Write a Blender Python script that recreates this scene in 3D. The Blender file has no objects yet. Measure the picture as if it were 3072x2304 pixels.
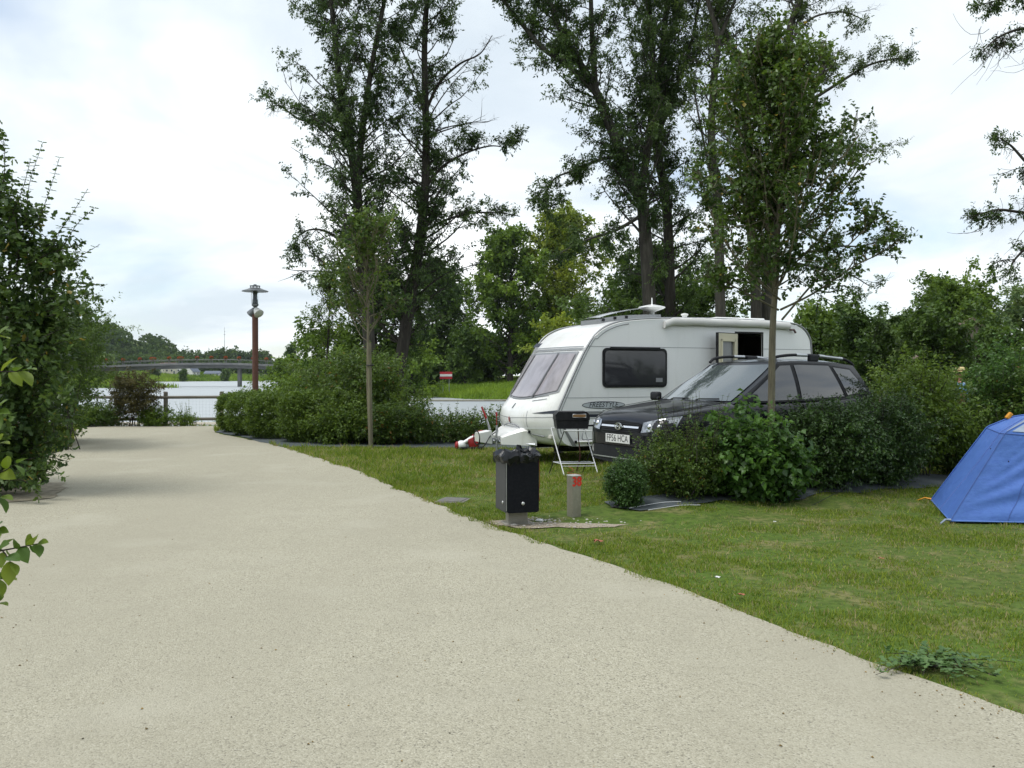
import bpy, bmesh, math
import numpy as np
from math import sin, cos, pi, radians, atan2, sqrt
from mathutils import Vector, Matrix

sc = bpy.context.scene
col = sc.collection
np.random.seed(7)

# ------------------------------------------------------------------ camera
CAM_H = 1.6
FPX = 2556.0                      # focal length in pixels of a 3072 px wide picture
HORIZON = 1127.0
cam_d = bpy.data.cameras.new("camera")
cam_d.sensor_width = 36.0
cam_d.lens = 36.0 * FPX / 3072.0
cam_d.clip_start = 0.05
cam_d.clip_end = 6000.0
cam = bpy.data.objects.new("camera", cam_d)
col.objects.link(cam)
cam.location = (0, 0, CAM_H)
cam.rotation_euler = (pi / 2 - math.atan((1152 - HORIZON) / FPX), 0, 0)
sc.camera = cam

# ------------------------------------------------------------------ sky
SUN_EL, SUN_AZ = radians(66), radians(-118)      # azimuth from +Y, clockwise positive
world = bpy.data.worlds.new("World")
sc.world = world
world.use_nodes = True
nt = world.node_tree
for n in list(nt.nodes):
    nt.nodes.remove(n)
def wn(t, **k):
    n = nt.nodes.new(t)
    for a, b in k.items():
        setattr(n, a, b)
    return n
sky = wn('ShaderNodeTexSky', sky_type='NISHITA', sun_disc=False, sun_elevation=SUN_EL, sun_rotation=SUN_AZ,
         air_density=1.0, dust_density=0.6, ozone_density=1.2)
bg_sky = wn('ShaderNodeBackground'); bg_sky.inputs[1].default_value = 0.12
nt.links.new(sky.outputs[0], bg_sky.inputs[0])
tc = wn('ShaderNodeTexCoord')
sep = wn('ShaderNodeSeparateXYZ'); nt.links.new(tc.outputs['Generated'], sep.inputs[0])
def wmath(op, a, b=None, clamp=False):
    n = wn('ShaderNodeMath', operation=op); n.use_clamp = clamp
    for i, v in enumerate((a, b)):
        if v is None: continue
        if isinstance(v, (int, float)): n.inputs[i].default_value = v
        else: nt.links.new(v, n.inputs[i])
    return n.outputs[0]
zz = wmath('ADD', wmath('MAXIMUM', sep.outputs[2], 0.0), 0.16)
cx = wmath('DIVIDE', sep.outputs[0], zz)
cy = wmath('DIVIDE', sep.outputs[1], zz)
cmb = wn('ShaderNodeCombineXYZ')
nt.links.new(cx, cmb.inputs[0]); nt.links.new(cy, cmb.inputs[1])
def wnoise(scale, detail, rough, dist, off):
    mp = wn('ShaderNodeVectorMath', operation='ADD'); mp.inputs[1].default_value = off
    nt.links.new(cmb.outputs[0], mp.inputs[0])
    n = wn('ShaderNodeTexNoise'); n.inputs['Scale'].default_value = scale
    n.inputs['Detail'].default_value = detail; n.inputs['Roughness'].default_value = rough
    n.inputs['Distortion'].default_value = dist
    nt.links.new(mp.outputs[0], n.inputs['Vector'])
    return n.outputs[0]
def wramp(src, stops):
    r = wn('ShaderNodeValToRGB')
    while len(r.color_ramp.elements) < len(stops): r.color_ramp.elements.new(0.5)
    for e, (p, c) in zip(r.color_ramp.elements, stops):
        e.position = p; e.color = (*c, 1)
    nt.links.new(src, r.inputs[0])
    return r.outputs[0]
cover = wramp(wnoise(0.55, 5, 0.55, 0.4, (3.1, 1.7, 0)), [(0.32, (0.25,) * 3), (0.48, (0.9,) * 3), (0.6, (1,) * 3)])
shade = wramp(wnoise(0.9, 6, 0.55, 0.5, (9.3, 4.2, 2)),
              [(0.34, (0.54, 0.605, 0.66)), (0.45, (0.66, 0.715, 0.75)), (0.54, (0.765, 0.81, 0.835)), (0.66, (0.95, 0.98, 0.985))])
bg_c = wn('ShaderNodeBackground'); bg_c.inputs[1].default_value = 1.0
nt.links.new(shade, bg_c.inputs[0])
mixs = wn('ShaderNodeMixShader')
nt.links.new(cover, mixs.inputs[0]); nt.links.new(bg_sky.outputs[0], mixs.inputs[1]); nt.links.new(bg_c.outputs[0], mixs.inputs[2])
wo = wn('ShaderNodeOutputWorld'); nt.links.new(mixs.outputs[0], wo.inputs[0])

# ------------------------------------------------------------------ sun behind thin cloud
sun_d = bpy.data.lights.new("sun", 'SUN')
sun_d.energy = 1.5
sun_d.angle = radians(24)
sun_d.color = (1.0, 0.975, 0.93)
sun = bpy.data.objects.new("sun", sun_d)
col.objects.link(sun)
sdir = Vector((sin(SUN_AZ) * cos(SUN_EL), cos(SUN_AZ) * cos(SUN_EL), sin(SUN_EL)))
sun.rotation_euler = (-sdir).to_track_quat('-Z', 'Y').to_euler()
sun.location = (-30, -10, 60)

sc.view_settings.view_transform = 'Standard'
sc.view_settings.look = 'None'
sc.view_settings.exposure = 0.56
sc.view_settings.gamma = 1.0
sc.view_settings.use_curve_mapping = False
sc.cycles.max_bounces = 5
sc.cycles.diffuse_bounces = 1
sc.cycles.glossy_bounces = 3
sc.cycles.transmission_bounces = 3
sc.cycles.transparent_max_bounces = 6
sc.cycles.use_denoising = True
sc.cycles.caustics_reflective = False
sc.cycles.caustics_refractive = False
# ------------------------------------------------------------------ helpers
def at(px, py, Y):
    """world point at depth Y seen along the ray of a 3072x2304 picture point"""
    return np.array([(px - 1536.0) / FPX * Y, Y, CAM_H - (py - HORIZON) / FPX * Y])

def smooth(e0, e1, x):
    t = np.clip((x - e0) / (e1 - e0), 0, 1)
    return t * t * (3 - 2 * t)

MATS = {}
def mat(name, color, rough=0.6, metal=0.0, spec=0.5, noise=None, bump=None, coat=0.0, alpha=None, coords='Object', speck=None):
    """noise = [(scale, colour, amount, lo, hi)...]; bump = [(scale, strength, distance)...]"""
    if name in MATS: return MATS[name]
    m = bpy.data.materials.new(name); m.use_nodes = True
    t = m.node_tree; p = t.nodes['Principled BSDF']
    p.inputs['Base Color'].default_value = (*color, 1)
    p.inputs['Roughness'].default_value = rough
    p.inputs['Metallic'].default_value = metal
    p.inputs['Specular IOR Level'].default_value = spec
    p.inputs['Coat Weight'].default_value = coat
    p.inputs['Coat Roughness'].default_value = 0.05
    tcn = t.nodes.new('ShaderNodeTexCoord')
    last = None
    for i, (scale, c, amt, lo, hi) in enumerate(noise or []):
        nz = t.nodes.new('ShaderNodeTexNoise'); nz.inputs['Detail'].default_value = 6
        nz.inputs['Roughness'].default_value = 0.6
        if isinstance(scale, tuple):
            mp = t.nodes.new('ShaderNodeMapping'); mp.inputs['Scale'].default_value = scale
            t.links.new(tcn.outputs[coords], mp.inputs[0]); t.links.new(mp.outputs[0], nz.inputs['Vector'])
            nz.inputs['Scale'].default_value = 1.0
        else:
            nz.inputs['Scale'].default_value = scale
            t.links.new(tcn.outputs[coords], nz.inputs['Vector'])
        mr = t.nodes.new('ShaderNodeMapRange'); mr.inputs['From Min'].default_value = lo; mr.inputs['From Max'].default_value = hi
        mr.inputs['To Max'].default_value = amt
        t.links.new(nz.outputs[0], mr.inputs[0])
        mx = t.nodes.new('ShaderNodeMix'); mx.data_type = 'RGBA'
        t.links.new(mr.outputs[0], mx.inputs['Factor'])
        if last is None: mx.inputs['A'].default_value = (*color, 1)
        else: t.links.new(last, mx.inputs['A'])
        mx.inputs['B'].default_value = (*c, 1)
        last = mx.outputs['Result']
    if last is not None: t.links.new(last, p.inputs['Base Color'])
    prev = None
    for (scale, st, d) in bump or []:
        nz = t.nodes.new('ShaderNodeTexNoise'); nz.inputs['Detail'].default_value = 5
        if isinstance(scale, tuple):
            mp = t.nodes.new('ShaderNodeMapping'); mp.inputs['Scale'].default_value = scale
            t.links.new(tcn.outputs[coords], mp.inputs[0]); t.links.new(mp.outputs[0], nz.inputs['Vector'])
            nz.inputs['Scale'].default_value = 1.0
        else:
            nz.inputs['Scale'].default_value = scale
            t.links.new(tcn.outputs[coords], nz.inputs['Vector'])
        b = t.nodes.new('ShaderNodeBump'); b.inputs['Strength'].default_value = st; b.inputs['Distance'].default_value = d
        t.links.new(nz.outputs[0], b.inputs['Height'])
        if prev is not None: t.links.new(prev, b.inputs['Normal'])
        prev = b.outputs[0]
    if prev is not None: t.links.new(prev, p.inputs['Normal'])
    MATS[name] = m
    return m

def leafmat(name, dark, light, trans=0.35, rough=0.5, spec=0.35, autumn=None):
    """leaf: colour from each leaf's own random tint, some light passes through"""
    dark = (dark[0] * 1.1, dark[1] * 1.2, dark[2] * .85); light = (light[0] * 1.62, light[1] * 1.62, light[2] * .9)
    m = bpy.data.materials.new(name); m.use_nodes = True
    t = m.node_tree; p = t.nodes['Principled BSDF']; out = t.nodes['Material Output']
    a = t.nodes.new('ShaderNodeAttribute'); a.attribute_name = 'tint'
    r = t.nodes.new('ShaderNodeValToRGB')
    r.color_ramp.elements[0].position = 0.0; r.color_ramp.elements[0].color = (*dark, 1)
    r.color_ramp.elements[1].position = 0.9; r.color_ramp.elements[1].color = (*light, 1)
    if autumn:
        e = r.color_ramp.elements.new(0.985); e.color = (*light, 1)
        e = r.color_ramp.elements.new(1.0); e.color = (*autumn, 1)
    t.links.new(a.outputs['Fac'], r.inputs[0]); t.links.new(r.outputs[0], p.inputs['Base Color'])
    p.inputs['Roughness'].default_value = rough; p.inputs['Specular IOR Level'].default_value = spec
    tr = t.nodes.new('ShaderNodeBsdfTranslucent')
    hs = t.nodes.new('ShaderNodeHueSaturation'); hs.inputs['Value'].default_value = 1.5; hs.inputs['Hue'].default_value = 0.485
    t.links.new(r.outputs[0], hs.inputs['Color']); t.links.new(hs.outputs[0], tr.inputs[0])
    mx = t.nodes.new('ShaderNodeMixShader'); mx.inputs[0].default_value = trans
    t.links.new(p.outputs[0], mx.inputs[1]); t.links.new(tr.outputs[0], mx.inputs[2])
    t.links.new(mx.outputs[0], out.inputs[0])
    MATS[name] = m
    return m

def mesh_np(name, V, loops, starts, totals, tint=None, smooth_sh=False):
    me = bpy.data.meshes.new(name)
    V = np.asarray(V, np.float32)
    me.vertices.add(len(V)); me.vertices.foreach_set('co', V.ravel())
    me.loops.add(len(loops)); me.loops.foreach_set('vertex_index', np.asarray(loops, np.int32))
    me.polygons.add(len(starts)); me.polygons.foreach_set('loop_start', np.asarray(starts, np.int32))
    me.polygons.foreach_set('loop_total', np.asarray(totals, np.int32))
    if smooth_sh: me.polygons.foreach_set('use_smooth', np.ones(len(starts), bool))
    me.update(calc_edges=True)
    if tint is not None:
        at_ = me.attributes.new('tint', 'FLOAT', 'POINT'); at_.data.foreach_set('value', np.asarray(tint, np.float32))
    return me

def obj(name, me, parent=None, m=None):
    o = bpy.data.objects.new(name, me)
    col.objects.link(o)
    if parent is not None: o.parent = parent
    if m is not None and me is not None:
        me.materials.clear() if len(me.materials) else None
        for x in (m if isinstance(m, (list, tuple)) else [m]): me.materials.append(x)
    return o

def tag(o, label, cat, group=None, kind=None):
    if label: o['label'] = label
    if cat: o['category'] = cat
    if group: o['group'] = group
    if kind: o['kind'] = kind
    return o

def thing(name, label, cat, loc=(0, 0, 0), rz=0.0, group=None):
    o = bpy.data.objects.new(name, None); col.objects.link(o)
    o.empty_display_size = 0.2
    o.location = loc; o.rotation_euler = (0, 0, rz)
    return tag(o, label, cat, group)

# ---- (V, F) primitives
def J(*parts):
    V, F, n = [], [], 0
    for v, f in parts:
        V.extend([tuple(p) for p in v]); F.extend([tuple(i + n for i in q) for q in f]); n += len(v)
    return V, F

def box(c, s, bev=0.0, seg=2, rot=None):
    bm = bmesh.new()
    bmesh.ops.create_cube(bm, size=1.0)
    for v in bm.verts: v.co = Vector((v.co.x * s[0], v.co.y * s[1], v.co.z * s[2]))
    if bev > 0: bmesh.ops.bevel(bm, geom=list(bm.edges), offset=bev, segments=seg, affect='EDGES', profile=0.5)
    if rot is not None: bmesh.ops.transform(bm, matrix=rot, verts=bm.verts)
    for v in bm.verts: v.co += Vector(c)
    bm.verts.index_update()
    V = [tuple(v.co) for v in bm.verts]; F = [tuple(v.index for v in f.verts) for f in bm.faces]
    bm.free()
    return V, F

def frames(P):
    P = np.asarray(P, float)
    T = np.gradient(P, axis=0); T /= (np.linalg.norm(T, axis=1, keepdims=True) + 1e-9)
    ref = np.array([0, 0, 1.0]) if abs(T[0][2]) < 0.9 else np.array([1.0, 0, 0])
    A = np.cross(T, ref); A /= (np.linalg.norm(A, axis=1, keepdims=True) + 1e-9)
    B = np.cross(T, A)
    return P, A, B

def tube(P, r, n=8, caps=True, closed=False):
    P, A, B = frames(P)
    k = len(P)
    r = np.broadcast_to(np.asarray(r, float), (k,))
    a = np.linspace(0, 2 * pi, n, endpoint=False)
    V = (P[:, None, :] + r[:, None, None] * (np.cos(a)[None, :, None] * A[:, None, :] + np.sin(a)[None, :, None] * B[:, None, :])).reshape(-1, 3)
    F = []
    for i in range(k - 1):
        for j in range(n):
            F.append((i * n + j, i * n + (j + 1) % n, (i + 1) * n + (j + 1) % n, (i + 1) * n + j))
    if caps:
        F.append(tuple(range(n - 1, -1, -1))); F.append(tuple((k - 1) * n + j for j in range(n)))
    return [tuple(v) for v in V], F

def cyl(p0, p1, r0, r1=None, n=16):
    return tube([p0, p1], [r0, r0 if r1 is None else r1], n)

def lathe(prof, n=24, c=(0, 0, 0)):
    V, F = [], []
    for (r, z) in prof:
        for j in range(n):
            a = 2 * pi * j / n
            V.append((c[0] + r * cos(a), c[1] + r * sin(a), c[2] + z))
    for i in range(len(prof) - 1):
        for j in range(n):
            F.append((i * n + j, i * n + (j + 1) % n, (i + 1) * n + (j + 1) % n, (i + 1) * n + j))
    F.append(tuple(range(n - 1, -1, -1))); F.append(tuple((len(prof) - 1) * n + j for j in range(n)))
    return V, F

def prism(poly, d0, d1, axis='y'):
    """extrude a 2-D outline; axis y: outline in (x,z); axis z: in (x,y); axis x: in (y,z)"""
    def p3(a, b, d):
        return {'y': (a, d, b), 'z': (a, b, d), 'x': (d, a, b)}[axis]
    n = len(poly)
    V = [p3(a, b, d0) for a, b in poly] + [p3(a, b, d1) for a, b in poly]
    F = [tuple(range(n)), tuple(range(2 * n - 1, n - 1, -1))]
    for i in range(n): F.append((i, (i + 1) % n, n + (i + 1) % n, n + i))
    return V, F

def rrect(x0, x1, z0, z1, r, n=4):
    P = []
    for cx_, cz_, a0 in ((x1 - r, z1 - r, 0), (x0 + r, z1 - r, 90), (x0 + r, z0 + r, 180), (x1 - r, z0 + r, 270)):
        for k in range(n + 1):
            a = radians(a0 + 90 * k / n); P.append((cx_ + r * cos(a), cz_ + r * sin(a)))
    return P

def grid(fn, U, W):
    """surface patch fn(u,w)->xyz"""
    V = [tuple(fn(u, w)) for u in U for w in W]
    k = len(W)
    F = [(i * k + j, (i + 1) * k + j, (i + 1) * k + j + 1, i * k + j + 1) for i in range(len(U) - 1) for j in range(k - 1)]
    return V, F

def ellipsoid(c, r, nu=16, nv=10):
    V, F = [], []
    for i in range(nv + 1):
        th = pi * i / nv
        for j in range(nu):
            a = 2 * pi * j / nu
            V.append((c[0] + r[0] * sin(th) * cos(a), c[1] + r[1] * sin(th) * sin(a), c[2] + r[2] * cos(th)))
    for i in range(nv):
        for j in range(nu):
            F.append((i * nu + j, (i + 1) * nu + j, (i + 1) * nu + (j + 1) % nu, i * nu + (j + 1) % nu))
    return V, F

def part(name, vf, m, parent=None, sm=None, sub=0, fixn=True):
    """one mesh object; sm = smoothing angle in degrees (None: flat)"""
    V, F = vf
    me = bpy.data.meshes.new(name)
    me.from_pydata(V, [], F)
    bm = bmesh.new(); bm.from_mesh(me)
    bmesh.ops.remove_doubles(bm, verts=bm.verts, dist=1e-5)
    if fixn: bmesh.ops.recalc_face_normals(bm, faces=bm.faces)
    bm.to_mesh(me); bm.free()
    if sm is not None:
        me.polygons.foreach_set('use_smooth', np.ones(len(me.polygons), bool))
        me.set_sharp_from_angle(angle=radians(sm))
    o = obj(name, me, parent, m)
    if sub:
        s = o.modifiers.new('subsurf', 'SUBSURF'); s.levels = sub; s.render_levels = sub
    return o

_fc = {}
def text_vf(s, size, place, extrude=0.0):
    """lettering as faces; place(tx, ty) -> xyz"""
    cu = bpy.data.curves.new('lettering', 'FONT'); cu.body = s; cu.size = size; cu.align_x = 'CENTER'; cu.align_y = 'CENTER'
    cu.resolution_u = 4; cu.fill_mode = 'FRONT'
    o = bpy.data.objects.new('lettering', cu); col.objects.link(o)
    dg = bpy.context.evaluated_depsgraph_get()
    me = bpy.data.meshes.new_from_object(o.evaluated_get(dg))
    V = [place(v.co.x, v.co.y) for v in me.vertices]; F = [tuple(p.vertices) for p in me.polygons]
    bpy.data.objects.remove(o); bpy.data.meshes.remove(me); bpy.data.curves.remove(cu)
    return V, F

# ------------------------------------------------------------------ foliage
def nrm(a): return a / (np.linalg.norm(a, axis=-1, keepdims=True) + 1e-9)

def leaf_arrays(rng, P, D, L, wr=0.5, updir=0.9, lobes=False):
    """each leaf a folded blade of two triangles (or a five-lobed one): returns V, loops, starts, totals, n per leaf"""
    n = len(P)
    D = nrm(D)
    up = np.array([0, 0, 1.0]) * updir + rng.normal(0, 0.6, (n, 3))
    S = nrm(np.cross(D, up)); U = np.cross(S, D)
    L = np.broadcast_to(L, (n,))[:, None]
    if not lobes:
        w = L * wr * 0.5
        mid = P + D * L * 0.45
        V = np.stack([P, mid + S * w + U * w * 0.35, P + D * L - U * L * 0.08, mid - S * w + U * w * 0.35], 1)
        F = np.array([[0, 1, 2], [0, 2, 3]])
    else:
        w = L * wr
        V = np.stack([P, P + D * L * .25 + S * w * .62 + U * w * .2, P + D * L * .42 + S * w * .34 + U * w * .1, P + D * L * .72 + S * w * .5 + U * w * .12,
                      P + D * L, P + D * L * .72 - S * w * .5 + U * w * .12, P + D * L * .42 - S * w * .34 + U * w * .1, P + D * L * .25 - S * w * .62 + U * w * .2], 1)
        F = np.array([[0, 1, 2], [0, 2, 4], [2, 3, 4], [0, 4, 6], [4, 5, 6], [0, 6, 7]])
    k = V.shape[1]
    loops = (np.arange(n)[:, None, None] * k + F[None]).reshape(-1)
    return V.reshape(-1, 3), loops, k, len(F)

class Foliage:
    """gathers leaves and twigs of one plant"""
    def __init__(s, rng): s.rng = rng; s.P = []; s.D = []; s.L = []; s.T = []; s.S0 = []; s.S1 = []; s.R0 = []; s.R1 = []
    def add(s, P, D, L, T): s.P.append(P); s.D.append(D); s.L.append(L); s.T.append(T)
    def sticks(s, P0, P1, r0, r1):
        n = len(P0); s.S0.append(P0); s.S1.append(P1); s.R0.append(np.broadcast_to(r0, (n,))); s.R1.append(np.broadcast_to(r1, (n,)))
    def twigs(s, B, D, length, nl, L, jit=0.5, droop=0.25, stick=0.004, tint=None, spread=1.0, opp=False):
        """twig bases B, directions D, each with nl leaves along it"""
        rng = s.rng; n = len(B)
        if n == 0: return
        D = nrm(D); length = np.broadcast_to(length, (n,))
        if stick > 0:
            kp = rng.uniform(0, 1, n) < .55
            if kp.any(): s.sticks(B[kp], (B + D * length[:, None])[kp], stick, stick * 0.4)
        f = (np.arange(nl) + rng.uniform(0.2, 0.9, (n, nl))) / nl
        P = B[:, None] + D[:, None] * (f * length[:, None])[..., None]
        R = rng.normal(0, 1, (n, nl, 3))
        R = nrm(R - (R * D[:, None]).sum(-1, keepdims=True) * D[:, None])
        ld = D[:, None] * jit + R * spread + np.array([0, 0, -droop])
        base = rng.uniform(0.1, 0.9, n) if tint is None else np.broadcast_to(tint, (n,))
        t = np.clip(base[:, None] * 0.6 + rng.uniform(0, 0.4, (n, nl)), 0, 0.9)
        t = np.where(rng.uniform(0, 1, (n, nl)) > 0.988, 1.0, t)
        s.add(P.reshape(-1, 3), ld.reshape(-1, 3), (L * rng.uniform(0.65, 1.25, (n, nl))).ravel(), t.ravel())
    def build(s, name, parent, m, wr=0.5, lobes=False, updir=0.9, stuff=True):
        P = np.concatenate(s.P); D = np.concatenate(s.D); L = np.concatenate(s.L); T = np.concatenate(s.T)
        V, loops, k, nf = leaf_arrays(s.rng, P, D, L, wr, updir, lobes)
        nF = len(P) * nf
        me = mesh_np(name, V, loops, np.arange(nF) * 3, np.full(nF, 3), np.repeat(T, k))
        o = obj(name, me, parent, m)
        if stuff: o['kind'] = 'stuff'
        return o
    def stick_arrays(s):
        P0 = np.concatenate(s.S0); P1 = np.concatenate(s.S1); R0 = np.concatenate(s.R0); R1 = np.concatenate(s.R1)
        n = len(P0); T = nrm(P1 - P0)
        A = nrm(np.cross(T, np.array([0.31, 0.2, 0.93]))); B = np.cross(T, A)
        V = [P0 + R0[:, None] * (cos(2 * pi * j / 3) * A + sin(2 * pi * j / 3) * B) for j in range(3)] + [P1]
        V = np.stack(V, 1)
        F = np.array([[0, 1, 3], [1, 2, 3], [2, 0, 3]])
        return V.reshape(-1, 3), (np.arange(n)[:, None, None] * 4 + F[None]).reshape(-1), n * 3

def wood(name, parent, m, tubes, fol=None, stuff=False):
    """trunk or branches: list of (points, radii, sides) plus a plant's thin twigs"""
    VV, LL, ST, TT, n, nl = [], [], [], [], 0, 0
    for P, r, k in tubes:
        P, A, B = frames(P); q = len(P)
        r = np.broadcast_to(np.asarray(r, float), (q,)); a = np.linspace(0, 2 * pi, k, endpoint=False)
        V = (P[:, None, :] + r[:, None, None] * (np.cos(a)[None, :, None] * A[:, None, :] + np.sin(a)[None, :, None] * B[:, None, :])).reshape(-1, 3)
        i = np.arange(q - 1)[:, None]; j = np.arange(k)[None, :]
        F = np.stack([i * k + j, i * k + (j + 1) % k, (i + 1) * k + (j + 1) % k, (i + 1) * k + j], -1).reshape(-1, 4)
        VV.append(V); LL.append((F + n).ravel()); n += len(V)
    nq = sum(len(x) for x in LL) // 4
    tot = np.full(nq, 4)
    if fol is not None and fol.S0:
        V, lp, k = fol.stick_arrays()
        VV.append(V); LL.append(lp + n); tot = np.concatenate([tot, np.full(k, 3)])
    me = mesh_np(name, np.concatenate(VV), np.concatenate(LL), np.concatenate([[0], np.cumsum(tot)[:-1]]), tot, smooth_sh=True)
    o = obj(name, me, parent, m)
    if stuff: o['kind'] = 'stuff'
    return o

def spline(P, k=6):
    """Catmull-Rom through the points"""
    P = np.asarray(P, float); Q = np.vstack([2 * P[0] - P[1], P, 2 * P[-1] - P[-2]]); out = []
    for i in range(1, len(Q) - 2):
        for t in np.linspace(0, 1, k, endpoint=False):
            a, b, c, d = Q[i - 1], Q[i], Q[i + 1], Q[i + 2]
            out.append(0.5 * ((2 * b) + (-a + c) * t + (2 * a - 5 * b + 4 * c - d) * t * t + (-a + 3 * b - 3 * c + d) * t ** 3))
    out.append(P[-1])
    return np.array(out)

def branch_path(rng, p, d, L, n=6, wob=0.12, lift=0.1):
    P = [np.array(p, float)]; d = d / np.linalg.norm(d)
    for i in range(n):
        d = d + rng.normal(0, wob, 3) + np.array([0, 0, lift]) / n * 2
        d /= np.linalg.norm(d)
        P.append(P[-1] + d * L / n)
    return np.array(P)

def grow(rng, fol, tubes, P, R, n_limb, Lmax, t0=0.25, prof=None, el=0.6, lift=0.25, sub=7, sub_len=0.42, tw=7, tw_len=0.5,
         nl=9, leaf=0.14, bare=0.12, clump=0.75, limb_r=0.32, droop=0.3, az=None, tint=None, twig_r=0.006, lmin=0.5, limb_k=5, tpow=1.0):
    """limbs, sub-branches and leafy twigs along a stem P (n,3) with radii R"""
    k = len(P); s = np.linspace(0, 1, k)
    for i in range(n_limb):
        t = t0 + (1 - t0) * ((i + rng.uniform(0, 1)) / n_limb) ** tpow
        p = np.array([np.interp(t, s, P[:, c]) for c in range(3)]); r = np.interp(t, s, R)
        j = min(int(t * (k - 1)), k - 2); T = P[j + 1] - P[j]; T /= np.linalg.norm(T)
        a = rng.uniform(0, 2 * pi) if az is None else rng.normal(az[0], az[1])
        h = np.array([cos(a), sin(a), 0])
        d = h * cos(el) + T * sin(el) + rng.normal(0, 0.12, 3)
        L = Lmax * (prof(t) if prof else (1 - 0.65 * (t - t0) / (1 - t0))) * rng.uniform(lmin, 1.1)
        B = branch_path(rng, p, d, L, 7, 0.13, lift)
        br = max(r * limb_r, 0.012)
        tubes.append((B, np.linspace(br, 0.008, len(B)), limb_k))
        isbare = rng.uniform() < bare
        bt = rng.uniform(0.05, 0.95) if tint is None else tint
        for q in range(sub):
            u = 0.18 + 0.82 * (q + rng.uniform(0, 1)) / sub
            sp = np.array([np.interp(u, np.linspace(0, 1, len(B)), B[:, c]) for c in range(3)])
            jj = min(int(u * (len(B) - 1)), len(B) - 2); bd = B[jj + 1] - B[jj]; bd /= np.linalg.norm(bd)
            sd = bd * 0.7 + rng.normal(0, 0.6, 3); sl = L * sub_len * (1.1 - 0.6 * u) * rng.uniform(0.6, 1.2) + 0.15
            SB = branch_path(rng, sp, sd, sl, 3, 0.22, lift * 0.6)
            tubes.append((SB, np.linspace(br * 0.4, 0.005, len(SB)), 3))
            if rng.uniform() > clump and not isbare: continue
            nt_ = max(2, int(tw * (0.3 if isbare else rng.uniform(0.6, 1.3))))
            f = rng.uniform(0.15, 1.0, nt_)
            tb = np.stack([np.interp(f, np.linspace(0, 1, len(SB)), SB[:, c]) for c in range(3)], 1)
            sdn = SB[-1] - SB[0]; sdn /= np.linalg.norm(sdn) + 1e-9
            td = sdn * 0.6 + rng.normal(0, 0.7, (nt_, 3)) + np.array([0, 0, 0.1])
            ll = tw_len * rng.uniform(0.5, 1.2, nt_)
            if isbare and twig_r > 0: fol.sticks(tb, tb + nrm(td) * ll[:, None], twig_r, twig_r * .4)
            elif not isbare: fol.twigs(tb, td, ll, nl, leaf, droop=droop, stick=twig_r, tint=np.clip(bt + rng.normal(0, 0.15), 0, 1))

def lump(rng, n=7, amp=0.28):
    A = nrm(rng.normal(0, 1, (n * 3, 3))); w = rng.uniform(-0.7, 1, n * 3) * amp; k = rng.uniform(4, 22, n * 3); w = np.where(k > 12, w * 1.3, w)
    return lambda D: np.clip(1 + (np.exp(-(1 - D @ A.T) * k) * w).sum(1), .45, 1.7)

def bush(rng, fol, c, r, n, leaf, nl=8, tw=0.25, lo=0.0, fill=0.55, upw=0.5, box_=0.0, amp=0.28, droop=0.2, tint=None, jit=0.5, stick=0.003, shape=None, opp=False):
    """leafy twigs through an uneven rounded volume; c centre of base, r=(rx,ry,height)"""
    n = int(n * .8); leaf = leaf * 1.08
    D = nrm(rng.normal(0, 1, (n, 3)))
    if shape is None: shape = lump(rng, amp=amp)
    rad = (fill + (1 - fill) * rng.uniform(0, 1, n) ** 0.6) * shape(D)
    if box_ <= 0: rad = rad * (1 + np.abs(rng.normal(0, .13, n)))
    Q = D * rad[:, None]
    if box_ > 0:      # squarer outline for clipped hedges
        Q = np.sign(Q) * np.abs(Q) ** (1 - box_ * 0.55)
    X = np.empty_like(Q)
    X[:, 0] = c[0] + Q[:, 0] * r[0]; X[:, 1] = c[1] + Q[:, 1] * r[1]
    X[:, 2] = c[2] + lo + (Q[:, 2] * 0.5 + 0.5) * (r[2] - lo)
    X[:, 2] = np.maximum(X[:, 2], c[2] + 0.04)
    d = D * 0.8 + np.array([0, 0, upw]) + rng.normal(0, 0.45, (n, 3))
    fol.twigs(X - nrm(d) * tw * 0.6, d, tw * rng.uniform(0.6, 1.3, n), nl, leaf, droop=droop, tint=tint, jit=jit, stick=stick)
    return shape

def stems(rng, c, r, n, rad=0.012, k=5, top=0.8):
    out = []
    for i in range(n):
        a = rng.uniform(0, 2 * pi); q = rng.uniform(0.1, 0.8)
        e = np.array([c[0] + r[0] * q * cos(a), c[1] + r[1] * q * sin(a), c[2] + r[2] * rng.uniform(0.5, top)])
        b = np.array([c[0] + rng.normal(0, 0.06 + 0.08 * r[0]), c[1] + rng.normal(0, 0.06 + 0.08 * r[1]), c[2] - 0.03])
        m_ = (b + e) / 2 + np.array([cos(a), sin(a), 0]) * -0.12 * q * r[0] + rng.normal(0, 0.03, 3)
        out.append((spline([b, m_, e], 4), np.linspace(rad, rad * 0.35, 9), k))
    return out

def copy_thing(root, loc, rz=0.0, scale=1.0, label=None):
    c = root.copy(); col.objects.link(c); c.location = loc; c.rotation_euler = (0, 0, rz)
    c.scale = (scale,) * 3 if not isinstance(scale, tuple) else scale
    if label: c['label'] = label
    for ch in root.children:
        d = ch.copy(); col.objects.link(d); d.parent = c
        for g in ch.children:
            e = g.copy(); col.objects.link(e); e.parent = d
    return c
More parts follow.
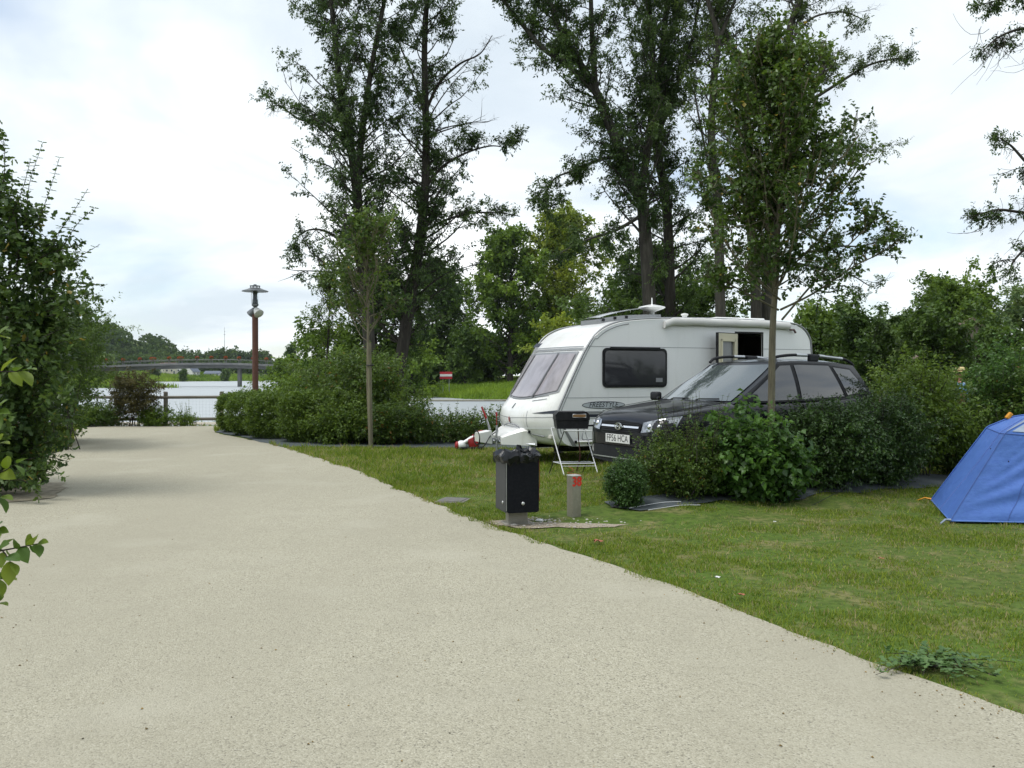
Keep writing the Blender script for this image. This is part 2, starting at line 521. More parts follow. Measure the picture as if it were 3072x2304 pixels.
# ------------------------------------------------------------------ terrain
NEAR_BANK = np.array([(-400, 24), (-60, 29), (-20, 31), (-12.5, 33), (-9.8, 40), (-9.2, 49), (-5.6, 50), (-4.9, 44), (-3.6, 33.5), (0, 31.5), (3.2, 33), (4.6, 38), (5.2, 50), (12, 55), (60, 95), (400, 140), (400, -300), (-400, -300)], float)
FAR_WEST = np.array([(-1500, 150), (-400, 190), (-150, 205), (-100, 211), (-83, 217), (-97, 230), (-140, 290), (-186, 420), (-152, 490), (-141, 570),
                     (-141, 2500), (-1500, 2500)], float)
FAR_EAST = np.array([(-56, 200), (-32, 172), (-19, 140), (-6.5, 112), (0, 106), (40, 104), (120, 125), (500, 190), (1500, 300), (1500, 2500), (-142, 2500), (-142, 565), (-72, 260)], float)

def sdf(poly, X, Y):
    """signed distance, negative inside"""
    X = np.asarray(X, float); Y = np.asarray(Y, float)
    d = np.full(X.shape, 1e9); ins = np.zeros(X.shape, bool)
    n = len(poly)
    for i in range(n):
        ax, ay = poly[i]; bx, by = poly[(i + 1) % n]
        ex, ey = bx - ax, by - ay
        t = np.clip(((X - ax) * ex + (Y - ay) * ey) / (ex * ex + ey * ey), 0, 1)
        d = np.minimum(d, (X - ax - t * ex) ** 2 + (Y - ay - t * ey) ** 2)
        c = ((ay > Y) != (by > Y)) & (X < (bx - ax) * (Y - ay) / (by - ay + 1e-12) + ax)
        ins ^= c
    return np.where(ins, -1, 1) * np.sqrt(d)

def ground_z(X, Y):
    X = np.asarray(X, float); Y = np.asarray(Y, float)
    dA = sdf(NEAR_BANK, X, Y)
    zA = np.interp(dA, [-6, -3.5, 0, 4], [0, -0.25, -1.75, -4])
    # slight rise where the car is parked
    u = (X - 3.3) * 0.866 + (Y - 12.4) * 0.5; v = -(X - 3.3) * 0.5 + (Y - 12.4) * 0.866
    zA = zA + 0.165 * np.exp(-(u / 3.2) ** 4 - (v / 1.7) ** 4)
    dB = sdf(FAR_WEST, X, Y)
    hill = np.interp(X, [-900, -450, -337, -291, -269, -250, -235], [62, 50, 32, 17, 9, 2, 0]) * smooth(540, 690, Y) * (1 - smooth(760, 900, Y))
    zB = np.interp(dB, [-120, -45, -12, -3, 0, 5], [3.2, 2.6, 0.2, -1.0, -1.8, -4]) + np.where(dB < -20, hill, 0)
    dC = sdf(FAR_EAST, X, Y)
    zC = np.interp(dC, [-60, -26, -5, 0, 4], [1.5, 1.1, -0.6, -1.8, -4])
    return np.maximum(np.maximum(zA, zB), np.maximum(zC, -4.0))

def gz(x, y): return float(ground_z(np.array([x]), np.array([y]))[0])

def axis_pts(lo, hi, step, far_lo, far_hi, g=1.14):
    a = list(np.arange(lo, hi + 1e-6, step)); s = step; x = hi
    while x < far_hi: s *= g; x += s; a.append(x)
    s = step; x = lo; b = []
    while x > far_lo: s *= g; x -= s; b.append(x)
    return np.array(b[::-1] + a)
gx = axis_pts(-24, 24, 1.0, -2500, 2500, 1.12)
gy = axis_pts(0, 60, 1.0, -400, 3500, 1.06)
GX, GY = np.meshgrid(gx, gy, indexing='ij')
GZ = ground_z(GX, GY)
V = np.stack([GX, GY, GZ], -1).reshape(-1, 3)
ni, nj = GX.shape
i, j = np.meshgrid(np.arange(ni - 1), np.arange(nj - 1), indexing='ij')
F = np.stack([i * nj + j, (i + 1) * nj + j, (i + 1) * nj + j + 1, i * nj + j + 1], -1).reshape(-1, 4)
me = mesh_np('ground', V, F.ravel(), np.arange(len(F)) * 4, np.full(len(F), 4), smooth_sh=True)
m_ground = mat('turf', (0.085, 0.14, 0.024), 0.9, spec=0.1,
               noise=[(0.35, (0.095, 0.125, 0.03), 0.8, 0.42, 0.62), (2.3, (0.21, 0.185, 0.085), 0.85, 0.50, 0.66), (14, (0.045, 0.075, 0.015), 0.8, 0.45, 0.62),
                      (60, (0.17, 0.15, 0.07), 0.5, 0.55, 0.75)],
               bump=[(25, 0.5, 0.03), (120, 0.4, 0.01)])
ground = obj('ground', me, None, m_ground); ground['kind'] = 'structure'

# ------------------------------------------------------------------ river
def build_river():
    V = [(-3000, -500, -1.5), (3000, -500, -1.5), (3000, 4000, -1.5), (-3000, 4000, -1.5)]
    m = bpy.data.materials.new('river_water'); m.use_nodes = True
    t = m.node_tree; p = t.nodes['Principled BSDF']
    p.inputs['Base Color'].default_value = (0.36, 0.39, 0.40, 1); p.inputs['Roughness'].default_value = 0.45
    p.inputs['IOR'].default_value = 1.33
    tcn = t.nodes.new('ShaderNodeTexCoord'); prev = None
    for sc_, st, d in (((0.12, 0.5, 1), 0.2, 0.12), ((0.9, 2.6, 1), 0.45, 0.06)):
        mp = t.nodes.new('ShaderNodeMapping'); mp.inputs['Scale'].default_value = sc_
        nz = t.nodes.new('ShaderNodeTexNoise'); nz.inputs['Scale'].default_value = 1; nz.inputs['Detail'].default_value = 4
        b = t.nodes.new('ShaderNodeBump'); b.inputs['Strength'].default_value = st; b.inputs['Distance'].default_value = d
        t.links.new(tcn.outputs['Object'], mp.inputs[0]); t.links.new(mp.outputs[0], nz.inputs['Vector']); t.links.new(nz.outputs[0], b.inputs['Height'])
        if prev: t.links.new(prev, b.inputs['Normal'])
        prev = b.outputs[0]
    t.links.new(prev, p.inputs['Normal'])
    o = part('river', (V, [(0, 1, 2, 3)]), m); o['kind'] = 'structure'
build_river()

# ------------------------------------------------------------------ gravel path
PATH_RIGHT = [(6.6, -6), (4.4, 0.6), (3.25, 2.6), (2.41, 4.0), (1.89, 5.0), (1.2, 6.42), (-0.03, 8.7), (-1.25, 11.2), (-2.71, 14.45), (-4.15, 17.2), (-5.25, 19.2), (-6.9, 21.7),
              (-8.2, 23.6), (-8.75, 25.2), (-8.95, 26.9)]
PATH_LEFT = [(-13.5, 26.9), (-12.6, 24.5), (-11.0, 21.4), (-10.0, 19.3), (-9.35, 17.4), (-9.8, 16.4), (-11.5, 16.0), (-16, 15.8), (-16, 13.6), (-9, 13.2), (-8.3, 12.6),
             (-8.0, 11.6), (-8.2, 11.0), (-8.6, 10.4), (-9, 10.0), (-16, 9.6), (-16, 7.4), (-6, 6.9), (-4.2, 6.3), (-3.45, 5.5), (-3.0, 4.4), (-2.75, 3), (-2.6, 0), (-2.6, -6)]

def ragged(poly, step=0.12, amp=0.035, seed=3, closed=True):
    rng = np.random.default_rng(seed)
    P = np.array(poly, float); out = []
    n = len(P)
    for i in range(n if closed else n - 1):
        a, b = P[i], P[(i + 1) % n]; L = np.linalg.norm(b - a); k = max(1, int(L / step))
        t = np.arange(k) / k
        out.append(a + (b - a) * t[:, None])
    Q = np.concatenate(out)
    nz = rng.normal(0, 1, (len(Q), 2)); nz = nz + 1.5 * np.roll(nz, 1, 0) + 1.5 * np.roll(nz, 2, 0) + np.roll(nz, 3, 0)
    return Q + nz / 2.5 * amp

def sheet(name, poly, z, m, kind='structure', follow=False, parent=None):
    bm = bmesh.new()
    vs = [bm.verts.new((p[0], p[1], z + (gz(p[0], p[1]) if follow else 0))) for p in poly]
    f = bm.faces.new(vs)
    bmesh.ops.triangulate(bm, faces=[f])
    if follow:
        bmesh.ops.subdivide_edges(bm, edges=[e for e in bm.edges if e.calc_length() > 0.6], cuts=2, use_grid_fill=True)
        for v in bm.verts: v.co.z = gz(v.co.x, v.co.y) + z
    bmesh.ops.recalc_face_normals(bm, faces=bm.faces)
    for f in bm.faces:
        if f.normal.z < 0: f.normal_flip()
    me = bpy.data.meshes.new(name); bm.to_mesh(me); bm.free()
    o = obj(name, me, parent, m)
    if kind: o['kind'] = kind
    return o

def sp2(P, k=4): return [tuple(q[:2]) for q in spline([(a, b, 0) for a, b in P], k)]
PATH = ragged(sp2(PATH_RIGHT) + PATH_LEFT, 0.10, 0.02)

def gravel_material():
    m = bpy.data.materials.new('resin_gravel'); m.use_nodes = True
    t = m.node_tree; p = t.nodes['Principled BSDF']; N = t.nodes.new; Lk = t.links.new
    tcn = N('ShaderNodeTexCoord')
    def vor(scale):
        v = N('ShaderNodeTexVoronoi'); v.inputs['Scale'].default_value = scale; Lk(tcn.outputs['Object'], v.inputs['Vector']); return v
    def noise(scale, det=5):
        n = N('ShaderNodeTexNoise'); n.inputs['Scale'].default_value = scale; n.inputs['Detail'].default_value = det; Lk(tcn.outputs['Object'], n.inputs['Vector']); return n
    def ramp(src, stops):
        r = N('ShaderNodeValToRGB')
        while len(r.color_ramp.elements) < len(stops): r.color_ramp.elements.new(.5)
        for e, (pos, c) in zip(r.color_ramp.elements, stops): e.position = pos; e.color = (*c, 1)
        Lk(src, r.inputs[0]); return r.outputs[0]
    def mix(f, a, b, mode='MIX'):
        x = N('ShaderNodeMix'); x.data_type = 'RGBA'; x.blend_type = mode
        if isinstance(f, float): x.inputs['Factor'].default_value = f
        else: Lk(f, x.inputs['Factor'])
        Lk(a, x.inputs['A'])
        if isinstance(b, tuple): x.inputs['B'].default_value = (*b, 1)
        else: Lk(b, x.inputs['B'])
        return x.outputs['Result']
    v1 = vor(120)
    sepc = N('ShaderNodeSeparateColor'); Lk(v1.outputs['Color'], sepc.inputs[0])
    stone = ramp(sepc.outputs[0], [(0.0, (0.15, 0.14, 0.115)), (0.06, (0.275, 0.257, 0.193)), (0.35, (0.372, 0.349, 0.264)), (0.8, (0.422, 0.398, 0.304)), (1.0, (0.51, 0.486, 0.388))])
    c = mix(ramp(noise(0.45, 4).outputs[0], [(0.35, (0, 0, 0)), (0.7, (0.45,) * 3)]), stone, (0.325, 0.305, 0.23))
    c = mix(ramp(noise(2.2, 6).outputs[0], [(0.5, (0, 0, 0)), (0.75, (0.4,) * 3)]), c, (0.315, 0.295, 0.225))
    mp = N('ShaderNodeMapping'); mp.inputs['Rotation'].default_value = (0, 0, -0.46); mp.inputs['Scale'].default_value = (0.75, 0.07, 1); Lk(tcn.outputs['Object'], mp.inputs[0])
    tr = noise(1.0, 4); Lk(mp.outputs[0], tr.inputs['Vector'])
    c = mix(ramp(tr.outputs[0], [(0.40, (0, 0, 0)), (0.66, (0.5,) * 3)]), c, (0.335, 0.312, 0.238))
    c = mix(ramp(noise(0.9, 7).outputs[0], [(0.54, (0, 0, 0)), (0.72, (0.45,) * 3)]), c, (0.45, 0.428, 0.34))
    c = mix(ramp(noise(28, 3).outputs[0], [(0.68, (0, 0, 0)), (0.75, (0.6,) * 3)]), c, (0.20, 0.18, 0.135))
    Lk(c, p.inputs['Base Color']); p.inputs['Roughness'].default_value = 0.9; p.inputs['Specular IOR Level'].default_value = 0.2
    b = N('ShaderNodeBump'); b.inputs['Strength'].default_value = 0.55; b.inputs['Distance'].default_value = 0.008; b.invert = True
    Lk(v1.outputs['Distance'], b.inputs['Height'])
    b2 = N('ShaderNodeBump'); b2.inputs['Strength'].default_value = 0.3; b2.inputs['Distance'].default_value = 0.04
    Lk(noise(5, 4).outputs[0], b2.inputs['Height']); Lk(b.outputs[0], b2.inputs['Normal'])
    Lk(b2.outputs[0], p.inputs['Normal'])
    return m
m_gravel = gravel_material()
sheet('path', PATH, 0.012, m_gravel)
PROM = ragged([(-30, 27.5), (-8.5, 27.5), (-7, 28.2), (-7, 29.2), (-30, 29.2)], 0.3, 0.03, 5)
m_gravel2 = mat('pale_sandy_path', (0.46, 0.42, 0.34), 0.9, spec=0.2, noise=[(6, (0.34, 0.31, 0.25), 0.6, 0.4, 0.7)])
sheet('promenade', PROM, 0.01, m_gravel2)

# soil beds, weed-control fabric, gravel patch round the bin
m_soil = mat('bed_soil', (0.29, 0.265, 0.20), 0.95, spec=0.1, noise=[(9, (0.15, 0.125, 0.085), 0.7, 0.45, 0.66), (45, (0.30, 0.26, 0.19), 0.6, 0.55, 0.7)], bump=[(18, 0.7, 0.04), (80, 0.5, 0.015)])
m_fabric = mat('weed_fabric', (0.075, 0.09, 0.095), 0.7, spec=0.3, noise=[(7, (0.12, 0.135, 0.14), 0.7, 0.45, 0.75), ((2, 60, 1), (0.06, 0.07, 0.075), 0.5, 0.5, 0.6)], bump=[(5, 0.5, 0.03)])
MAPLE_BED = ragged([(-6.2, 11.7), (-6.0, 11.1), (-6.5, 10.5), (-8, 10.1), (-16, 9.6), (-16, 13.4), (-9, 13.1), (-6.6, 12.5)], 0.15, 0.06, 11)
sheet('planting_bed', MAPLE_BED, 0.02, m_soil)
NEAR_BED = ragged([(-2.7, 3.2), (-2.95, 4.5), (-3.4, 5.6), (-4.2, 6.4), (-6, 7.0), (-16.2, 7.5), (-16.2, -6), (-2.55, -6)], 0.15, 0.04, 12)
sheet('planting_bed', NEAR_BED, 0.02, m_soil)
HEDGE_BED = ragged([(-5.15, 19.0), (-2.0, 18.75), (2.5, 18.6), (2.6, 20.6), (-3, 21.2), (-7.4, 25.8), (-8.75, 25.4), (-8.25, 23.9), (-7.0, 22.0)], 0.15, 0.05, 13)
sheet('weed_fabric', HEDGE_BED, 0.016, m_fabric)
ROW_BED = ragged([(1.12, 9.85), (1.5, 9.74), (2.1, 10.05), (3.2, 10.42), (4.4, 11.05), (6.2, 12.0), (8.0, 12.75), (7.4, 13.6), (5.6, 12.9), (3.6, 11.5), (1.7, 10.45), (1.05, 10.2)], 0.15, 0.05, 14)
sheet('weed_fabric', ROW_BED, 0.016, m_fabric, follow=True)
BIN_BED = ragged([(-0.35, 9.25), (0.1, 8.75), (0.75, 8.9), (1.5, 9.35), (2.0, 9.55), (1.6, 10.0), (1.1, 10.25), (0.6, 9.95), (0.2, 9.55)], 0.1, 0.06, 15)
m_patch = mat('loose_gravel', (0.34, 0.29, 0.22), 0.95, spec=0.15, noise=[(55, (0.55, 0.49, 0.4), 0.8, 0.5, 0.62), (38, (0.10, 0.085, 0.06), 0.8, 0.54, 0.66)], bump=[(50, 1.0, 0.03)])
sheet('gravel_patch', BIN_BED, 0.014, m_patch)

# ------------------------------------------------------------------ lawn blades
def inside(poly, X, Y): return sdf(np.asarray(poly), X, Y) < 0
m_blade = leafmat('grass_blade', (0.064, 0.122, 0.016), (0.195, 0.222, 0.048), trans=0.3, rough=0.6, spec=0.2, autumn=(0.34, 0.29, 0.14))

def value_noise(X, Y, s, seed):
    rng = np.random.default_rng(seed); G = rng.uniform(0, 1, (64, 64))
    x = X / s; y = Y / s; i = np.floor(x).astype(int); j = np.floor(y).astype(int); fx = x - i; fy = y - j
    fx = fx * fx * (3 - 2 * fx); fy = fy * fy * (3 - 2 * fy)
    g = lambda a, b: G[a % 64, b % 64]
    return (g(i, j) * (1 - fx) + g(i + 1, j) * fx) * (1 - fy) + (g(i, j + 1) * (1 - fx) + g(i + 1, j + 1) * fx) * fy

def edge(X, Y): return np.exp(-(sdf(PATH[::3], X, Y) / .07) ** 2)
def blades(name, n, xr, yr, h, w, seed, keep, zoff=0.0, dens_pow=1.0, lush=0.0):
    rng = np.random.default_rng(seed)
    Y = yr[0] + (yr[1] - yr[0]) * rng.uniform(0, 1, n) ** dens_pow
    X = rng.uniform(xr[0], xr[1], n)
    ok = keep(X, Y) & (np.abs(X) < 0.66 * Y + 2.6)
    X, Y = X[ok], Y[ok]
    pn = value_noise(X, Y, 0.55, 21) * 0.5 + value_noise(X, Y, 0.17, 22) * 0.3 + value_noise(X, Y, 1.9, 23) * 0.4   # worn and lush patches
    ok = rng.uniform(0, 1, len(X)) < np.clip((pn - 0.40 + lush) * 4.0 + edge(X, Y), 0.10, 1)
    X, Y, pn = X[ok], Y[ok], pn[ok]
    n = len(X)
    Z = ground_z(X, Y) + zoff
    hh = h * rng.uniform(0.5, 1.3, n) * np.clip(0.55 + pn, 0.7, 1.35) * (0.55 + 1.1 * value_noise(X, Y, 0.11, 24) ** 2 + .5 * edge(X, Y)) * (0.75 + 0.06 * Y); ww = w * rng.uniform(0.7, 1.3, n) * (0.6 + 0.085 * Y)
    a = rng.uniform(0, 2 * pi, n); ln = rng.uniform(0.1, 1.0, n) * hh
    la = rng.uniform(0, 2 * pi, n)
    B = np.stack([X, Y, Z], 1); S = np.stack([np.cos(a), np.sin(a), np.zeros(n)], 1) * ww[:, None] / 2
    T = B + np.stack([np.cos(la) * ln, np.sin(la) * ln, hh], 1)
    V = np.stack([B - S, B + S, T], 1).reshape(-1, 3)
    tint = np.clip(rng.uniform(0, 0.6, n) + (0.75 - pn) * 0.5, 0, 0.9)
    tint = np.where(rng.uniform(0, 1, n) < 0.07 + 1.2 * np.clip(0.68 - pn, 0, 0.5), 1.0, tint)
    me = mesh_np(name, V, np.arange(3 * n), np.arange(n) * 3, np.full(n, 3), np.repeat(tint, 3))
    o = obj(name, me, None, m_blade)
    o['kind'] = 'stuff'; return o

BEDS = [PATH[::3], MAPLE_BED, NEAR_BED, HEDGE_BED, ROW_BED, BIN_BED]
def lawn_ok(X, Y):
    k = np.ones(len(X), bool)
    dp = sdf(PATH[::2], X, Y); e = (value_noise(X, Y, 0.22, 31) - 0.6) * 0.2 + (value_noise(X, Y, 0.07, 32) - 0.5) * 0.06
    k &= dp > e - 0.02
    for b in (HEDGE_BED, ROW_BED, MAPLE_BED, NEAR_BED): k &= sdf(b[::2], X, Y) > -0.06
    k &= sdf(BIN_BED[::2], X, Y) > (value_noise(X, Y, 0.2, 33) - 0.5) * 0.25
    k &= ~((np.abs(X + 0.75) < 0.2) & (np.abs(Y - 10.8) < 0.22))
    return k
g1 = blades('grass', 640000, (-6, 11.5), (3.2, 13), 0.023, 0.0068, 41, lambda X, Y: lawn_ok(X, Y), dens_pow=1.25)
tag(g1, 'mown lawn grass between the gravel path and the shrub row', 'grass')
g2 = blades('grass', 150000, (-9, 12), (12, 20), 0.036, 0.008, 42, lambda X, Y: lawn_ok(X, Y), dens_pow=1.0, lush=0.1)
tag(g2, 'short grass around the caravan pitch up to the hedge', 'grass')
g3 = blades('grass', 60000, (-15.5, -8.5), (16, 27), 0.045, 0.009, 43, lambda X, Y: (sdf(PATH[::3], X, Y) > 0) & (sdf(MAPLE_BED[::3], X, Y) > 0.1), lush=0.2)
tag(g3, 'narrow grass verge along the path towards the river fence', 'grass')
# rough growth on the river banks
def bank_grass(name, n, xr, yr, h, w, seed, keep, label):
    rng = np.random.default_rng(seed)
    X = rng.uniform(*xr, n); Y = rng.uniform(*yr, n); ok = keep(X, Y); X, Y = X[ok], Y[ok]; n = len(X)
    Z = ground_z(X, Y) - 0.05; hh = h * rng.uniform(0.4, 1.4, n) * (0.6 + 0.9 * value_noise(X, Y, 6 * h, seed)); ww = w * rng.uniform(0.6, 1.4, n); a = rng.uniform(0, 2 * pi, n)
    B = np.stack([X, Y, Z], 1); S = np.stack([np.cos(a), np.sin(a), np.zeros(n)], 1) * ww[:, None] / 2
    T = B + np.stack([rng.normal(0, .35, n) * hh, rng.normal(0, .35, n) * hh, hh], 1)
    V = np.stack([B - S, B + S, T], 1).reshape(-1, 3)
    tint = np.clip(value_noise(X, Y, 9 * h, seed + 1) * 0.7 + rng.uniform(0, 0.3, n), 0, 0.9)
    me = mesh_np(name, V, np.arange(3 * n), np.arange(n) * 3, np.full(n, 3), np.repeat(tint, 3))
    o = obj(name, me, None, m_bank); o['kind'] = 'stuff'; tag(o, label, 'grass')
m_bank = leafmat('bank_growth', (0.045, 0.10, 0.014), (0.15, 0.22, 0.04), trans=0.3, rough=0.6, spec=0.2)
bank_grass('bank_grass', 60000, (-26, 40), (104, 150), 0.6, 0.2, 51, lambda X, Y: (sdf(FAR_EAST, X, Y) < -0.5), 'tall green grass on the river bank behind the stone quay')
bank_grass('bank_grass', 50000, (-200, -70), (195, 300), 0.9, 0.35, 52, lambda X, Y: (sdf(FAR_WEST, X, Y) < -0.5) & (X > -0.62 * Y), 'yellow-green growth on the low spit before the bridge')
bank_grass('bank_grass', 50000, (-290, -120), (410, 560), 1.3, 0.8, 53, lambda X, Y: (sdf(FAR_WEST, X, Y) < -1) & (X < -0.22 * Y), 'green meadow bank below the riverside houses')
bank_grass('bank_grass', 26000, (-22, 10), (29.4, 52), 0.35, 0.03, 54, lambda X, Y: (sdf(NEAR_BANK, X, Y) < 0.5), 'rough bank grass beyond the timber fence')

# loose bits lying on the path and lawn
def litter():
    rng = np.random.default_rng(61); n = 7000
    Y = 2.6 + 15 * rng.uniform(0, 1, n) ** 1.6; X = rng.uniform(-0.62, 0.62, n) * Y
    dp = sdf(PATH[::3], X, Y); ok = (dp < -0.02) & (rng.uniform(0, 1, n) < np.where(dp > -0.16, 1, np.where(dp > -.4, .25, 0.035))); X, Y = X[ok], Y[ok]; n = len(X)
    a = rng.uniform(0, 2 * pi, n); L = rng.uniform(0.006, 0.018, n); w = L * rng.uniform(0.15, 0.5, n)
    D = np.stack([np.cos(a), np.sin(a), np.zeros(n)], 1); S = np.stack([-np.sin(a), np.cos(a), np.zeros(n)], 1)
    P = np.stack([X, Y, np.full(n, 0.0135)], 1); up = np.array([0, 0, 1.0])
    V = np.stack([P, P + D * L[:, None] * .5 + S * w[:, None] + up * .004, P + D * L[:, None], P + D * L[:, None] * .5 - S * w[:, None] + up * .006], 1).reshape(-1, 3)
    F = np.array([[0, 1, 2], [0, 2, 3]]); lp = (np.arange(n)[:, None, None] * 4 + F[None]).ravel()
    me = mesh_np('leaf_litter', V, lp, np.arange(2 * n) * 3, np.full(2 * n, 3), np.repeat(rng.uniform(0, 1, n), 4))
    o = obj('leaf_litter', me, None, leafmat('dead_leaf', (0.035, 0.03, 0.022), (0.20, 0.13, 0.07), trans=0.05, rough=0.8, spec=0.1)); o['kind'] = 'stuff'
    tag(o, 'dry leaf scraps and bark bits scattered on the gravel path', 'leaf litter')
litter()
# ------------------------------------------------------------------ bridge
m_conc = mat('bridge_concrete', (0.165, 0.165, 0.165), 0.85, noise=[(0.25, (0.10, 0.105, 0.11), 0.8, 0.4, 0.7), ((0.6, 0.6, 0.05), (0.22, 0.22, 0.21), 0.6, 0.5, 0.7)])
m_rail = mat('bridge_rail', (0.10, 0.105, 0.11), 0.5, metal=0.3)
def bridge_z(x): return np.interp(x, [-230, -160, -118, -100, -85, -70, -58, -30], [1.6, 3.2, 4.15, 4.95, 5.3, 5.1, 4.1, 3.2])
BR_Y = 240.0
def build_bridge():
    b = thing('bridge', 'long low concrete road bridge arching over the river', 'bridge', (-77, BR_Y, -1.5))
    o = Vector(b.location)
    xs = np.linspace(-230, -36, 60); sm = np.convolve(np.pad(bridge_z(xs), 4, mode='edge'), np.ones(9) / 9, 'valid')
    zf = lambda x: float(np.interp(x, xs, sm))
    sec = [(-4, 0), (-4.2, -0.05), (-4.2, -0.55), (-2.8, -0.75), (-2.4, -1.45), (2.4, -1.45), (2.8, -0.75), (4.2, -0.55), (4.2, -0.05), (4, 0)]
    V = [(x - o.x, y, zf(x) + z - o.z) for x in xs for (y, z) in sec]; n = len(sec)
    F = [(i * n + j, i * n + (j + 1) % n, (i + 1) * n + (j + 1) % n, (i + 1) * n + j) for i in range(len(xs) - 1) for j in range(n)]
    F += [tuple(range(n)), tuple((len(xs) - 1) * n + j for j in range(n))]
    part('deck', (V, F), m_conc, b, sm=30)
    for x, w in ((-122, .85), (-76.7, .85)):
        part('pier', prism(rrect(x - w / 2 - o.x, x + w / 2 - o.x, -3.0, zf(x) - 1.3 - o.z, 0.05), -.7, .7, 'y'), m_conc, b)
    part('abutment', prism([(-58.5 - o.x, -1.2), (-53 - o.x, -1.2), (-53 - o.x, zf(-54) - 1.3 - o.z), (-58 - o.x, zf(-57) - 1.3 - o.z)], -4, 4, 'y'), m_conc, b)
    for s in (-1, 1):
        P = [(x - o.x, s * 3.95, zf(x) + 0.95 - o.z) for x in xs]
        part('handrail', tube(P, 0.05, 5), m_rail, b)
        posts = J(*[box((x - o.x, s * 3.95, zf(x) + 0.46 - o.z), (0.06, 0.06, 0.98)) for x in np.arange(-228, -40, 3.0)])
        po = part('railing_posts', posts, m_rail, b); po['kind'] = 'stuff'
    # planters of red geraniums standing on the deck edge
    m_box = mat('planter', (0.16, 0.13, 0.10), 0.8); m_red = leafmat('geranium', (0.20, 0.028, 0.014), (0.36, 0.07, 0.03), trans=0.2)
    m_gl = leafmat('geranium_leaf', (0.05, 0.10, 0.02), (0.10, 0.16, 0.03))
    rng = np.random.default_rng(71)
    def planter(w):
        t = thing('flower_box', 'planter of red flowers on the near edge of the bridge', 'flower box', (0, 0, 0), 0, 'flower boxes along the bridge')
        part('planter', prism([(-w / 2, 0), (w / 2, 0), (w / 2 + .08, .5), (-w / 2 - .08, .5)], -.28, .28, 'y'), m_box, t)
        for sx in (-.3, .3): part('stand', box((w * sx, 0, -.35), (.1, .3, .72)), m_rail, t)
        for nm, m_, n, zc, hr in (('leaves', m_gl, 200, .55, .3), ('blossoms', m_red, 420, .72, .42)):
            f = Foliage(rng); D = nrm(rng.normal(0, 1, (n, 3))); P = D * np.array([w * .6, .36, hr * .85]) + np.array([0, 0, zc]); P[:, 2] = np.maximum(P[:, 2], .42)
            f.add(P, D, np.full(n, .15), rng.uniform(0, .9, n)); f.build(nm, t, m_, wr=0.9)
        return t
    a = planter(.72); bwide = planter(1.4)
    first = {1: True, 2: True}
    for px in (317, 368, 418, 457, 506, 540, 590, 633, 676, 716, 758, 798, 845, 890):
        x = (px - 1536) / FPX * (BR_Y - 4); k = 2 if px in (540, 457) else 1; src = bwide if k == 2 else a
        loc = (x, BR_Y - 3.6, zf(x) + 0.71)
        if first[k]: src.location = loc; first[k] = False
        else: copy_thing(src, loc)
    bwide['label'] = 'wide planter of red flowers on the bridge edge'
    for o_ in bpy.data.objects:
        if o_.name.startswith('flower_box') and o_.type == 'EMPTY' and abs(o_.location.x - (457 - 1536) / FPX * (BR_Y - 4)) < .1: o_['label'] = bwide['label']
        if o_.name.startswith('flower_box') and o_.type == 'EMPTY' and abs(o_.location.x - (540 - 1536) / FPX * (BR_Y - 4)) < .1: o_['label'] = bwide['label']
build_bridge()

# ------------------------------------------------------------------ stone quay and river sign
m_stone = mat('quay_stone', (0.33, 0.31, 0.25), 0.9, noise=[(1.2, (0.2, 0.19, 0.15), 0.7, 0.4, 0.65), (8, (0.42, 0.4, 0.34), 0.5, 0.5, 0.7)], bump=[(4, 0.5, 0.1)])
q = part('quay_wall', J(box((-1, 103.2, -2.2), (24, 0.9, 1.5), 0.06), box((-1, 103.2, -1.38), (24.3, 1.15, 0.16), 0.03)), m_stone, None)
tag(q, 'low pale stone quay wall with flat coping along the water', 'wall')
def river_sign():
    x, y = at(1338, 1140, 124)[:2]; z = gz(x, y)
    s = thing('river_sign', 'red and white striped navigation board on two short posts', 'sign', (x, y, z))
    mr = mat('sign_red', (0.48, 0.02, 0.03), 0.5, noise=[(3, (0.36, 0.02, 0.03), 0.5, 0.4, 0.7)]); mw = mat('sign_white', (0.75, 0.74, 0.72), 0.5, noise=[(3, (0.6, 0.6, 0.58), 0.5, 0.5, 0.7)]); mg = mat('sign_post', (0.3, 0.31, 0.32), 0.5, metal=0.5)
    zc = 1.6 - (1129 - HORIZON) / FPX * 124 + 0.15 - z
    for k, m_ in ((-1, mr), (0, mw), (1, mr)):
        part('stripe', box((0, -.03 if k == 0 else 0, zc + k * .35), (1.8, .05, .345)), m_, s)
    for sx in (-.45, .45): part('post', cyl((sx, .06, -.2), (sx, .06, zc + .4), .045, n=8), mg, s)
river_sign()

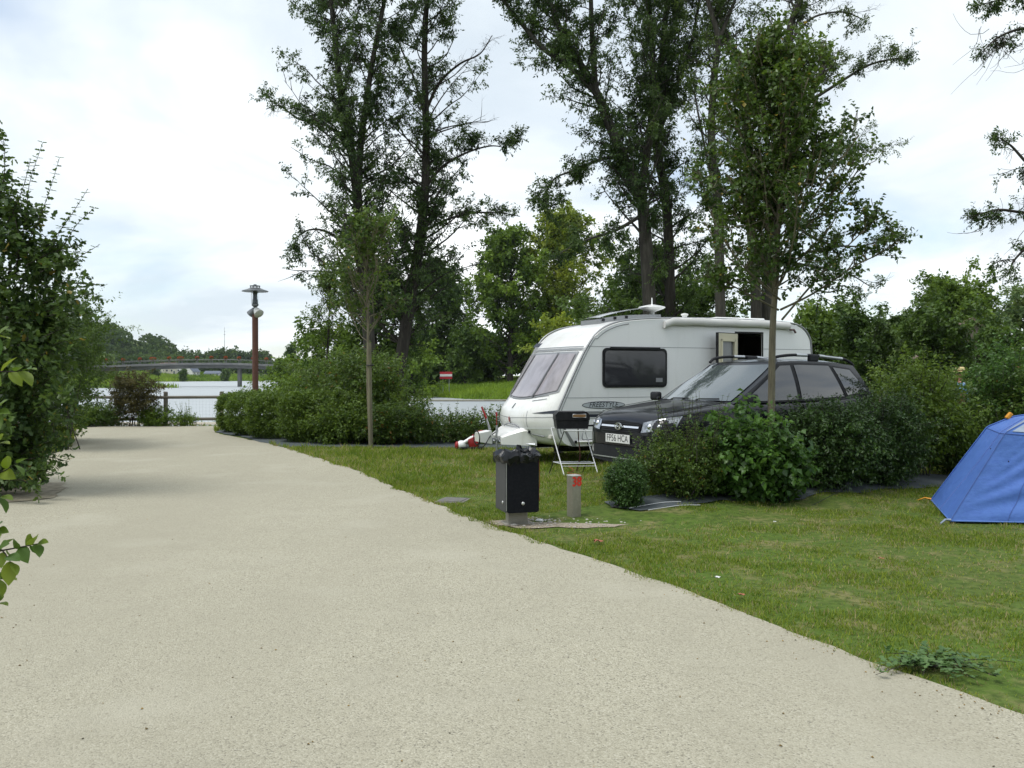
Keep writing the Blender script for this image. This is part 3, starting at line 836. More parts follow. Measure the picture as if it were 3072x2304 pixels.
# ------------------------------------------------------------------ houses across the water
m_wallw = mat('render_wall', (0.74, 0.70, 0.57), 0.9, noise=[(0.6, (0.5, 0.47, 0.38), 0.6, 0.4, 0.7)])
m_wallw2 = mat('render_white', (0.78, 0.78, 0.75), 0.9, noise=[(0.6, (0.56, 0.56, 0.52), 0.6, 0.4, 0.7)])
m_slate = mat('roof_slate', (0.09, 0.11, 0.15), 0.6, noise=[(3, (0.14, 0.16, 0.2), 0.7, 0.4, 0.7)])
m_tile = mat('roof_brown', (0.15, 0.10, 0.075), 0.8, noise=[(2, (0.10, 0.07, 0.055), 0.7, 0.4, 0.7)])
m_dark = mat('dark_pane', (0.03, 0.035, 0.045), 0.2)
m_door = mat('painted_door', (0.16, 0.19, 0.22), 0.6)
def house(loc, rz, w, d, h, rh, mw, mr, label, nwin=2, chim=True):
    H = thing('house', label, 'house', loc, rz)
    part('wall', J(box((0, 0, h / 2 - .2), (w, d, h + .4)), prism([(-d / 2, h), (d / 2, h), (0, h + rh)], -w / 2, w / 2, 'x')), mw, H)
    e = 0.35
    r = part('roof', J(*[([(-w / 2 - e, 0, h + rh + .12), (w / 2 + e, 0, h + rh + .12), (w / 2 + e, s * (d / 2 + e), h - e * rh / (d / 2) + .12), (-w / 2 - e, s * (d / 2 + e), h - e * rh / (d / 2) + .12),
                          (-w / 2 - e, 0, h + rh + .3), (w / 2 + e, 0, h + rh + .3), (w / 2 + e, s * (d / 2 + e), h - e * rh / (d / 2) + .3), (-w / 2 - e, s * (d / 2 + e), h - e * rh / (d / 2) + .3)],
                         [(0, 1, 2, 3), (4, 5, 6, 7), (0, 1, 5, 4), (1, 2, 6, 5), (2, 3, 7, 6), (3, 0, 4, 7)]) for s in (-1, 1)]), mr, H)
    if chim: part('chimney', box((w * .32, 0, h + rh + .3), (.6, .6, 1.2)), m_tile, r)
    for k in range(nwin):
        x = -w / 2 + w * (k + .7) / (nwin + .6)
        f = part('window', box((x, -d / 2 - .03, h * .58), (.9, .1, 1.2)), m_wallw2, H)
        part('pane', box((x, -d / 2 - .06, h * .58), (.75, .1, 1.05)), m_dark, f)
    part('door', box((w * .36, -d / 2 - .02, 1.0), (.9, .1, 2.0)), m_door, H)
    g = part('window', box((w / 2 + .02, 0, h * .6), (.1, .9, 1.1)), m_wallw2, H)
    part('pane', box((w / 2 + .05, 0, h * .6), (.1, .75, .95)), m_dark, g)
    return H
def hz(px, Y): x = (px - 1536) / FPX * Y; return (x, Y, gz(x, Y))
house(hz(512, 490), 0.25, 6.5, 7, 4.0, 2.6, m_wallw, m_tile, 'cream house with brown roof beside the oval riverside tree')
house(hz(540, 505), -0.15, 4.5, 6, 3.6, 2.2, m_wallw2, m_slate, 'small white house between the cream house and the gabled cottage')
house(hz(575, 488), 1.35, 7, 6, 2.6, 3.2, m_wallw2, m_slate, 'white cottage with a steep gable and blue slate roof')
house(hz(481, 480), 0.1, 3.2, 6, 4.2, 2.2, m_wallw, m_tile, 'narrow cream house behind the dark red-leaved shrub')
house(hz(640, 500), 0.0, 9, 5, 1.6, 1.4, m_wallw2, m_slate, 'low white outbuilding on the far meadow', 1, False)
house((34.9, 66, gz(34.9, 66)), 1.2, 10, 7, 2.6, 2.9, mat('barn_stone', (0.2, 0.17, 0.14), 0.9, noise=[(1.5, (0.12, 0.1, 0.085), 0.7, 0.4, 0.7)]), m_tile, 'brown tiled stone barn half hidden by the campsite trees', 2, False)

# ------------------------------------------------------------------ far woods (one mass of foliage each)
m_wood = leafmat('far_wood_leaf', (0.018, 0.040, 0.018), (0.058, 0.090, 0.032), trans=0.25, rough=0.7, spec=0.15)
def far_wood(name, label, trees, seed, cards=190):
    rng = np.random.default_rng(seed); f = Foliage(rng)
    for (x, y, z, r, h) in trees:
        n = int(cards * (r / 4.5) ** 1.2); D = nrm(rng.normal(0, 1, (n, 3))); D[:, 2] = np.abs(D[:, 2]) * 1.0 - 0.25 * (rng.uniform(0, 1, n) < .4)
        D = nrm(D); sh = lump(rng, 9, 0.35)
        P = D * np.array([r, r, h * .62]) * (sh(D) * rng.uniform(.75, 1.02, n))[:, None] + np.array([x, y, z + h * .38])
        f.add(P, D * .5 + rng.normal(0, .6, (n, 3)), rng.uniform(.9, 2.1, n) * r / 4.5, np.clip(rng.uniform(0, .45) + rng.uniform(0, .4, n), 0, .9))
    o = f.build(name, None, m_wood, wr=0.9); tag(o, label, 'woodland'); return o
rng = np.random.default_rng(81)
T = []
for _ in range(460):
    y = rng.uniform(560, 730); x = rng.uniform(-0.85, -0.378) * y
    z = gz(x, y)
    if x < -236: T.append((x, y, z - 1, rng.uniform(4.5, 8), rng.uniform(8, 13)))
far_wood('hillside_forest', 'wooded hillside rising beyond the bridge', T, 82, 80)
T = [(rng.uniform(-288, -230), rng.uniform(770, 820), 5 + rng.uniform(-1, 2), rng.uniform(6, 9), rng.uniform(14, 18)) for _ in range(46)]
T += [(rng.uniform(-215, -120), rng.uniform(800, 900), 2, rng.uniform(6, 9), rng.uniform(5, 7)) for _ in range(40)]
far_wood('distant_wood', 'distant rounded wood on the far bank behind the lamp post', T, 83, 130)
T = [((px - 1536) / FPX * y, y, gz((px - 1536) / FPX * y, y), r, h) for px, y, r, h in
     [(440, 520, 5, 9), (620, 530, 6, 8), (650, 540, 6, 9), (700, 545, 5, 8), (735, 550, 6, 9), (770, 560, 6, 9), (800, 570, 6, 10), (690, 600, 7, 10), (740, 620, 7, 10), (590, 560, 6, 10), (410, 515, 6, 10),
      (380, 505, 6, 10), (560, 560, 6, 9), (525, 560, 6, 10), (500, 545, 6, 9), (820, 560, 6, 9)]]
far_wood('bank_thicket', 'belt of trees behind the riverside houses', T, 84)
T = [((px - 1536) / FPX * y, y, gz((px - 1536) / FPX * y, y), r, h) for px, y, r, h in
     [(230, 262, 3.5, 5.5), (270, 256, 3, 4.5), (300, 262, 3.5, 6), (250, 290, 4, 7), (330, 270, 3, 5), (205, 260, 4, 6), (170, 255, 4, 7), (350, 285, 3, 5)]]
far_wood('spit_thicket', 'leafy thicket growing on the spit under the bridge', T, 85)

T = [((px - 1536) / FPX * y, y, gz((px - 1536) / FPX * y, y), rr, h) for px, y, rr, h in
     [(1150 + 28 * i, 165 + 18 * sin(i * 2.1), 4.5 + 1.2 * sin(i * 1.7), 6.5 + 1.5 * sin(i * 1.3)) for i in range(30)]]
far_wood('river_thicket', 'thick belt of bushes on the bank beyond the striped sign', T, 86, 330)
T = [((px - 1536) / FPX * y, y, gz((px - 1536) / FPX * y, y), rr, h) for px, y, rr, h in
     [(1950 + 36 * i, 92 + 8 * sin(i * 2.1), 3.4 + .8 * sin(i * 1.7), 5.0 + 1.2 * sin(i * 1.3)) for i in range(36)]]
far_wood('field_thicket', 'belt of bushes along the field behind the campsite trees', T, 87, 360)
T = [(x_, -32 + 4 * sin(x_ * .7), 0, 4.2 + sin(x_ * 1.3), 8 + 3 * sin(x_ * .9)) for x_ in np.arange(-50, 54, 5.5)]
far_wood('campsite_treeline', 'row of campsite trees mirrored in the car and caravan windows', T, 88, 300)

# ------------------------------------------------------------------ mid-distance trees
m_bark = mat('bark_grey', (0.05, 0.045, 0.039), 0.95, spec=0.15, noise=[((9, 9, 1.5), (0.09, 0.083, 0.07), 0.8, 0.45, 0.65), (1.5, (0.05, 0.055, 0.04), 0.6, 0.45, 0.7)], bump=[((14, 14, 2.5), 0.8, 0.05)])
m_bark_d = mat('bark_dark', (0.045, 0.04, 0.034), 0.95, spec=0.15, noise=[((9, 9, 1.5), (0.08, 0.072, 0.06), 0.8, 0.45, 0.65)], bump=[((14, 14, 2.5), 0.8, 0.05)])
L_mid = leafmat('leaf_mid_green', (0.028, 0.062, 0.014), (0.10, 0.16, 0.03), trans=0.35)
L_yel = leafmat('leaf_yellow_green', (0.045, 0.085, 0.015), (0.16, 0.20, 0.035), trans=0.4)
L_dark = leafmat('leaf_dark_green', (0.018, 0.042, 0.012), (0.06, 0.105, 0.025), trans=0.3)
L_grey = leafmat('leaf_grey_green', (0.05, 0.09, 0.045), (0.13, 0.18, 0.09), trans=0.35)

def round_tree(name, label, loc, h, r, lm, seed, n_limb=34, leaf=0.45, tw=9, group=None, base=0.12, bark=None, clump=0.85, el=0.55, nl=6):
    rng = np.random.default_rng(seed)
    t = thing(name, label, 'tree', loc, 0, group); f = Foliage(rng); tb = []
    P = spline([(0, 0, -.4), (rng.normal(0, .2), rng.normal(0, .2), h * .3), (rng.normal(0, .4), rng.normal(0, .4), h * .62), (rng.normal(0, .5), rng.normal(0, .5), h * .93)], 6)
    R = np.linspace(h * .022, h * .003, len(P)); tb.append((P, R, 8))
    grow(rng, f, tb, P, R, n_limb, r, t0=base, prof=lambda q: (sin(pi * (0.18 + 0.74 * q)) ** 0.7), el=el, lift=0.3, sub=6, tw=int(tw * .75), tw_len=leaf * 2.4, nl=nl, leaf=leaf * 1.18, bare=0.0, clump=clump, twig_r=0, limb_k=3)
    wood('trunk', t, bark or m_bark_d, tb, f); f.build('crown', t, lm, wr=0.6)
    return t
def spot(px, Y, dz=0.0):
    x = (px - 1536) / FPX * Y; return (x, Y, gz(x, Y) + dz)
round_tree('broadleaf_tree', 'tall yellow-green tree across the water beside the caravan roof', spot(1690, 140), 27, 10.5, L_yel, 101, 70, 0.55, 14)
round_tree('broadleaf_tree', 'broad mid-green tree behind the striped river sign', spot(1530, 136), 24, 10.0, L_mid, 102, 70, 0.55, 14, base=.06)
round_tree('broadleaf_tree', 'dark rounded tree between the tall trunks and the striped sign', spot(1305, 150), 20, 9.5, L_dark, 103, 64, 0.55, 14, base=.06)
round_tree('broadleaf_tree', 'low bushy tree on the bank just before the striped sign', spot(1240, 120), 9.0, 5.5, L_mid, 104, 36, 0.42, 11, base=0.03)
round_tree('broadleaf_tree', 'small dark bushy tree standing behind the striped sign', spot(1395, 138), 8.5, 5.0, L_dark, 105, 36, 0.42, 11, base=0.03)
round_tree('broadleaf_tree', 'dense dark tree filling the gap behind the tall leaning trunks', spot(1860, 62), 11.5, 6.4, L_dark, 106, 64, 0.26, 14, base=0.05)
round_tree('broadleaf_tree', 'olive-green tree showing above the caravan aerial', spot(1740, 75), 10.0, 6.0, L_yel, 107, 50, 0.3, 13, base=0.05)
round_tree('broadleaf_tree', 'dark tree behind the middle trunks over the caravan roof', spot(2050, 60), 8.6, 5.6, L_dark, 108, 46, 0.26, 13, base=0.05)
round_tree('broadleaf_tree', 'yellow-green bushy tree behind the caravan roof vent', spot(2240, 66), 7.0, 5.6, L_yel, 109, 44, 0.28, 13, base=0.03)
round_tree('broadleaf_tree', 'mid-green bushy tree rising behind the rear of the caravan', spot(2490, 62), 6.6, 4.6, L_mid, 110, 56, 0.26, 14, base=0.03)
round_tree('willow_tree', 'grey-green feathery willow between two rounder trees', spot(2690, 80), 10.4, 5.6, L_grey, 111, 60, 0.3, 14, base=0.08)
round_tree('broadleaf_tree', 'large round-topped green tree behind the person in the hat', spot(2880, 72), 9.4, 5.8, L_mid, 112, 70, 0.28, 15, base=0.05)
round_tree('broadleaf_tree', 'bluish-green tree beside the brown barn', spot(3115, 60), 7.4, 3.6, L_grey, 113, 36, 0.26, 12, base=0.05)
round_tree('broadleaf_tree', 'dark low tree in front of the brown barn', spot(2975, 56), 3.9, 3.2, L_dark, 114, 30, 0.24, 12, base=0.02)
round_tree('broadleaf_tree', 'dark spreading tree between the caravan and the willow', spot(2590, 56), 4.8, 4.0, L_dark, 115, 40, 0.24, 13, base=0.02)
round_tree('broadleaf_tree', 'dark low tree under the round-topped tree', spot(2775, 54), 4.6, 4.0, L_dark, 116, 40, 0.24, 13, base=0.02)
round_tree('poplar_tree', 'lone dark tree with a ragged top behind the far bridge end', spot(878, 330), 14, 4.0, L_dark, 117, 26, 0.8, 8, base=0.08)
round_tree('broadleaf_tree', 'round green bush tree at the end of the bridge', spot(845, 215), 6.0, 3.6, L_mid, 118, 26, 0.6, 8, base=0.03)
round_tree('broadleaf_tree', 'dark bush tree on the bank by the concrete abutment', spot(925, 190), 5.5, 3.6, L_mid, 119, 24, 0.55, 8, base=0.03)
round_tree('broadleaf_tree', 'pale green round tree on the spit before the wooded hill', spot(318, 275), 8.6, 4.0, L_grey, 120, 26, 0.7, 9, base=0.03)
round_tree('bank_tree', 'small oval dark tree on the meadow bank by the white houses', spot(549, 447), 6.4, 1.9, L_dark, 121, 22, 0.6, 8, base=0.1)
round_tree('bank_tree', 'dark round tree on the meadow before the narrow cream house', spot(468, 452), 7.4, 2.9, L_dark, 122, 22, 0.7, 8, base=0.1)
round_tree('bank_tree', 'dark round tree on the meadow before the low outbuilding', spot(674, 470), 7.0, 3.1, L_dark, 123, 22, 0.7, 8, base=0.1)
def far_mast():
    x = (674 - 1536) / FPX * 850
    m = thing('radio_mast', 'thin lattice mast above the distant wood', 'mast', (x, 850, gz(x, 850)))
    part('mast', tube([(0, 0, 0), (0, 0, 24), (0, 0, 42)], [.35, .22, .1], 4), m_rail, m)
    for z_, w_ in ((35, 1.6), (38, 1.0)): part('antenna', box((0, 0, z_), (w_, .3, .4)), m_rail, m)
far_mast()
# ------------------------------------------------------------------ tall riverside trees
L_ash = leafmat('leaf_ash', (0.014, 0.036, 0.015), (0.052, 0.088, 0.030), trans=0.3)
L_ash2 = leafmat('leaf_ash_light', (0.016, 0.038, 0.014), (0.060, 0.095, 0.028), trans=0.3)
def stem_from(px_pts, Y, depth=None, jit=0.0, rng=None, k=6):
    P = np.array([at(px, py, Y + (0 if depth is None else depth[i])) for i, (px, py) in enumerate(px_pts)])
    return spline(P, k)
def tall_tree(name, label, stems_, seed, lm, bark, Y, group=None, **kw):
    """stems_: list of (picture points, r0, r1, n_limb, Lmax, t0, depth offsets, overrides)"""
    rng = np.random.default_rng(seed); f = Foliage(rng); tb = []
    b = stems_[0][0][0]; base = at(b[0], b[1], Y); base[2] = gz(base[0], Y)
    t = thing(name, label, 'tree', tuple(base), 0, group)
    for pts, r0, r1, nl_, Lm, t0, dep, ov in stems_:
        P = stem_from(pts, Y, dep) - base
        if pts is stems_[0][0]: P[0, 2] = -0.4
        R = np.linspace(r0, r1, len(P)); tb.append((P, R, 9))
        q = dict(kw); q.update(ov)
        grow(rng, f, tb, P, R, nl_, Lm, t0=t0, **q)
    wood('trunk', t, bark, tb, f)
    f.build('crown', t, lm, wr=0.42)
    return t
ASH = dict(sub=6, tw=9, tw_len=0.46, nl=8, leaf=0.165, bare=0.14, clump=0.86, el=0.6, lift=0.12, droop=0.45, limb_r=0.26, lmin=.25, twig_r=.005)
flat = lambda q: 0.75 + 0.25 * sin(pi * q)
low = lambda q: 1.12 - 0.42 * q
tall_tree('ash_tree', 'tall forked ash beside the hedge with two upright stems', [
    ([(1112, 1110), (1100, 920), (1084, 760), (1073, 600), (1050, 420), (1025, 295), (1005, 100), (995, 0), (985, -150)], .32, .08, 120, 4.5, .12, [0, 0, 0, 0, .2, .4, .6, .8, 1], dict(prof=low, tpow=1.35)),
    ([(1073, 620), (1080, 480), (1090, 380), (1112, 230), (1130, 127), (1156, 0), (1170, -130)], .19, .07, 48, 3.4, .08, [0, -.3, -.6, -.9, -1.2, -1.5, -1.8], dict(prof=flat)),
    ([(1060, 470), (1010, 400), (960, 370), (900, 360), (840, 320), (800, 330)], .10, .02, 8, 1.6, .25, None, dict(prof=flat, bare=.3)),
    ([(1066, 760), (990, 700), (930, 690), (880, 720)], .09, .02, 6, 1.5, .25, None, dict(prof=flat, bare=.5, lift=-.25)),
], 201, L_ash, m_bark, 42, **ASH)
tall_tree('ash_tree', 'tall single-stemmed ash with a bare side branch near its top', [
    ([(1190, 1120), (1205, 1060), (1240, 844), (1262, 700), (1276, 560), (1279, 400), (1274, 169), (1282, 0), (1290, -150)], .36, .09, 120, 4.6, .14, [0, 0, 0, 0, 0, 0, 0, 0, 0], dict(prof=low, tpow=1.35)),
    ([(1280, 330), (1320, 250), (1380, 195), (1440, 165), (1477, 110)], .09, .02, 7, 1.2, .2, None, dict(prof=flat, bare=1.0)),
    ([(1278, 560), (1330, 500), (1400, 460), (1470, 440), (1520, 445)], .09, .02, 9, 1.7, .25, None, dict(prof=flat)),
    ([(1262, 700), (1340, 660), (1420, 640), (1500, 640), (1560, 650)], .08, .02, 8, 1.5, .25, None, dict(prof=flat, bare=.3)),
    ([(1270, 330), (1240, 230), (1205, 150), (1180, 90)], .08, .02, 6, 1.0, .2, None, dict(prof=flat, bare=.5)),
], 202, L_ash, m_bark_d, 44, **ASH)
DEN = dict(sub=6, tw=9, tw_len=0.5, nl=8, leaf=0.165, bare=0.04, clump=0.92, el=0.68, lift=0.12, droop=0.4, limb_r=0.26, lmin=.25, twig_r=.005)
tall_tree('riverside_tree', 'big leaning tree with a forked trunk above the caravan front', [
    ([(1956, 1110), (1950, 940), (1932, 659), (1915, 580), (1850, 430), (1780, 262), (1710, 150), (1660, 40), (1620, -100)], .36, .10, 78, 3.5, .16, None, dict(prof=flat)),
    ([(1917, 600), (1950, 390), (1957, 200), (1945, 0), (1935, -150)], .21, .08, 58, 3.3, .08, [0, .4, .8, 1, 1.2], dict(prof=flat)),
    ([(1790, 285), (1700, 195), (1633, 153), (1560, 70), (1505, 0), (1440, -90)], .15, .06, 12, 1.9, .15, [0, -.2, -.4, -.6, -.8, -1], dict(prof=flat)),
    ([(1785, 262), (1775, 100), (1770, -60), (1765, -150)], .15, .06, 12, 2.8, .1, None, dict(prof=flat)),
    ([(1870, 470), (1800, 480), (1730, 510), (1660, 540), (1630, 610)], .10, .02, 9, 1.8, .25, None, dict(prof=flat, lift=-.1)),
    ([(1935, 640), (1850, 690), (1760, 720), (1680, 760)], .10, .02, 9, 1.9, .25, [0, -.5, -1, -1.5], dict(prof=flat)),
], 203, L_ash, m_bark, 40, **DEN)
tall_tree('riverside_tree', 'dark upright tree just behind the big leaning trunk', [
    ([(2015, 1110), (2011, 915), (1999, 622), (1965, 403), (1978, 244), (2000, 0), (2012, -140)], .31, .09, 86, 3.3, .1, None, dict(prof=flat)),
    ([(1967, 420), (2030, 260), (2075, 120), (2100, -20)], .13, .06, 12, 2.0, .15, None, dict(prof=flat)),
], 204, L_ash, m_bark_d, 42, **DEN)
SPA = dict(sub=6, tw=6, tw_len=0.42, nl=8, leaf=0.135, bare=0.15, clump=0.8, el=0.68, lift=0.18, droop=0.4, limb_r=0.26, lmin=.25, twig_r=.005)
tall_tree('riverside_tree', 'slim pale-barked tree with sparse leaves above the roof aerial', [
    ([(2165, 1110), (2161, 940), (2152, 610), (2133, 427), (2140, 244), (2152, 122), (2120, 0), (2100, -140)], .26, .07, 58, 2.5, .2, None, dict(prof=flat)),
    ([(2152, 130), (2180, 60), (2215, -30), (2240, -120)], .10, .05, 8, 1.6, .2, None, dict(prof=flat)),
    ([(2150, 620), (2110, 430), (2085, 300), (2080, 250)], .07, .02, 6, 1.0, .2, None, dict(prof=flat, bare=.6)),
], 205, L_ash2, m_bark, 38, **SPA)
tall_tree('riverside_tree', 'double-trunked tree half hidden by the young poplar', [
    ([(2262, 1110), (2268, 915), (2250, 640), (2236, 400), (2217, 201), (2176, 110), (2150, 0), (2140, -120)], .29, .08, 50, 2.5, .26, None, dict(prof=flat)),
    ([(2310, 1110), (2300, 900), (2330, 520), (2362, 122), (2400, 0), (2420, -120)], .33, .09, 56, 2.8, .2, [.6, .6, .6, .6, .6, .6], dict(prof=flat)),
    ([(2345, 480), (2410, 330), (2465, 215), (2490, 180)], .15, .07, 14, 1.5, .1, None, dict(prof=flat, clump=1.0, bare=0, tint=.75)),
    ([(2420, 310), (2500, 260), (2600, 200), (2680, 180), (2720, 180)], .09, .02, 14, 1.6, .2, None, dict(prof=flat, bare=.1)),
    ([(2365, 130), (2430, 60), (2520, 40), (2580, 60)], .07, .02, 9, 1.3, .2, None, dict(prof=flat, bare=.4)),
    ([(2340, 560), (2450, 520), (2530, 470), (2590, 460)], .09, .02, 12, 1.9, .15, None, dict(prof=flat)),
    ([(2335, 640), (2450, 720), (2560, 740), (2660, 720)], .08, .02, 11, 1.5, .2, None, dict(prof=flat, bare=.15)),
    ([(2320, 780), (2440, 800), (2540, 820), (2610, 860)], .08, .02, 11, 1.7, .15, None, dict(prof=flat)),
], 206, L_ash2, m_bark, 41, **SPA)
# overhanging tree whose trunk stands beyond the frame
def overhang():
    rng = np.random.default_rng(207); f = Foliage(rng); tb = []; Y = 21.0
    base = np.array([16.6, Y, 0.0]); t = thing('ash_tree', 'overhanging ash whose drooping bare twigs hang beside the tent', 'tree', tuple(base))
    P = spline([(0, 0, -.4), (.1, 0, 3), (0, .1, 7), (.3, 0, 12)], 6); R = np.linspace(.34, .12, len(P)); tb.append((P, R, 9))
    grow(rng, f, tb, P, R, 10, 2.6, t0=.35, az=(0.3, 1.2), **SPA)
    lim = [([(3560, 250), (3300, 130), (3100, 90), (3000, 110), (2940, 160)], 10, .9, -.3), ([(3560, 100), (3250, 20), (3080, -10), (2930, 20)], 10, .8, -.1),
           ([(3560, 700), (3300, 560), (3120, 520), (3030, 440), (3000, 420)], 10, .9, .0), ([(3560, 760), (3300, 640), (3090, 640), (2990, 630), (2920, 650)], 10, .8, -.1),
           ([(3560, 900), (3300, 760), (3130, 720), (3050, 770), (3020, 830)], 9, .8, -.2)]
    for pts, nl_, Lm, lift in lim:
        P = stem_from(pts, Y) - base; R = np.linspace(.07, .012, len(P)); tb.append((P, R, 6))
        q = dict(SPA); q.update(bare=.2, lift=lift, tw_len=.24, leaf=.085, nl=8, clump=.72, twig_r=.003, el=.3, sub=6, tw=5)
        grow(rng, f, tb, P, R, nl_, Lm, t0=.5, **q)
    # hanging bare twigs
    for _ in range(26):
        u = rng.uniform(2925, 3110); v = rng.uniform(80, 170) if rng.uniform() < .7 else rng.uniform(600, 760)
        p = at(u, v, Y) - base; d = np.array([-.5 + rng.normal(0, .3), rng.normal(0, .3), -.8])
        tb.append((branch_path(rng, p, d, rng.uniform(.6, 1.5), 7, .2, rng.uniform(-.05, .35)), np.linspace(.008, .003, 8), 3))
    wood('trunk', t, m_bark_d, tb, f); f.build('crown', t, L_ash, wr=.42)
overhang()

# ------------------------------------------------------------------ young poplar in the shrub row
L_pop = leafmat('leaf_poplar', (0.016, 0.042, 0.013), (0.068, 0.115, 0.027), trans=0.3, rough=0.4, spec=0.45, autumn=(0.28, 0.22, 0.03))
m_bark_y = mat('bark_young', (0.16, 0.14, 0.09), 0.8, noise=[((30, 30, 4), (0.09, 0.08, 0.05), 0.8, 0.45, 0.65), (7, (0.2, 0.19, 0.12), 0.6, 0.5, 0.7)], bump=[((60, 60, 8), 0.4, 0.01)])
def young_poplar():
    rng = np.random.default_rng(211); f = Foliage(rng); tb = []; Y = 11.1
    base = at(2314, 1500, Y); base[2] = gz(base[0], Y)
    t = thing('young_poplar', 'young poplar with a slim straight trunk growing among the shrubs', 'tree', tuple(base))
    P = stem_from([(2310, 1540), (2314, 1240), (2318, 980), (2330, 800), (2334, 600), (2336, 400), (2338, 230)], Y) - base; P[0, 2] = -.2
    R = np.interp(np.linspace(0, 1, len(P)), [0, .3, 1], [.052, .043, .008]); tb.append((P, R, 10))
    h0 = at(0, 960, Y)[2] - base[2]
    grow(rng, f, tb, P, R, 74, 1.5, t0=.40, prof=lambda q: np.interp(q, [.40, .5, .62, .78, .9, 1], [.85, 1.05, 1.1, .95, .65, .3]), el=.68, lift=.5, sub=7, sub_len=.42, tw=8, tw_len=.2, nl=8, leaf=.056, bare=0, clump=.97, limb_r=.4, droop=.5, twig_r=.003)
    for pts in ([(2345, 960), (2430, 860), (2520, 760), (2590, 690), (2620, 640)], [(2340, 930), (2440, 880), (2560, 800), (2640, 760), (2690, 720)],
                [(2340, 900), (2250, 820), (2170, 720), (2120, 600), (2100, 520)], [(2335, 930), (2240, 880), (2160, 840), (2110, 830)]):
        Q = stem_from(pts, Y, [0, -.2, -.3, -.4, -.4][:len(pts)]) - base; R = np.linspace(.016, .004, len(Q)); tb.append((Q, R, 5))
        grow(rng, f, tb, Q, R, 9, .30, t0=.2, el=.5, lift=.3, sub=4, tw=4, tw_len=.16, nl=6, leaf=.056, bare=0, clump=1, droop=.5, twig_r=.003)
    wood('trunk', t, m_bark_y, tb, f); f.build('crown', t, L_pop, wr=.85)
young_poplar()

# ------------------------------------------------------------------ staked sapling
L_sap = leafmat('leaf_sapling', (0.020, 0.048, 0.014), (0.075, 0.12, 0.03), trans=0.35, autumn=(0.3, 0.24, 0.03))
def sapling():
    rng = np.random.default_rng(221); f = Foliage(rng); tb = []; Y = 18.9
    base = at(1112, 1345, Y); base[2] = gz(base[0], Y)
    t = thing('staked_sapling', 'thin sapling tied to a tall timber stake before the hedge', 'tree', tuple(base))
    P = stem_from([(1112, 1345), (1104, 1150), (1104, 980), (1100, 800), (1098, 690)], Y) - base; P[0, 2] = -.1
    R = np.linspace(.045, .008, len(P)); tb.append((P, R, 8))
    grow(rng, f, tb, P, R, 46, 1.5, t0=.42, prof=lambda q: np.interp(q, [.4, .55, .75, 1], [.9, 1, .7, .3]), el=.7, lift=.35, sub=5, tw=4, tw_len=.22, nl=6, leaf=.085, bare=0, clump=.9, droop=.4, twig_r=.003)
    wood('trunk', t, m_bark_y, tb, f); f.build('crown', t, L_sap, wr=.7)
    s = part('stake', cyl((0.02, -.09, -.2), (-.02, -.07, 2.33), .05, .045, 10), mat('stake_wood', (0.17, 0.155, 0.10), 0.85, noise=[((20, 20, 2), (0.10, 0.09, 0.06), 0.8, 0.4, 0.65), (3, (0.14, 0.16, 0.07), 0.6, 0.5, 0.7)]), t, sm=40)
    part('tie', tube([(.0 + .075 * cos(a), -.06 + .085 * sin(a), 1.83) for a in np.linspace(0, 2 * pi, 14)], .014, 5), mat('rubber_black', (0.015, 0.015, 0.016), 0.6), s)
sapling()
def hedge_sapling():
    rng = np.random.default_rng(222); f = Foliage(rng); tb = []; Y = 24.0
    base = at(975, 1330, Y); base[2] = 0
    t = thing('slender_sapling', 'slender fine-leaved sapling poking up out of the hedge', 'tree', tuple(base))
    P = stem_from([(975, 1355), (978, 1150), (985, 1000), (990, 900), (992, 860)], Y) - base; P[0, 2] = -.1
    R = np.linspace(.04, .008, len(P)); tb.append((P, R, 6))
    grow(rng, f, tb, P, R, 24, .75, t0=.4, prof=lambda q: 1 - .4 * abs(q - .6), el=.7, lift=.4, sub=5, tw=5, tw_len=.25, nl=8, leaf=.085, bare=0, clump=.75, twig_r=.004)
    wood('trunk', t, m_bark_d, tb, f); f.build('crown', t, L_sap, wr=.4)
hedge_sapling()

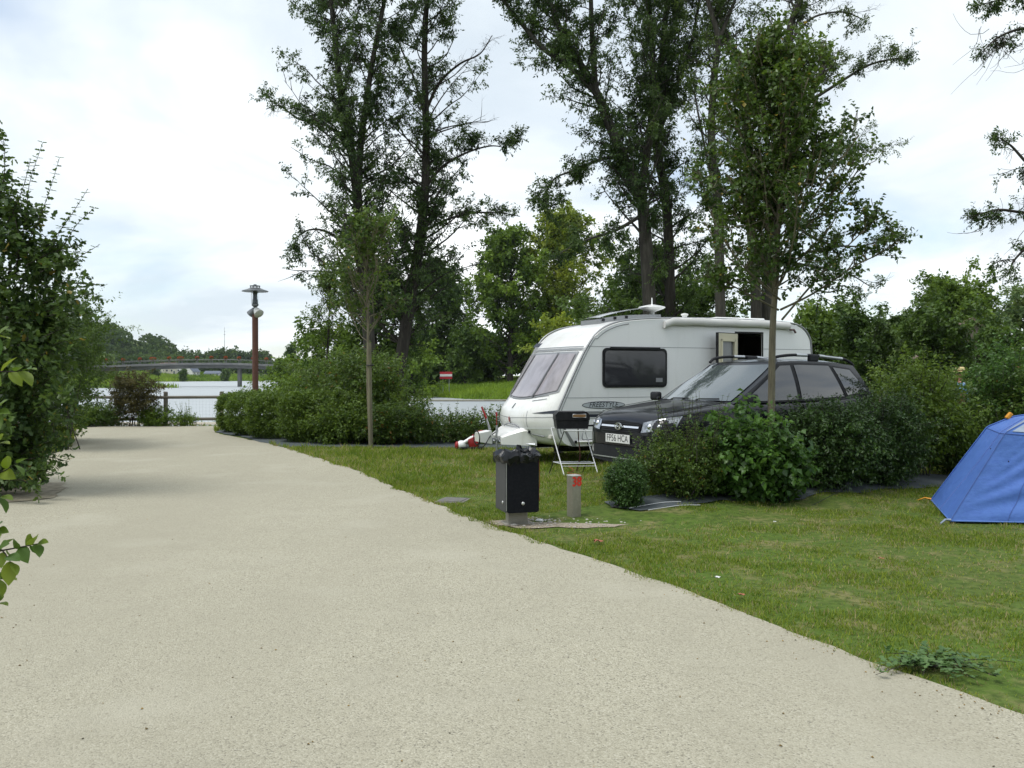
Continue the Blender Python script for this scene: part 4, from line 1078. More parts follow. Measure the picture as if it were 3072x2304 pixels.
# ------------------------------------------------------------------ shrubs
def shrub(name, label, loc, r, n, leaf, lm, seed, nl=8, tw=.25, n_stem=9, wr=.5, cat='shrub', group=None, lobes=False, whips=0, whip_h=.5, extra=None, **kw):
    rng = np.random.default_rng(seed); f = Foliage(rng)
    loc = (loc[0], loc[1], gz(loc[0], loc[1]))
    t = thing(name, label, cat, loc, 0, group)
    if kw.get('box_', 0) > 0: bush(rng, f, (0, 0, 0), r, n, leaf, nl=nl, tw=tw, **kw)
    else:      # several clumps of uneven height grown together
        q = dict(kw); lo0 = q.pop('lo', 0.0)
        for i in range(5):
            a = 2 * pi * (i + rng.uniform(0, .8)) / 5; u = rng.uniform(.3, .62) if i else 0
            hh = rng.uniform(.62, 1.0) if i else 1.05
            k_ = rng.uniform(.5, .72) if i else .8
            bush(rng, f, (r[0] * u * cos(a), r[1] * u * sin(a), 0), (r[0] * k_, r[1] * k_, r[2] * hh), int(n * .22), leaf, nl=nl, tw=tw, lo=lo0 + (0 if i % 2 else .12 * r[2]), **q)
    tb = stems(rng, (0, 0, 0), r, n_stem)
    for _ in range(whips):
        a = rng.uniform(0, 2 * pi); q = rng.uniform(0, .75)
        b = np.array([r[0] * q * cos(a), r[1] * q * sin(a), r[2] * rng.uniform(.55, .85)])
        L = whip_h * rng.uniform(.6, 1.3); Q = branch_path(rng, b, np.array([cos(a) * .25, sin(a) * .25, 1]) + rng.normal(0, .12, 3), L, 5, .05, .1)
        tb.append((Q, np.linspace(.005, .002, len(Q)), 3))
        m_ = int(L / .055) + 2; u = np.linspace(.1, 1, m_)
        B = np.stack([np.interp(u, np.linspace(0, 1, len(Q)), Q[:, c]) for c in range(3)], 1)
        for s_ in (0, 1):
            aa = np.arange(m_) * 1.57 + s_ * pi
            f.add(B, np.stack([np.cos(aa), np.sin(aa), np.full(m_, .25)], 1), leaf * rng.uniform(.7, 1.1, m_) * np.linspace(1, .6, m_), rng.uniform(.45, .88, m_))
    if kw.get('box_', 0) <= 0 and r[2] > .6:      # arching sprays breaking the outline
        for _ in range(max(8, int(n / 55))):
            a = rng.uniform(0, 2 * pi); h = rng.uniform(.35, .95); q = sqrt(max(.05, 1 - (2 * h - 1) ** 2)) * rng.uniform(.6, .95)
            b = np.array([r[0] * q * cos(a), r[1] * q * sin(a), r[2] * h]); L = rng.uniform(.18, .5) * (r[0] + r[2]) * .5
            Q = branch_path(rng, b, np.array([cos(a) * .9, sin(a) * .9, rng.uniform(-.1, 1.1)]), L, 5, .12, -.08)
            tb.append((Q, np.linspace(.004, .0015, len(Q)), 3)); m_ = max(4, int(L / (leaf * .55))); u = rng.uniform(.05, 1, m_)
            B = np.stack([np.interp(u, np.linspace(0, 1, len(Q)), Q[:, c]) for c in range(3)], 1)
            f.twigs(B, rng.normal(0, .7, (m_, 3)) + np.array([cos(a), sin(a), .3]) * .6, leaf * 1.6, 4, leaf * .9, stick=.0015, tint=np.clip(rng.uniform(.4, 1.0), 0, 1))
    if extra: extra(rng, f, tb)
    wood('stems', t, m_bark_d, tb, f, stuff=True); f.build('foliage', t, lm, wr=wr, lobes=lobes)
    return t
L_hedge = leafmat('leaf_hedge', (0.022, 0.052, 0.012), (0.085, 0.135, 0.026), trans=0.35, rough=0.45, spec=0.4)
L_shrub = leafmat('leaf_shrub', (0.018, 0.044, 0.012), (0.070, 0.115, 0.028), trans=0.35, rough=0.45, spec=0.4, autumn=(0.25, 0.15, 0.03))
L_box = leafmat('leaf_box', (0.018, 0.05, 0.018), (0.05, 0.10, 0.035), trans=0.25, rough=0.4, spec=0.45)
L_hazel = leafmat('leaf_hazel', (0.016, 0.048, 0.016), (0.060, 0.125, 0.036), trans=0.4, rough=0.4, spec=0.45)
L_priv = leafmat('leaf_privet', (0.012, 0.034, 0.014), (0.05, 0.095, 0.032), trans=0.25, rough=0.35, spec=0.5)
L_maple = leafmat('leaf_maple', (0.013, 0.036, 0.017), (0.058, 0.100, 0.030), trans=0.35, rough=0.45, spec=0.4, autumn=(0.25, 0.2, 0.03))
L_red = leafmat('leaf_purple', (0.020, 0.024, 0.012), (0.070, 0.062, 0.03), trans=0.3)
# clipped hedge along the path, four bushes grown into one another
for k, (px, Y, rx, ry, h, lab) in enumerate([(752, 24.5, .85, .9, 1.12, 'clipped hedge bush at the end of the hedge, by the lamp post'), (815, 23.3, 1.1, 1.0, 1.14, 'second clipped hedge bush in from the lamp post'),
                                        (890, 22.1, 1.25, 1.0, 1.18, 'third clipped hedge bush in from the lamp post'), (985, 20.9, 1.2, .9, 1.25, 'clipped hedge bush next to the taller mixed shrubs')]):
    shrub('hedge_bush', lab, spot(px, Y), (rx, ry, h), 3800, .055, L_hedge, 230 + k, nl=8, tw=.16, n_stem=10, box_=.75, amp=.06, fill=.72, upw=.3, stick=0, cat='hedge', group='clipped hedge along the path', whips=14, whip_h=.16, droop=.1)
shrub('hedge_shrub', 'tall untrimmed green shrub between the clipped hedge and the stake', spot(1000, 22.6), (1.2, 1.0, 2.05), 1800, .085, L_shrub, 240, tw=.3, whips=26, whip_h=.55, amp=.3, fill=.45)
shrub('hedge_shrub', 'tall reddish-tinged shrub directly behind the timber stake', spot(1110, 21.4), (1.1, 1.0, 2.25), 1800, .085, L_shrub, 241, tw=.3, whips=26, whip_h=.55, amp=.3, fill=.45)
shrub('hedge_shrub', 'loose shrub with upright shoots beyond the timber stake', spot(1205, 21.0), (.9, .7, 1.2), 800, .08, L_hedge, 242, tw=.3, whips=22, whip_h=.5, amp=.3, fill=.45)
shrub('hedge_shrub', 'low thin shrub with the river showing through it', spot(1305, 20.8), (.85, .5, .62), 300, .075, L_hedge, 243, tw=.28, whips=20, whip_h=.4, amp=.3, fill=.35)
shrub('hedge_shrub', 'low dense shrub near the red and white clamp', spot(1390, 20.3), (.8, .5, .62), 400, .075, L_shrub, 244, tw=.26, whips=16, whip_h=.35, amp=.3, fill=.4)
shrub('hedge_shrub', 'dark shrub behind the nose of the caravan', spot(1480, 20.2), (.9, .5, .75), 600, .075, L_shrub, 245, tw=.26, whips=14, whip_h=.35, amp=.3, fill=.4)
shrub('hedge_shrub', 'low shrub at the foot of the timber stake', spot(1050, 20.0), (1.0, .55, .95), 1300, .075, L_hedge, 246, tw=.22, whips=10, whip_h=.2, amp=.2, fill=.5)
shrub('hedge_shrub', 'low leafy shrub beside the foot of the stake towards the caravan', spot(1185, 19.8), (1.1, .5, .9), 1400, .075, L_shrub, 247, tw=.22, whips=10, whip_h=.2, amp=.2, fill=.5)
shrub('bank_shrub', 'wild bank shrub behind the lamp post', spot(880, 31), (1.6, 1.2, 1.55), 900, .12, L_mid, 248, tw=.4, whips=12, whip_h=.8, amp=.4)
shrub('bank_shrub', 'tall wild shrub under the forked ash', spot(1060, 36), (2.2, 1.4, 3.0), 1300, .14, L_mid, 249, tw=.5, whips=12, whip_h=.8, amp=.4)
round_tree('understory_tree', 'dark young tree filling in under the forked ash', spot(1120, 47), 8.2, 4.0, L_dark, 331, 46, 0.2, 13, base=.05)
round_tree('understory_tree', 'dark bushy tree at the foot of the big leaning trunk', spot(1945, 49), 9.2, 5.0, L_dark, 333, 56, 0.2, 13, base=.05)
round_tree('understory_tree', 'dark low tree under the slim pale-barked tree', spot(2135, 51), 7.0, 4.2, L_dark, 334, 44, 0.2, 12, base=.04)
round_tree('understory_tree', 'low bushy tree behind the foot of the single-stemmed ash', spot(1000, 46), 5.5, 3.4, L_mid, 332, 36, 0.2, 12, base=.03)
shrub('bank_shrub', 'wild shrub below the single-stemmed ash', spot(1175, 39), (1.0, 1.0, 1.5), 500, .14, L_mid, 250, tw=.5, whips=12, whip_h=.8, amp=.4)
# plants at the end of the path, in front of the fence
shrub('purple_shrub', 'dark purple-leaved shrub in front of the timber fence', spot(405, 26.95), (.78, .6, 1.75), 1150, .07, L_red, 251, tw=.24, lo=.3, whips=16, whip_h=.35, amp=.35, n_stem=16, fill=.35)
shrub('fence_shrub', 'low green shrub filling the fence foot beside the purple shrub', spot(312, 26.95), (.8, .45, .72), 700, .07, L_dark, 252, tw=.22, whips=14, whip_h=.35, amp=.35)
shrub('fence_shrub', 'knee-high shrub under the fence post', spot(470, 27.0), (.55, .4, .62), 520, .065, L_mid, 253, tw=.2, whips=10, whip_h=.25, amp=.3)
shrub('fence_shrub', 'small wispy plant at the fence next to the hedge end', spot(555, 27.0), (.42, .35, .5), 200, .06, L_mid, 254, tw=.2, whips=9, whip_h=.4, amp=.3)
shrub('fence_shrub', 'leafy shrub at the fence beside the grass verge', spot(245, 26.6), (.5, .45, .65), 420, .07, L_mid, 255, tw=.22, whips=10, whip_h=.3, amp=.3)
# shrub row before the car
shrub('box_bush', 'small rounded box bush at the end of the shrub row', spot(1886, 9.95), (.24, .22, .53), 3000, .024, L_box, 260, nl=8, tw=.09, n_stem=8, amp=.15, fill=.55, upw=.6, whips=10, whip_h=.08, stick=.0015)
def arms(rng, f, tb):
    for (dx, dz, L) in ((-.55, .42, .6), (-.6, .36, .62), (-.5, .28, .6), (-.35, .5, .3)):
        Q = branch_path(rng, np.array([-.25, -.1, dz]), np.array([-1, -.2, .15]), L, 6, .08, -.02); tb.append((Q, np.linspace(.006, .002, len(Q)), 3))
        n = 26; u = rng.uniform(.1, 1, n); B = np.stack([np.interp(u, np.linspace(0, 1, len(Q)), Q[:, c]) for c in range(3)], 1)
        f.twigs(B, rng.normal(0, .6, (n, 3)) + np.array([-.8, 0, .2]), .12, 7, .032, tint=.7, stick=.0015)
shrub('spreading_shrub', 'fine-leaved spreading shrub reaching over the car number plate', spot(2062, 10.45), (.52, .42, .74), 2000, .036, L_shrub, 261, nl=8, tw=.15, n_stem=14, amp=.3, fill=.4, whips=44, whip_h=.6, extra=arms, stick=.0018)
shrub('hazel_shrub', 'large-leaved hazel shrub around the young poplar trunk', spot(2235, 10.55), (.60, .45, 1.0), 950, .075, L_hazel, 262, nl=7, tw=.22, n_stem=14, wr=.85, amp=.35, fill=.5, whips=12, whip_h=.28, droop=.5)
shrub('hazel_shrub', 'low hazel suckers hanging over the lawn edge', spot(2330, 10.55), (.42, .3, .62), 380, .085, L_hazel, 263, nl=7, tw=.2, n_stem=8, wr=.85, amp=.35, fill=.5, whips=6, whip_h=.2, droop=.5)
shrub('privet_bush', 'dense dark privet bush beside the hazel', spot(2480, 11.35), (.70, .46, 1.08), 2700, .045, L_priv, 264, nl=8, tw=.16, n_stem=12, amp=.22, fill=.6, whips=34, whip_h=.3, stick=.002)
shrub('privet_bush', 'dense dark privet bush with a ragged top behind the tent corner', spot(2650, 11.9), (.66, .48, 1.17), 2500, .045, L_priv, 265, nl=8, tw=.16, n_stem=12, amp=.22, fill=.6, whips=34, whip_h=.36, stick=.002)
shrub('mixed_shrub', 'tall loose shrub with yellow-green tips behind the tent', spot(2760, 12.9), (.72, .55, 1.75), 1500, .065, L_hedge, 266, nl=8, tw=.24, n_stem=16, amp=.35, fill=.4, lo=.25, whips=34, whip_h=.5)
shrub('mixed_shrub', 'tall green shrub standing before the person in the hat', spot(2905, 13.4), (.75, .6, 1.30), 1400, .065, L_shrub, 267, nl=8, tw=.24, n_stem=16, amp=.3, fill=.4, whips=14, whip_h=.3)
shrub('mixed_shrub', 'tall dark shrub rising over the tent top', spot(3040, 13.6), (.85, .6, 2.05), 2000, .065, L_hazel, 268, nl=8, tw=.26, n_stem=14, amp=.35, fill=.4, whips=30, whip_h=.45)
shrub('mixed_shrub', 'wide shrub at the back of the tent', spot(3180, 13.0), (.85, .6, 1.95), 1500, .065, L_shrub, 269, nl=8, tw=.26, n_stem=14, amp=.35, fill=.4, whips=20, whip_h=.45)
shrub('mixed_shrub', 'shrub behind the parked car tailgate', spot(2690, 15.2), (1.0, .7, 1.6), 1300, .07, L_hedge, 270, nl=8, tw=.26, n_stem=12, amp=.35, fill=.4, whips=28, whip_h=.5)
shrub('mixed_shrub', 'brownish-tipped shrub between the car and the willow', spot(2600, 17.5), (1.1, .7, 1.35), 1000, .07, L_shrub, 271, nl=8, tw=.26, n_stem=12, amp=.35, fill=.4, whips=20, whip_h=.5)
shrub('mixed_shrub', 'far shrub along the neighbouring pitch', spot(2960, 19.5), (1.8, .8, 1.5), 1700, .08, L_shrub, 272, nl=8, tw=.3, n_stem=12, amp=.35, fill=.4, whips=24, whip_h=.6)
# big maple bush beside the path
def shoots(rng, f, tb):
    for (px0, py0, px1, py1) in ((75, 690, 132, 430), (105, 690, 182, 475), (40, 640, 95, 480), (160, 720, 265, 570), (190, 740, 285, 625), (215, 790, 300, 735), (10, 560, 15, 420), (-40, 520, 0, 400), (140, 760, 200, 660), (60, 720, 40, 520), (230, 850, 290, 855)):
        a = at(px0, py0, 11.3) - MB0; b = at(px1, py1, 11.2) - MB0
        Q = spline([a - (b - a) * .5 + np.array([-.15, .1, 0]), a, (a + b) / 2 + rng.normal(0, .03, 3), b], 4); tb.append((Q, np.linspace(.009, .003, len(Q)), 4))
        L = np.linalg.norm(b - a) * 1.3; m_ = int(L / .052); u = np.linspace(.15, 1, m_)
        B = np.stack([np.interp(u, np.linspace(0, 1, len(Q)), Q[:, c]) for c in range(3)], 1)
        for s_ in (0, 1):
            aa = (np.arange(m_) % 2) * 1.57 + s_ * pi + rng.normal(0, .25, m_) + .5
            f.add(B, np.stack([np.cos(aa), np.sin(aa), rng.uniform(-.15, .4, m_)], 1), .105 * rng.uniform(.75, 1.1, m_) * np.linspace(1.1, .65, m_), rng.uniform(.3, .8, m_))
    for py in range(770, 1350, 30):
        e = np.interp(py, [770, 850, 930, 1000, 1100, 1350], [195, 222, 248, 222, 185, 155])
        px0 = e - rng.uniform(70, 120); px1 = e + rng.uniform(5, 55); a = at(px0, py + rng.uniform(0, 30), 11.4 + rng.normal(0, .25)) - MB0; b = at(px1, py - rng.uniform(0, 60), 11.2 + rng.normal(0, .3)) - MB0
        Q = spline([a, (a + b) / 2 + np.array([0, 0, .05]), b], 4); tb.append((Q, np.linspace(.006, .002, len(Q)), 3)); n = 16; u = rng.uniform(.15, 1, n)
        B = np.stack([np.interp(u, np.linspace(0, 1, len(Q)), Q[:, c]) for c in range(3)], 1)
        f.twigs(B, rng.normal(0, .6, (n, 3)) + np.array([.5, -.1, .2]), .12, 5, .085, stick=.002)
    # low arching branches over the path edge
    for (px0, py0, px1, py1, Y) in ((60, 1380, 205, 1385, 11.2), (40, 1420, 175, 1425, 10.9), (80, 1330, 215, 1350, 11.4), (20, 1440, 110, 1470, 10.6), (70, 1250, 240, 1260, 11.6), (40, 1180, 225, 1180, 11.7)):
        a = at(px0, py0, Y) - MB0; b = at(px1, py1, Y - .1) - MB0
        Q = spline([a + np.array([-.6, .2, .1]), a, (a + b) / 2 + np.array([0, 0, .06]), b], 4); tb.append((Q, np.linspace(.010, .003, len(Q)), 4))
        n = 30; u = rng.uniform(.1, 1, n); B = np.stack([np.interp(u, np.linspace(0, 1, len(Q)), Q[:, c]) for c in range(3)], 1)
        f.twigs(B, rng.normal(0, .5, (n, 3)) + np.array([.4, -.1, .1]), .13, 5, .07, stick=.002)
MB0 = np.array([-7.35, 11.9, 0.0])
def maple():
    rng = np.random.default_rng(280); f = Foliage(rng); tb = []
    t = thing('maple_bush', 'tall field maple bush with long leafy shoots beside the path', 'tree', tuple(MB0))
    for (px, py, rp, dy, dn) in ((0, 650, 75, .2, 1), (-60, 570, 70, .3, 1), (70, 735, 70, 0, 1), (140, 800, 50, -.1, .8), (60, 850, 105, .1, 1), (150, 935, 78, .1, 1), (30, 960, 125, 0, 1), (165, 1010, 50, .1, .8),
                            (100, 1075, 110, -.2, 1), (5, 1130, 130, -.1, 1), (90, 1220, 95, -.1, 1), (30, 1310, 105, -.3, 1), (125, 1335, 50, 0, .8), (60, 1400, 75, -.2, 1), (-20, 1410, 90, -.2, 1), (125, 1405, 38, -.1, .8), (-90, 700, 130, .5, 1), (-100, 950, 150, .6, 1), (-90, 1250, 150, .4, 1),
                            (15, 560, 62, .1, .45), (-30, 460, 55, .2, .5), (110, 660, 55, 0, .45), (175, 745, 48, 0, .45), (215, 900, 32, .1, .4), (60, 620, 50, -.1, .4), (-10, 420, 35, .1, .4)):
        c = at(px - 22, py, 11.5 + dy) - MB0; q = rp / 226.0 * .86
        bush(rng, f, (c[0], c[1], c[2] - q), (q, q * 1.1, 2 * q), int(dn * (70 + 400 * q * q)), .092, nl=6, tw=.26, fill=.2, amp=.4, stick=.0025, upw=.35)
    tb += stems(rng, (0, 0, 0), (1.4, 1.1, 3.3), 30, .03, top=1.0)
    shoots(rng, f, tb)
    wood('stems', t, m_bark_d, tb, f, stuff=True); f.build('foliage', t, L_maple, wr=.5, lobes=True)
maple()
shrub('verge_bush', 'dark dense bush behind the field maple', spot(135, 19.5), (1.5, 1.2, 3.6), 2200, .075, L_dark, 281, tw=.3, whips=26, whip_h=.4, amp=.3, lo=.3)
shrub('verge_bush', 'small-leaved bush poking out past the maple towards the bridge', spot(205, 18.2), (.85, .7, 3.1), 1000, .06, L_dark, 282, tw=.26, whips=16, whip_h=.3, amp=.35, lo=1.3, n_stem=3)
shrub('verge_bush', 'low loose bush on the grass verge under the maple', spot(150, 20.5), (.9, .8, 1.5), 800, .06, L_mid, 283, tw=.24, whips=10, whip_h=.3, amp=.35)

# hornbeam twig close by: every leaf is its own part
def hornbeam():
    rng = np.random.default_rng(290); Y = 3.0
    base = np.array([-2.35, 3.1, 0.0])
    t = thing('hornbeam_shrub', 'bright green hornbeam branches reaching in over the path edge', 'shrub', tuple(base))
    lm = bpy.data.materials.new('leaf_hornbeam'); lm.use_nodes = True
    tt = lm.node_tree; p = tt.nodes['Principled BSDF']
    oi = tt.nodes.new('ShaderNodeObjectInfo'); rp = tt.nodes.new('ShaderNodeValToRGB')
    rp.color_ramp.elements[0].color = (0.055, 0.13, 0.012, 1); rp.color_ramp.elements[1].color = (0.20, 0.27, 0.015, 1)
    tt.links.new(oi.outputs['Random'], rp.inputs[0])
    wv = tt.nodes.new('ShaderNodeTexWave'); wv.inputs['Scale'].default_value = 55; wv.bands_direction = 'X'; wv.inputs['Distortion'].default_value = .6
    tcn = tt.nodes.new('ShaderNodeTexCoord'); tt.links.new(tcn.outputs['Object'], wv.inputs[0])
    bp = tt.nodes.new('ShaderNodeBump'); bp.inputs['Strength'].default_value = .35; bp.inputs['Distance'].default_value = .002
    tt.links.new(wv.outputs['Fac'], bp.inputs['Height']); tt.links.new(bp.outputs[0], p.inputs['Normal'])
    tt.links.new(rp.outputs[0], p.inputs['Base Color']); p.inputs['Roughness'].default_value = .42
    tr = tt.nodes.new('ShaderNodeBsdfTranslucent'); tt.links.new(rp.outputs[0], tr.inputs[0])
    mx = tt.nodes.new('ShaderNodeMixShader'); mx.inputs[0].default_value = .4
    tt.links.new(p.outputs[0], mx.inputs[1]); tt.links.new(tr.outputs[0], mx.inputs[2]); tt.links.new(mx.outputs[0], tt.nodes['Material Output'].inputs[0])
    # leaf along +X, length 1, pleated with a folded midrib
    xs = np.array([0, .06, .2, .38, .56, .74, .88, 1.0]); hw = np.array([.0, .12, .235, .29, .28, .2, .1, 0])
    V, F = [], []
    for i, (x, w) in enumerate(zip(xs, hw)):
        z = -.16 * (x - .25) ** 2; V += [(x, -w, z + .09 * w / .29 + (.008 if i % 2 else -.008)), (x, 0, z), (x, w, z + .09 * w / .29 + (.008 if i % 2 else -.008))]
    for i in range(7): F += [(i * 3, (i + 1) * 3, (i + 1) * 3 + 1, i * 3 + 1), (i * 3 + 1, (i + 1) * 3 + 1, (i + 1) * 3 + 2, i * 3 + 2)]
    me = bpy.data.meshes.new('leaf'); me.from_pydata(V, [], F); me.materials.append(lm)
    me.polygons.foreach_set('use_smooth', np.ones(len(me.polygons), bool))
    tb = []
    def leaf_at(P, d, L, up=None):
        d = np.array(d, float); d /= np.linalg.norm(d); u = np.array([0, -.45, 1.0]) + rng.normal(0, .45, 3) if up is None else np.array(up, float)
        s = np.cross(u, d); s /= np.linalg.norm(s); u = np.cross(d, s)
        o = bpy.data.objects.new('leaf', me); col.objects.link(o); o.parent = t
        M = Matrix((tuple(d * L) + (0,), tuple(s * L) + (0,), tuple(u * L) + (0,), (0, 0, 0, 1))).transposed(); M.translation = Vector(P - base)
        o.matrix_local = M
    def twig(pts, Y_, n, L=.07, tip=True):
        P = np.array([at(a, b, Y_ + k * -.03) for k, (a, b) in enumerate(pts)]); Q = spline(P, 5); tb.append((Q - base, np.linspace(.0045, .0012, len(Q)), 5))
        for i in range(n):
            u = (i + .6) / n; B = np.array([np.interp(u, np.linspace(0, 1, len(Q)), Q[:, c]) for c in range(3)]); j = min(int(u * (len(Q) - 1)), len(Q) - 2); T = Q[j + 1] - Q[j]; T /= np.linalg.norm(T)
            sd = np.array([-T[2], 0, T[0]]) * (1 if i % 2 else -1) + np.array([0, rng.normal(-.2, .35), rng.normal(-.15, .25)])
            leaf_at(B, T * .75 + sd * .8, L * rng.uniform(.75, 1.15))
        if tip: leaf_at(Q[-1], Q[-1] - Q[-3], L * .75)
    twig([(-160, 1680), (-40, 1660), (60, 1642), (110, 1632)], 2.9, 13, .068)
    twig([(-180, 1760), (-60, 1740), (10, 1738)], 2.95, 8, .075)
    twig([(-160, 1620), (-60, 1630), (0, 1650), (30, 1690)], 2.8, 9, .07)
    twig([(-170, 1830), (-60, 1810), (-10, 1812)], 3.0, 6, .07)
    twig([(-160, 1080), (-60, 1110), (30, 1115), (80, 1110)], 3.0, 10, .068)
    twig([(-160, 1220), (-70, 1230), (-10, 1235)], 2.8, 8, .075)
    twig([(-150, 1310), (-60, 1330), (-5, 1330)], 2.9, 6, .07)
    twig([(-170, 1400), (-80, 1410), (-10, 1420), (50, 1390)], 3.0, 9, .07)
    twig([(-160, 1480), (-60, 1480), (0, 1490)], 2.9, 7, .075)
    twig([(-160, 1560), (-60, 1580), (-10, 1590)], 2.9, 6, .07)
    twig([(-170, 960), (-60, 1000), (0, 1010)], 3.1, 6, .07)
    # main stems out of the frame
    for k in range(6):
        e = at(-160, rng.uniform(950, 1830), 2.9) - base; tb.append((spline([np.array([rng.normal(0, .08), rng.normal(0, .08), -.05]), e * np.array([.6, .5, .55]), e], 6), np.linspace(.016, .005, 13), 6))
    wood('stems', t, m_bark_d, tb, stuff=True)
hornbeam()
# ------------------------------------------------------------------ caravan
m_white = mat('caravan_white', (0.85, 0.865, 0.87), 0.38, spec=0.5, coat=0.25, noise=[((1.2, 1.2, 0.5), (0.80, 0.815, 0.82), 0.6, 0.45, 0.7), ((9, 9, 1.0), (0.70, 0.71, 0.69), 0.3, 0.55, 0.75)], bump=[(2.0, 0.12, 0.012)])
m_gel = mat('gelcoat_white', (0.85, 0.86, 0.845), 0.3, spec=0.5, coat=0.4, noise=[((1.5, 1.5, 0.6), (0.68, 0.68, 0.63), 0.6, 0.45, 0.7), ((14, 14, 1.2), (0.55, 0.54, 0.46), 0.45, 0.56, 0.75)])
m_trim = mat('grey_trim', (0.28, 0.29, 0.30), 0.45, metal=0.4)
m_line = mat('thin_line', (0.22, 0.23, 0.25), 0.5)
m_black = mat('black_plastic', (0.010, 0.011, 0.013), 0.5, spec=0.25, noise=[(12, (0.03, 0.03, 0.032), 0.6, 0.45, 0.7)])
m_glass_g = mat('tinted_glass', (0.035, 0.036, 0.042), 0.06, spec=0.6, noise=[((0.8, 0.8, 2.6), (0.13, 0.14, 0.15), 0.7, 0.5, 0.7)])
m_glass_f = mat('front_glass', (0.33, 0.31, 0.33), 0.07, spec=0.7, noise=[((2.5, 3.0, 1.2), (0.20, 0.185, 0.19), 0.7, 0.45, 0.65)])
m_cream = mat('cream_plastic', (0.62, 0.58, 0.43), 0.5, noise=[(5, (0.52, 0.48, 0.36), 0.5, 0.45, 0.7)])
m_inside = mat('dark_interior', (0.03, 0.022, 0.016), 0.7)
m_steel = mat('galvanised_steel', (0.42, 0.44, 0.46), 0.4, metal=0.8, noise=[(20, (0.3, 0.31, 0.33), 0.6, 0.4, 0.65)])
m_red = mat('red_plastic', (0.33, 0.018, 0.02), 0.45, noise=[(9, (0.22, 0.015, 0.018), 0.6, 0.45, 0.7)])
m_rubber = mat('rubber_black', (0.015, 0.015, 0.016), 0.6)
m_badge = mat('badge_dark', (0.03, 0.036, 0.05), 0.35)
m_silver = mat('silver_print', (0.50, 0.51, 0.53), 0.4, metal=0.3)

def wheel(name, parent, c, r, w, side, n_spoke=6):
    x, y, z = c
    prof = [(r * .62, -w * .5), (r * .93, -w * .5), (r, -w * .34), (r, w * .34), (r * .93, w * .5), (r * .62, w * .5)]
    V, F = [], []
    n = 32
    for (q, d) in prof:
        for j in range(n): a = 2 * pi * j / n; V.append((x + q * cos(a), y + d, z + q * sin(a)))
    for i in range(len(prof) - 1):
        for j in range(n): F.append((i * n + j, i * n + (j + 1) % n, (i + 1) * n + (j + 1) % n, (i + 1) * n + j))
    wh = part(name, (V, F), m_rubber, parent, sm=30)
    rim = [cyl((x, y - w * .3, z), (x, y + w * .3, z), r * .64, n=28)]
    yo = y + side * w * .34
    for k in range(n_spoke):
        a = 2 * pi * k / n_spoke
        rim.append(tube([(x, yo + side * .02, z), (x + r * .6 * cos(a), yo, z + r * .6 * sin(a))], [.045, .03], 6))
    part('rim', J(*rim), mat('alloy_rim', (0.30, 0.31, 0.32), 0.35, metal=0.8), wh, sm=30)
    return wh

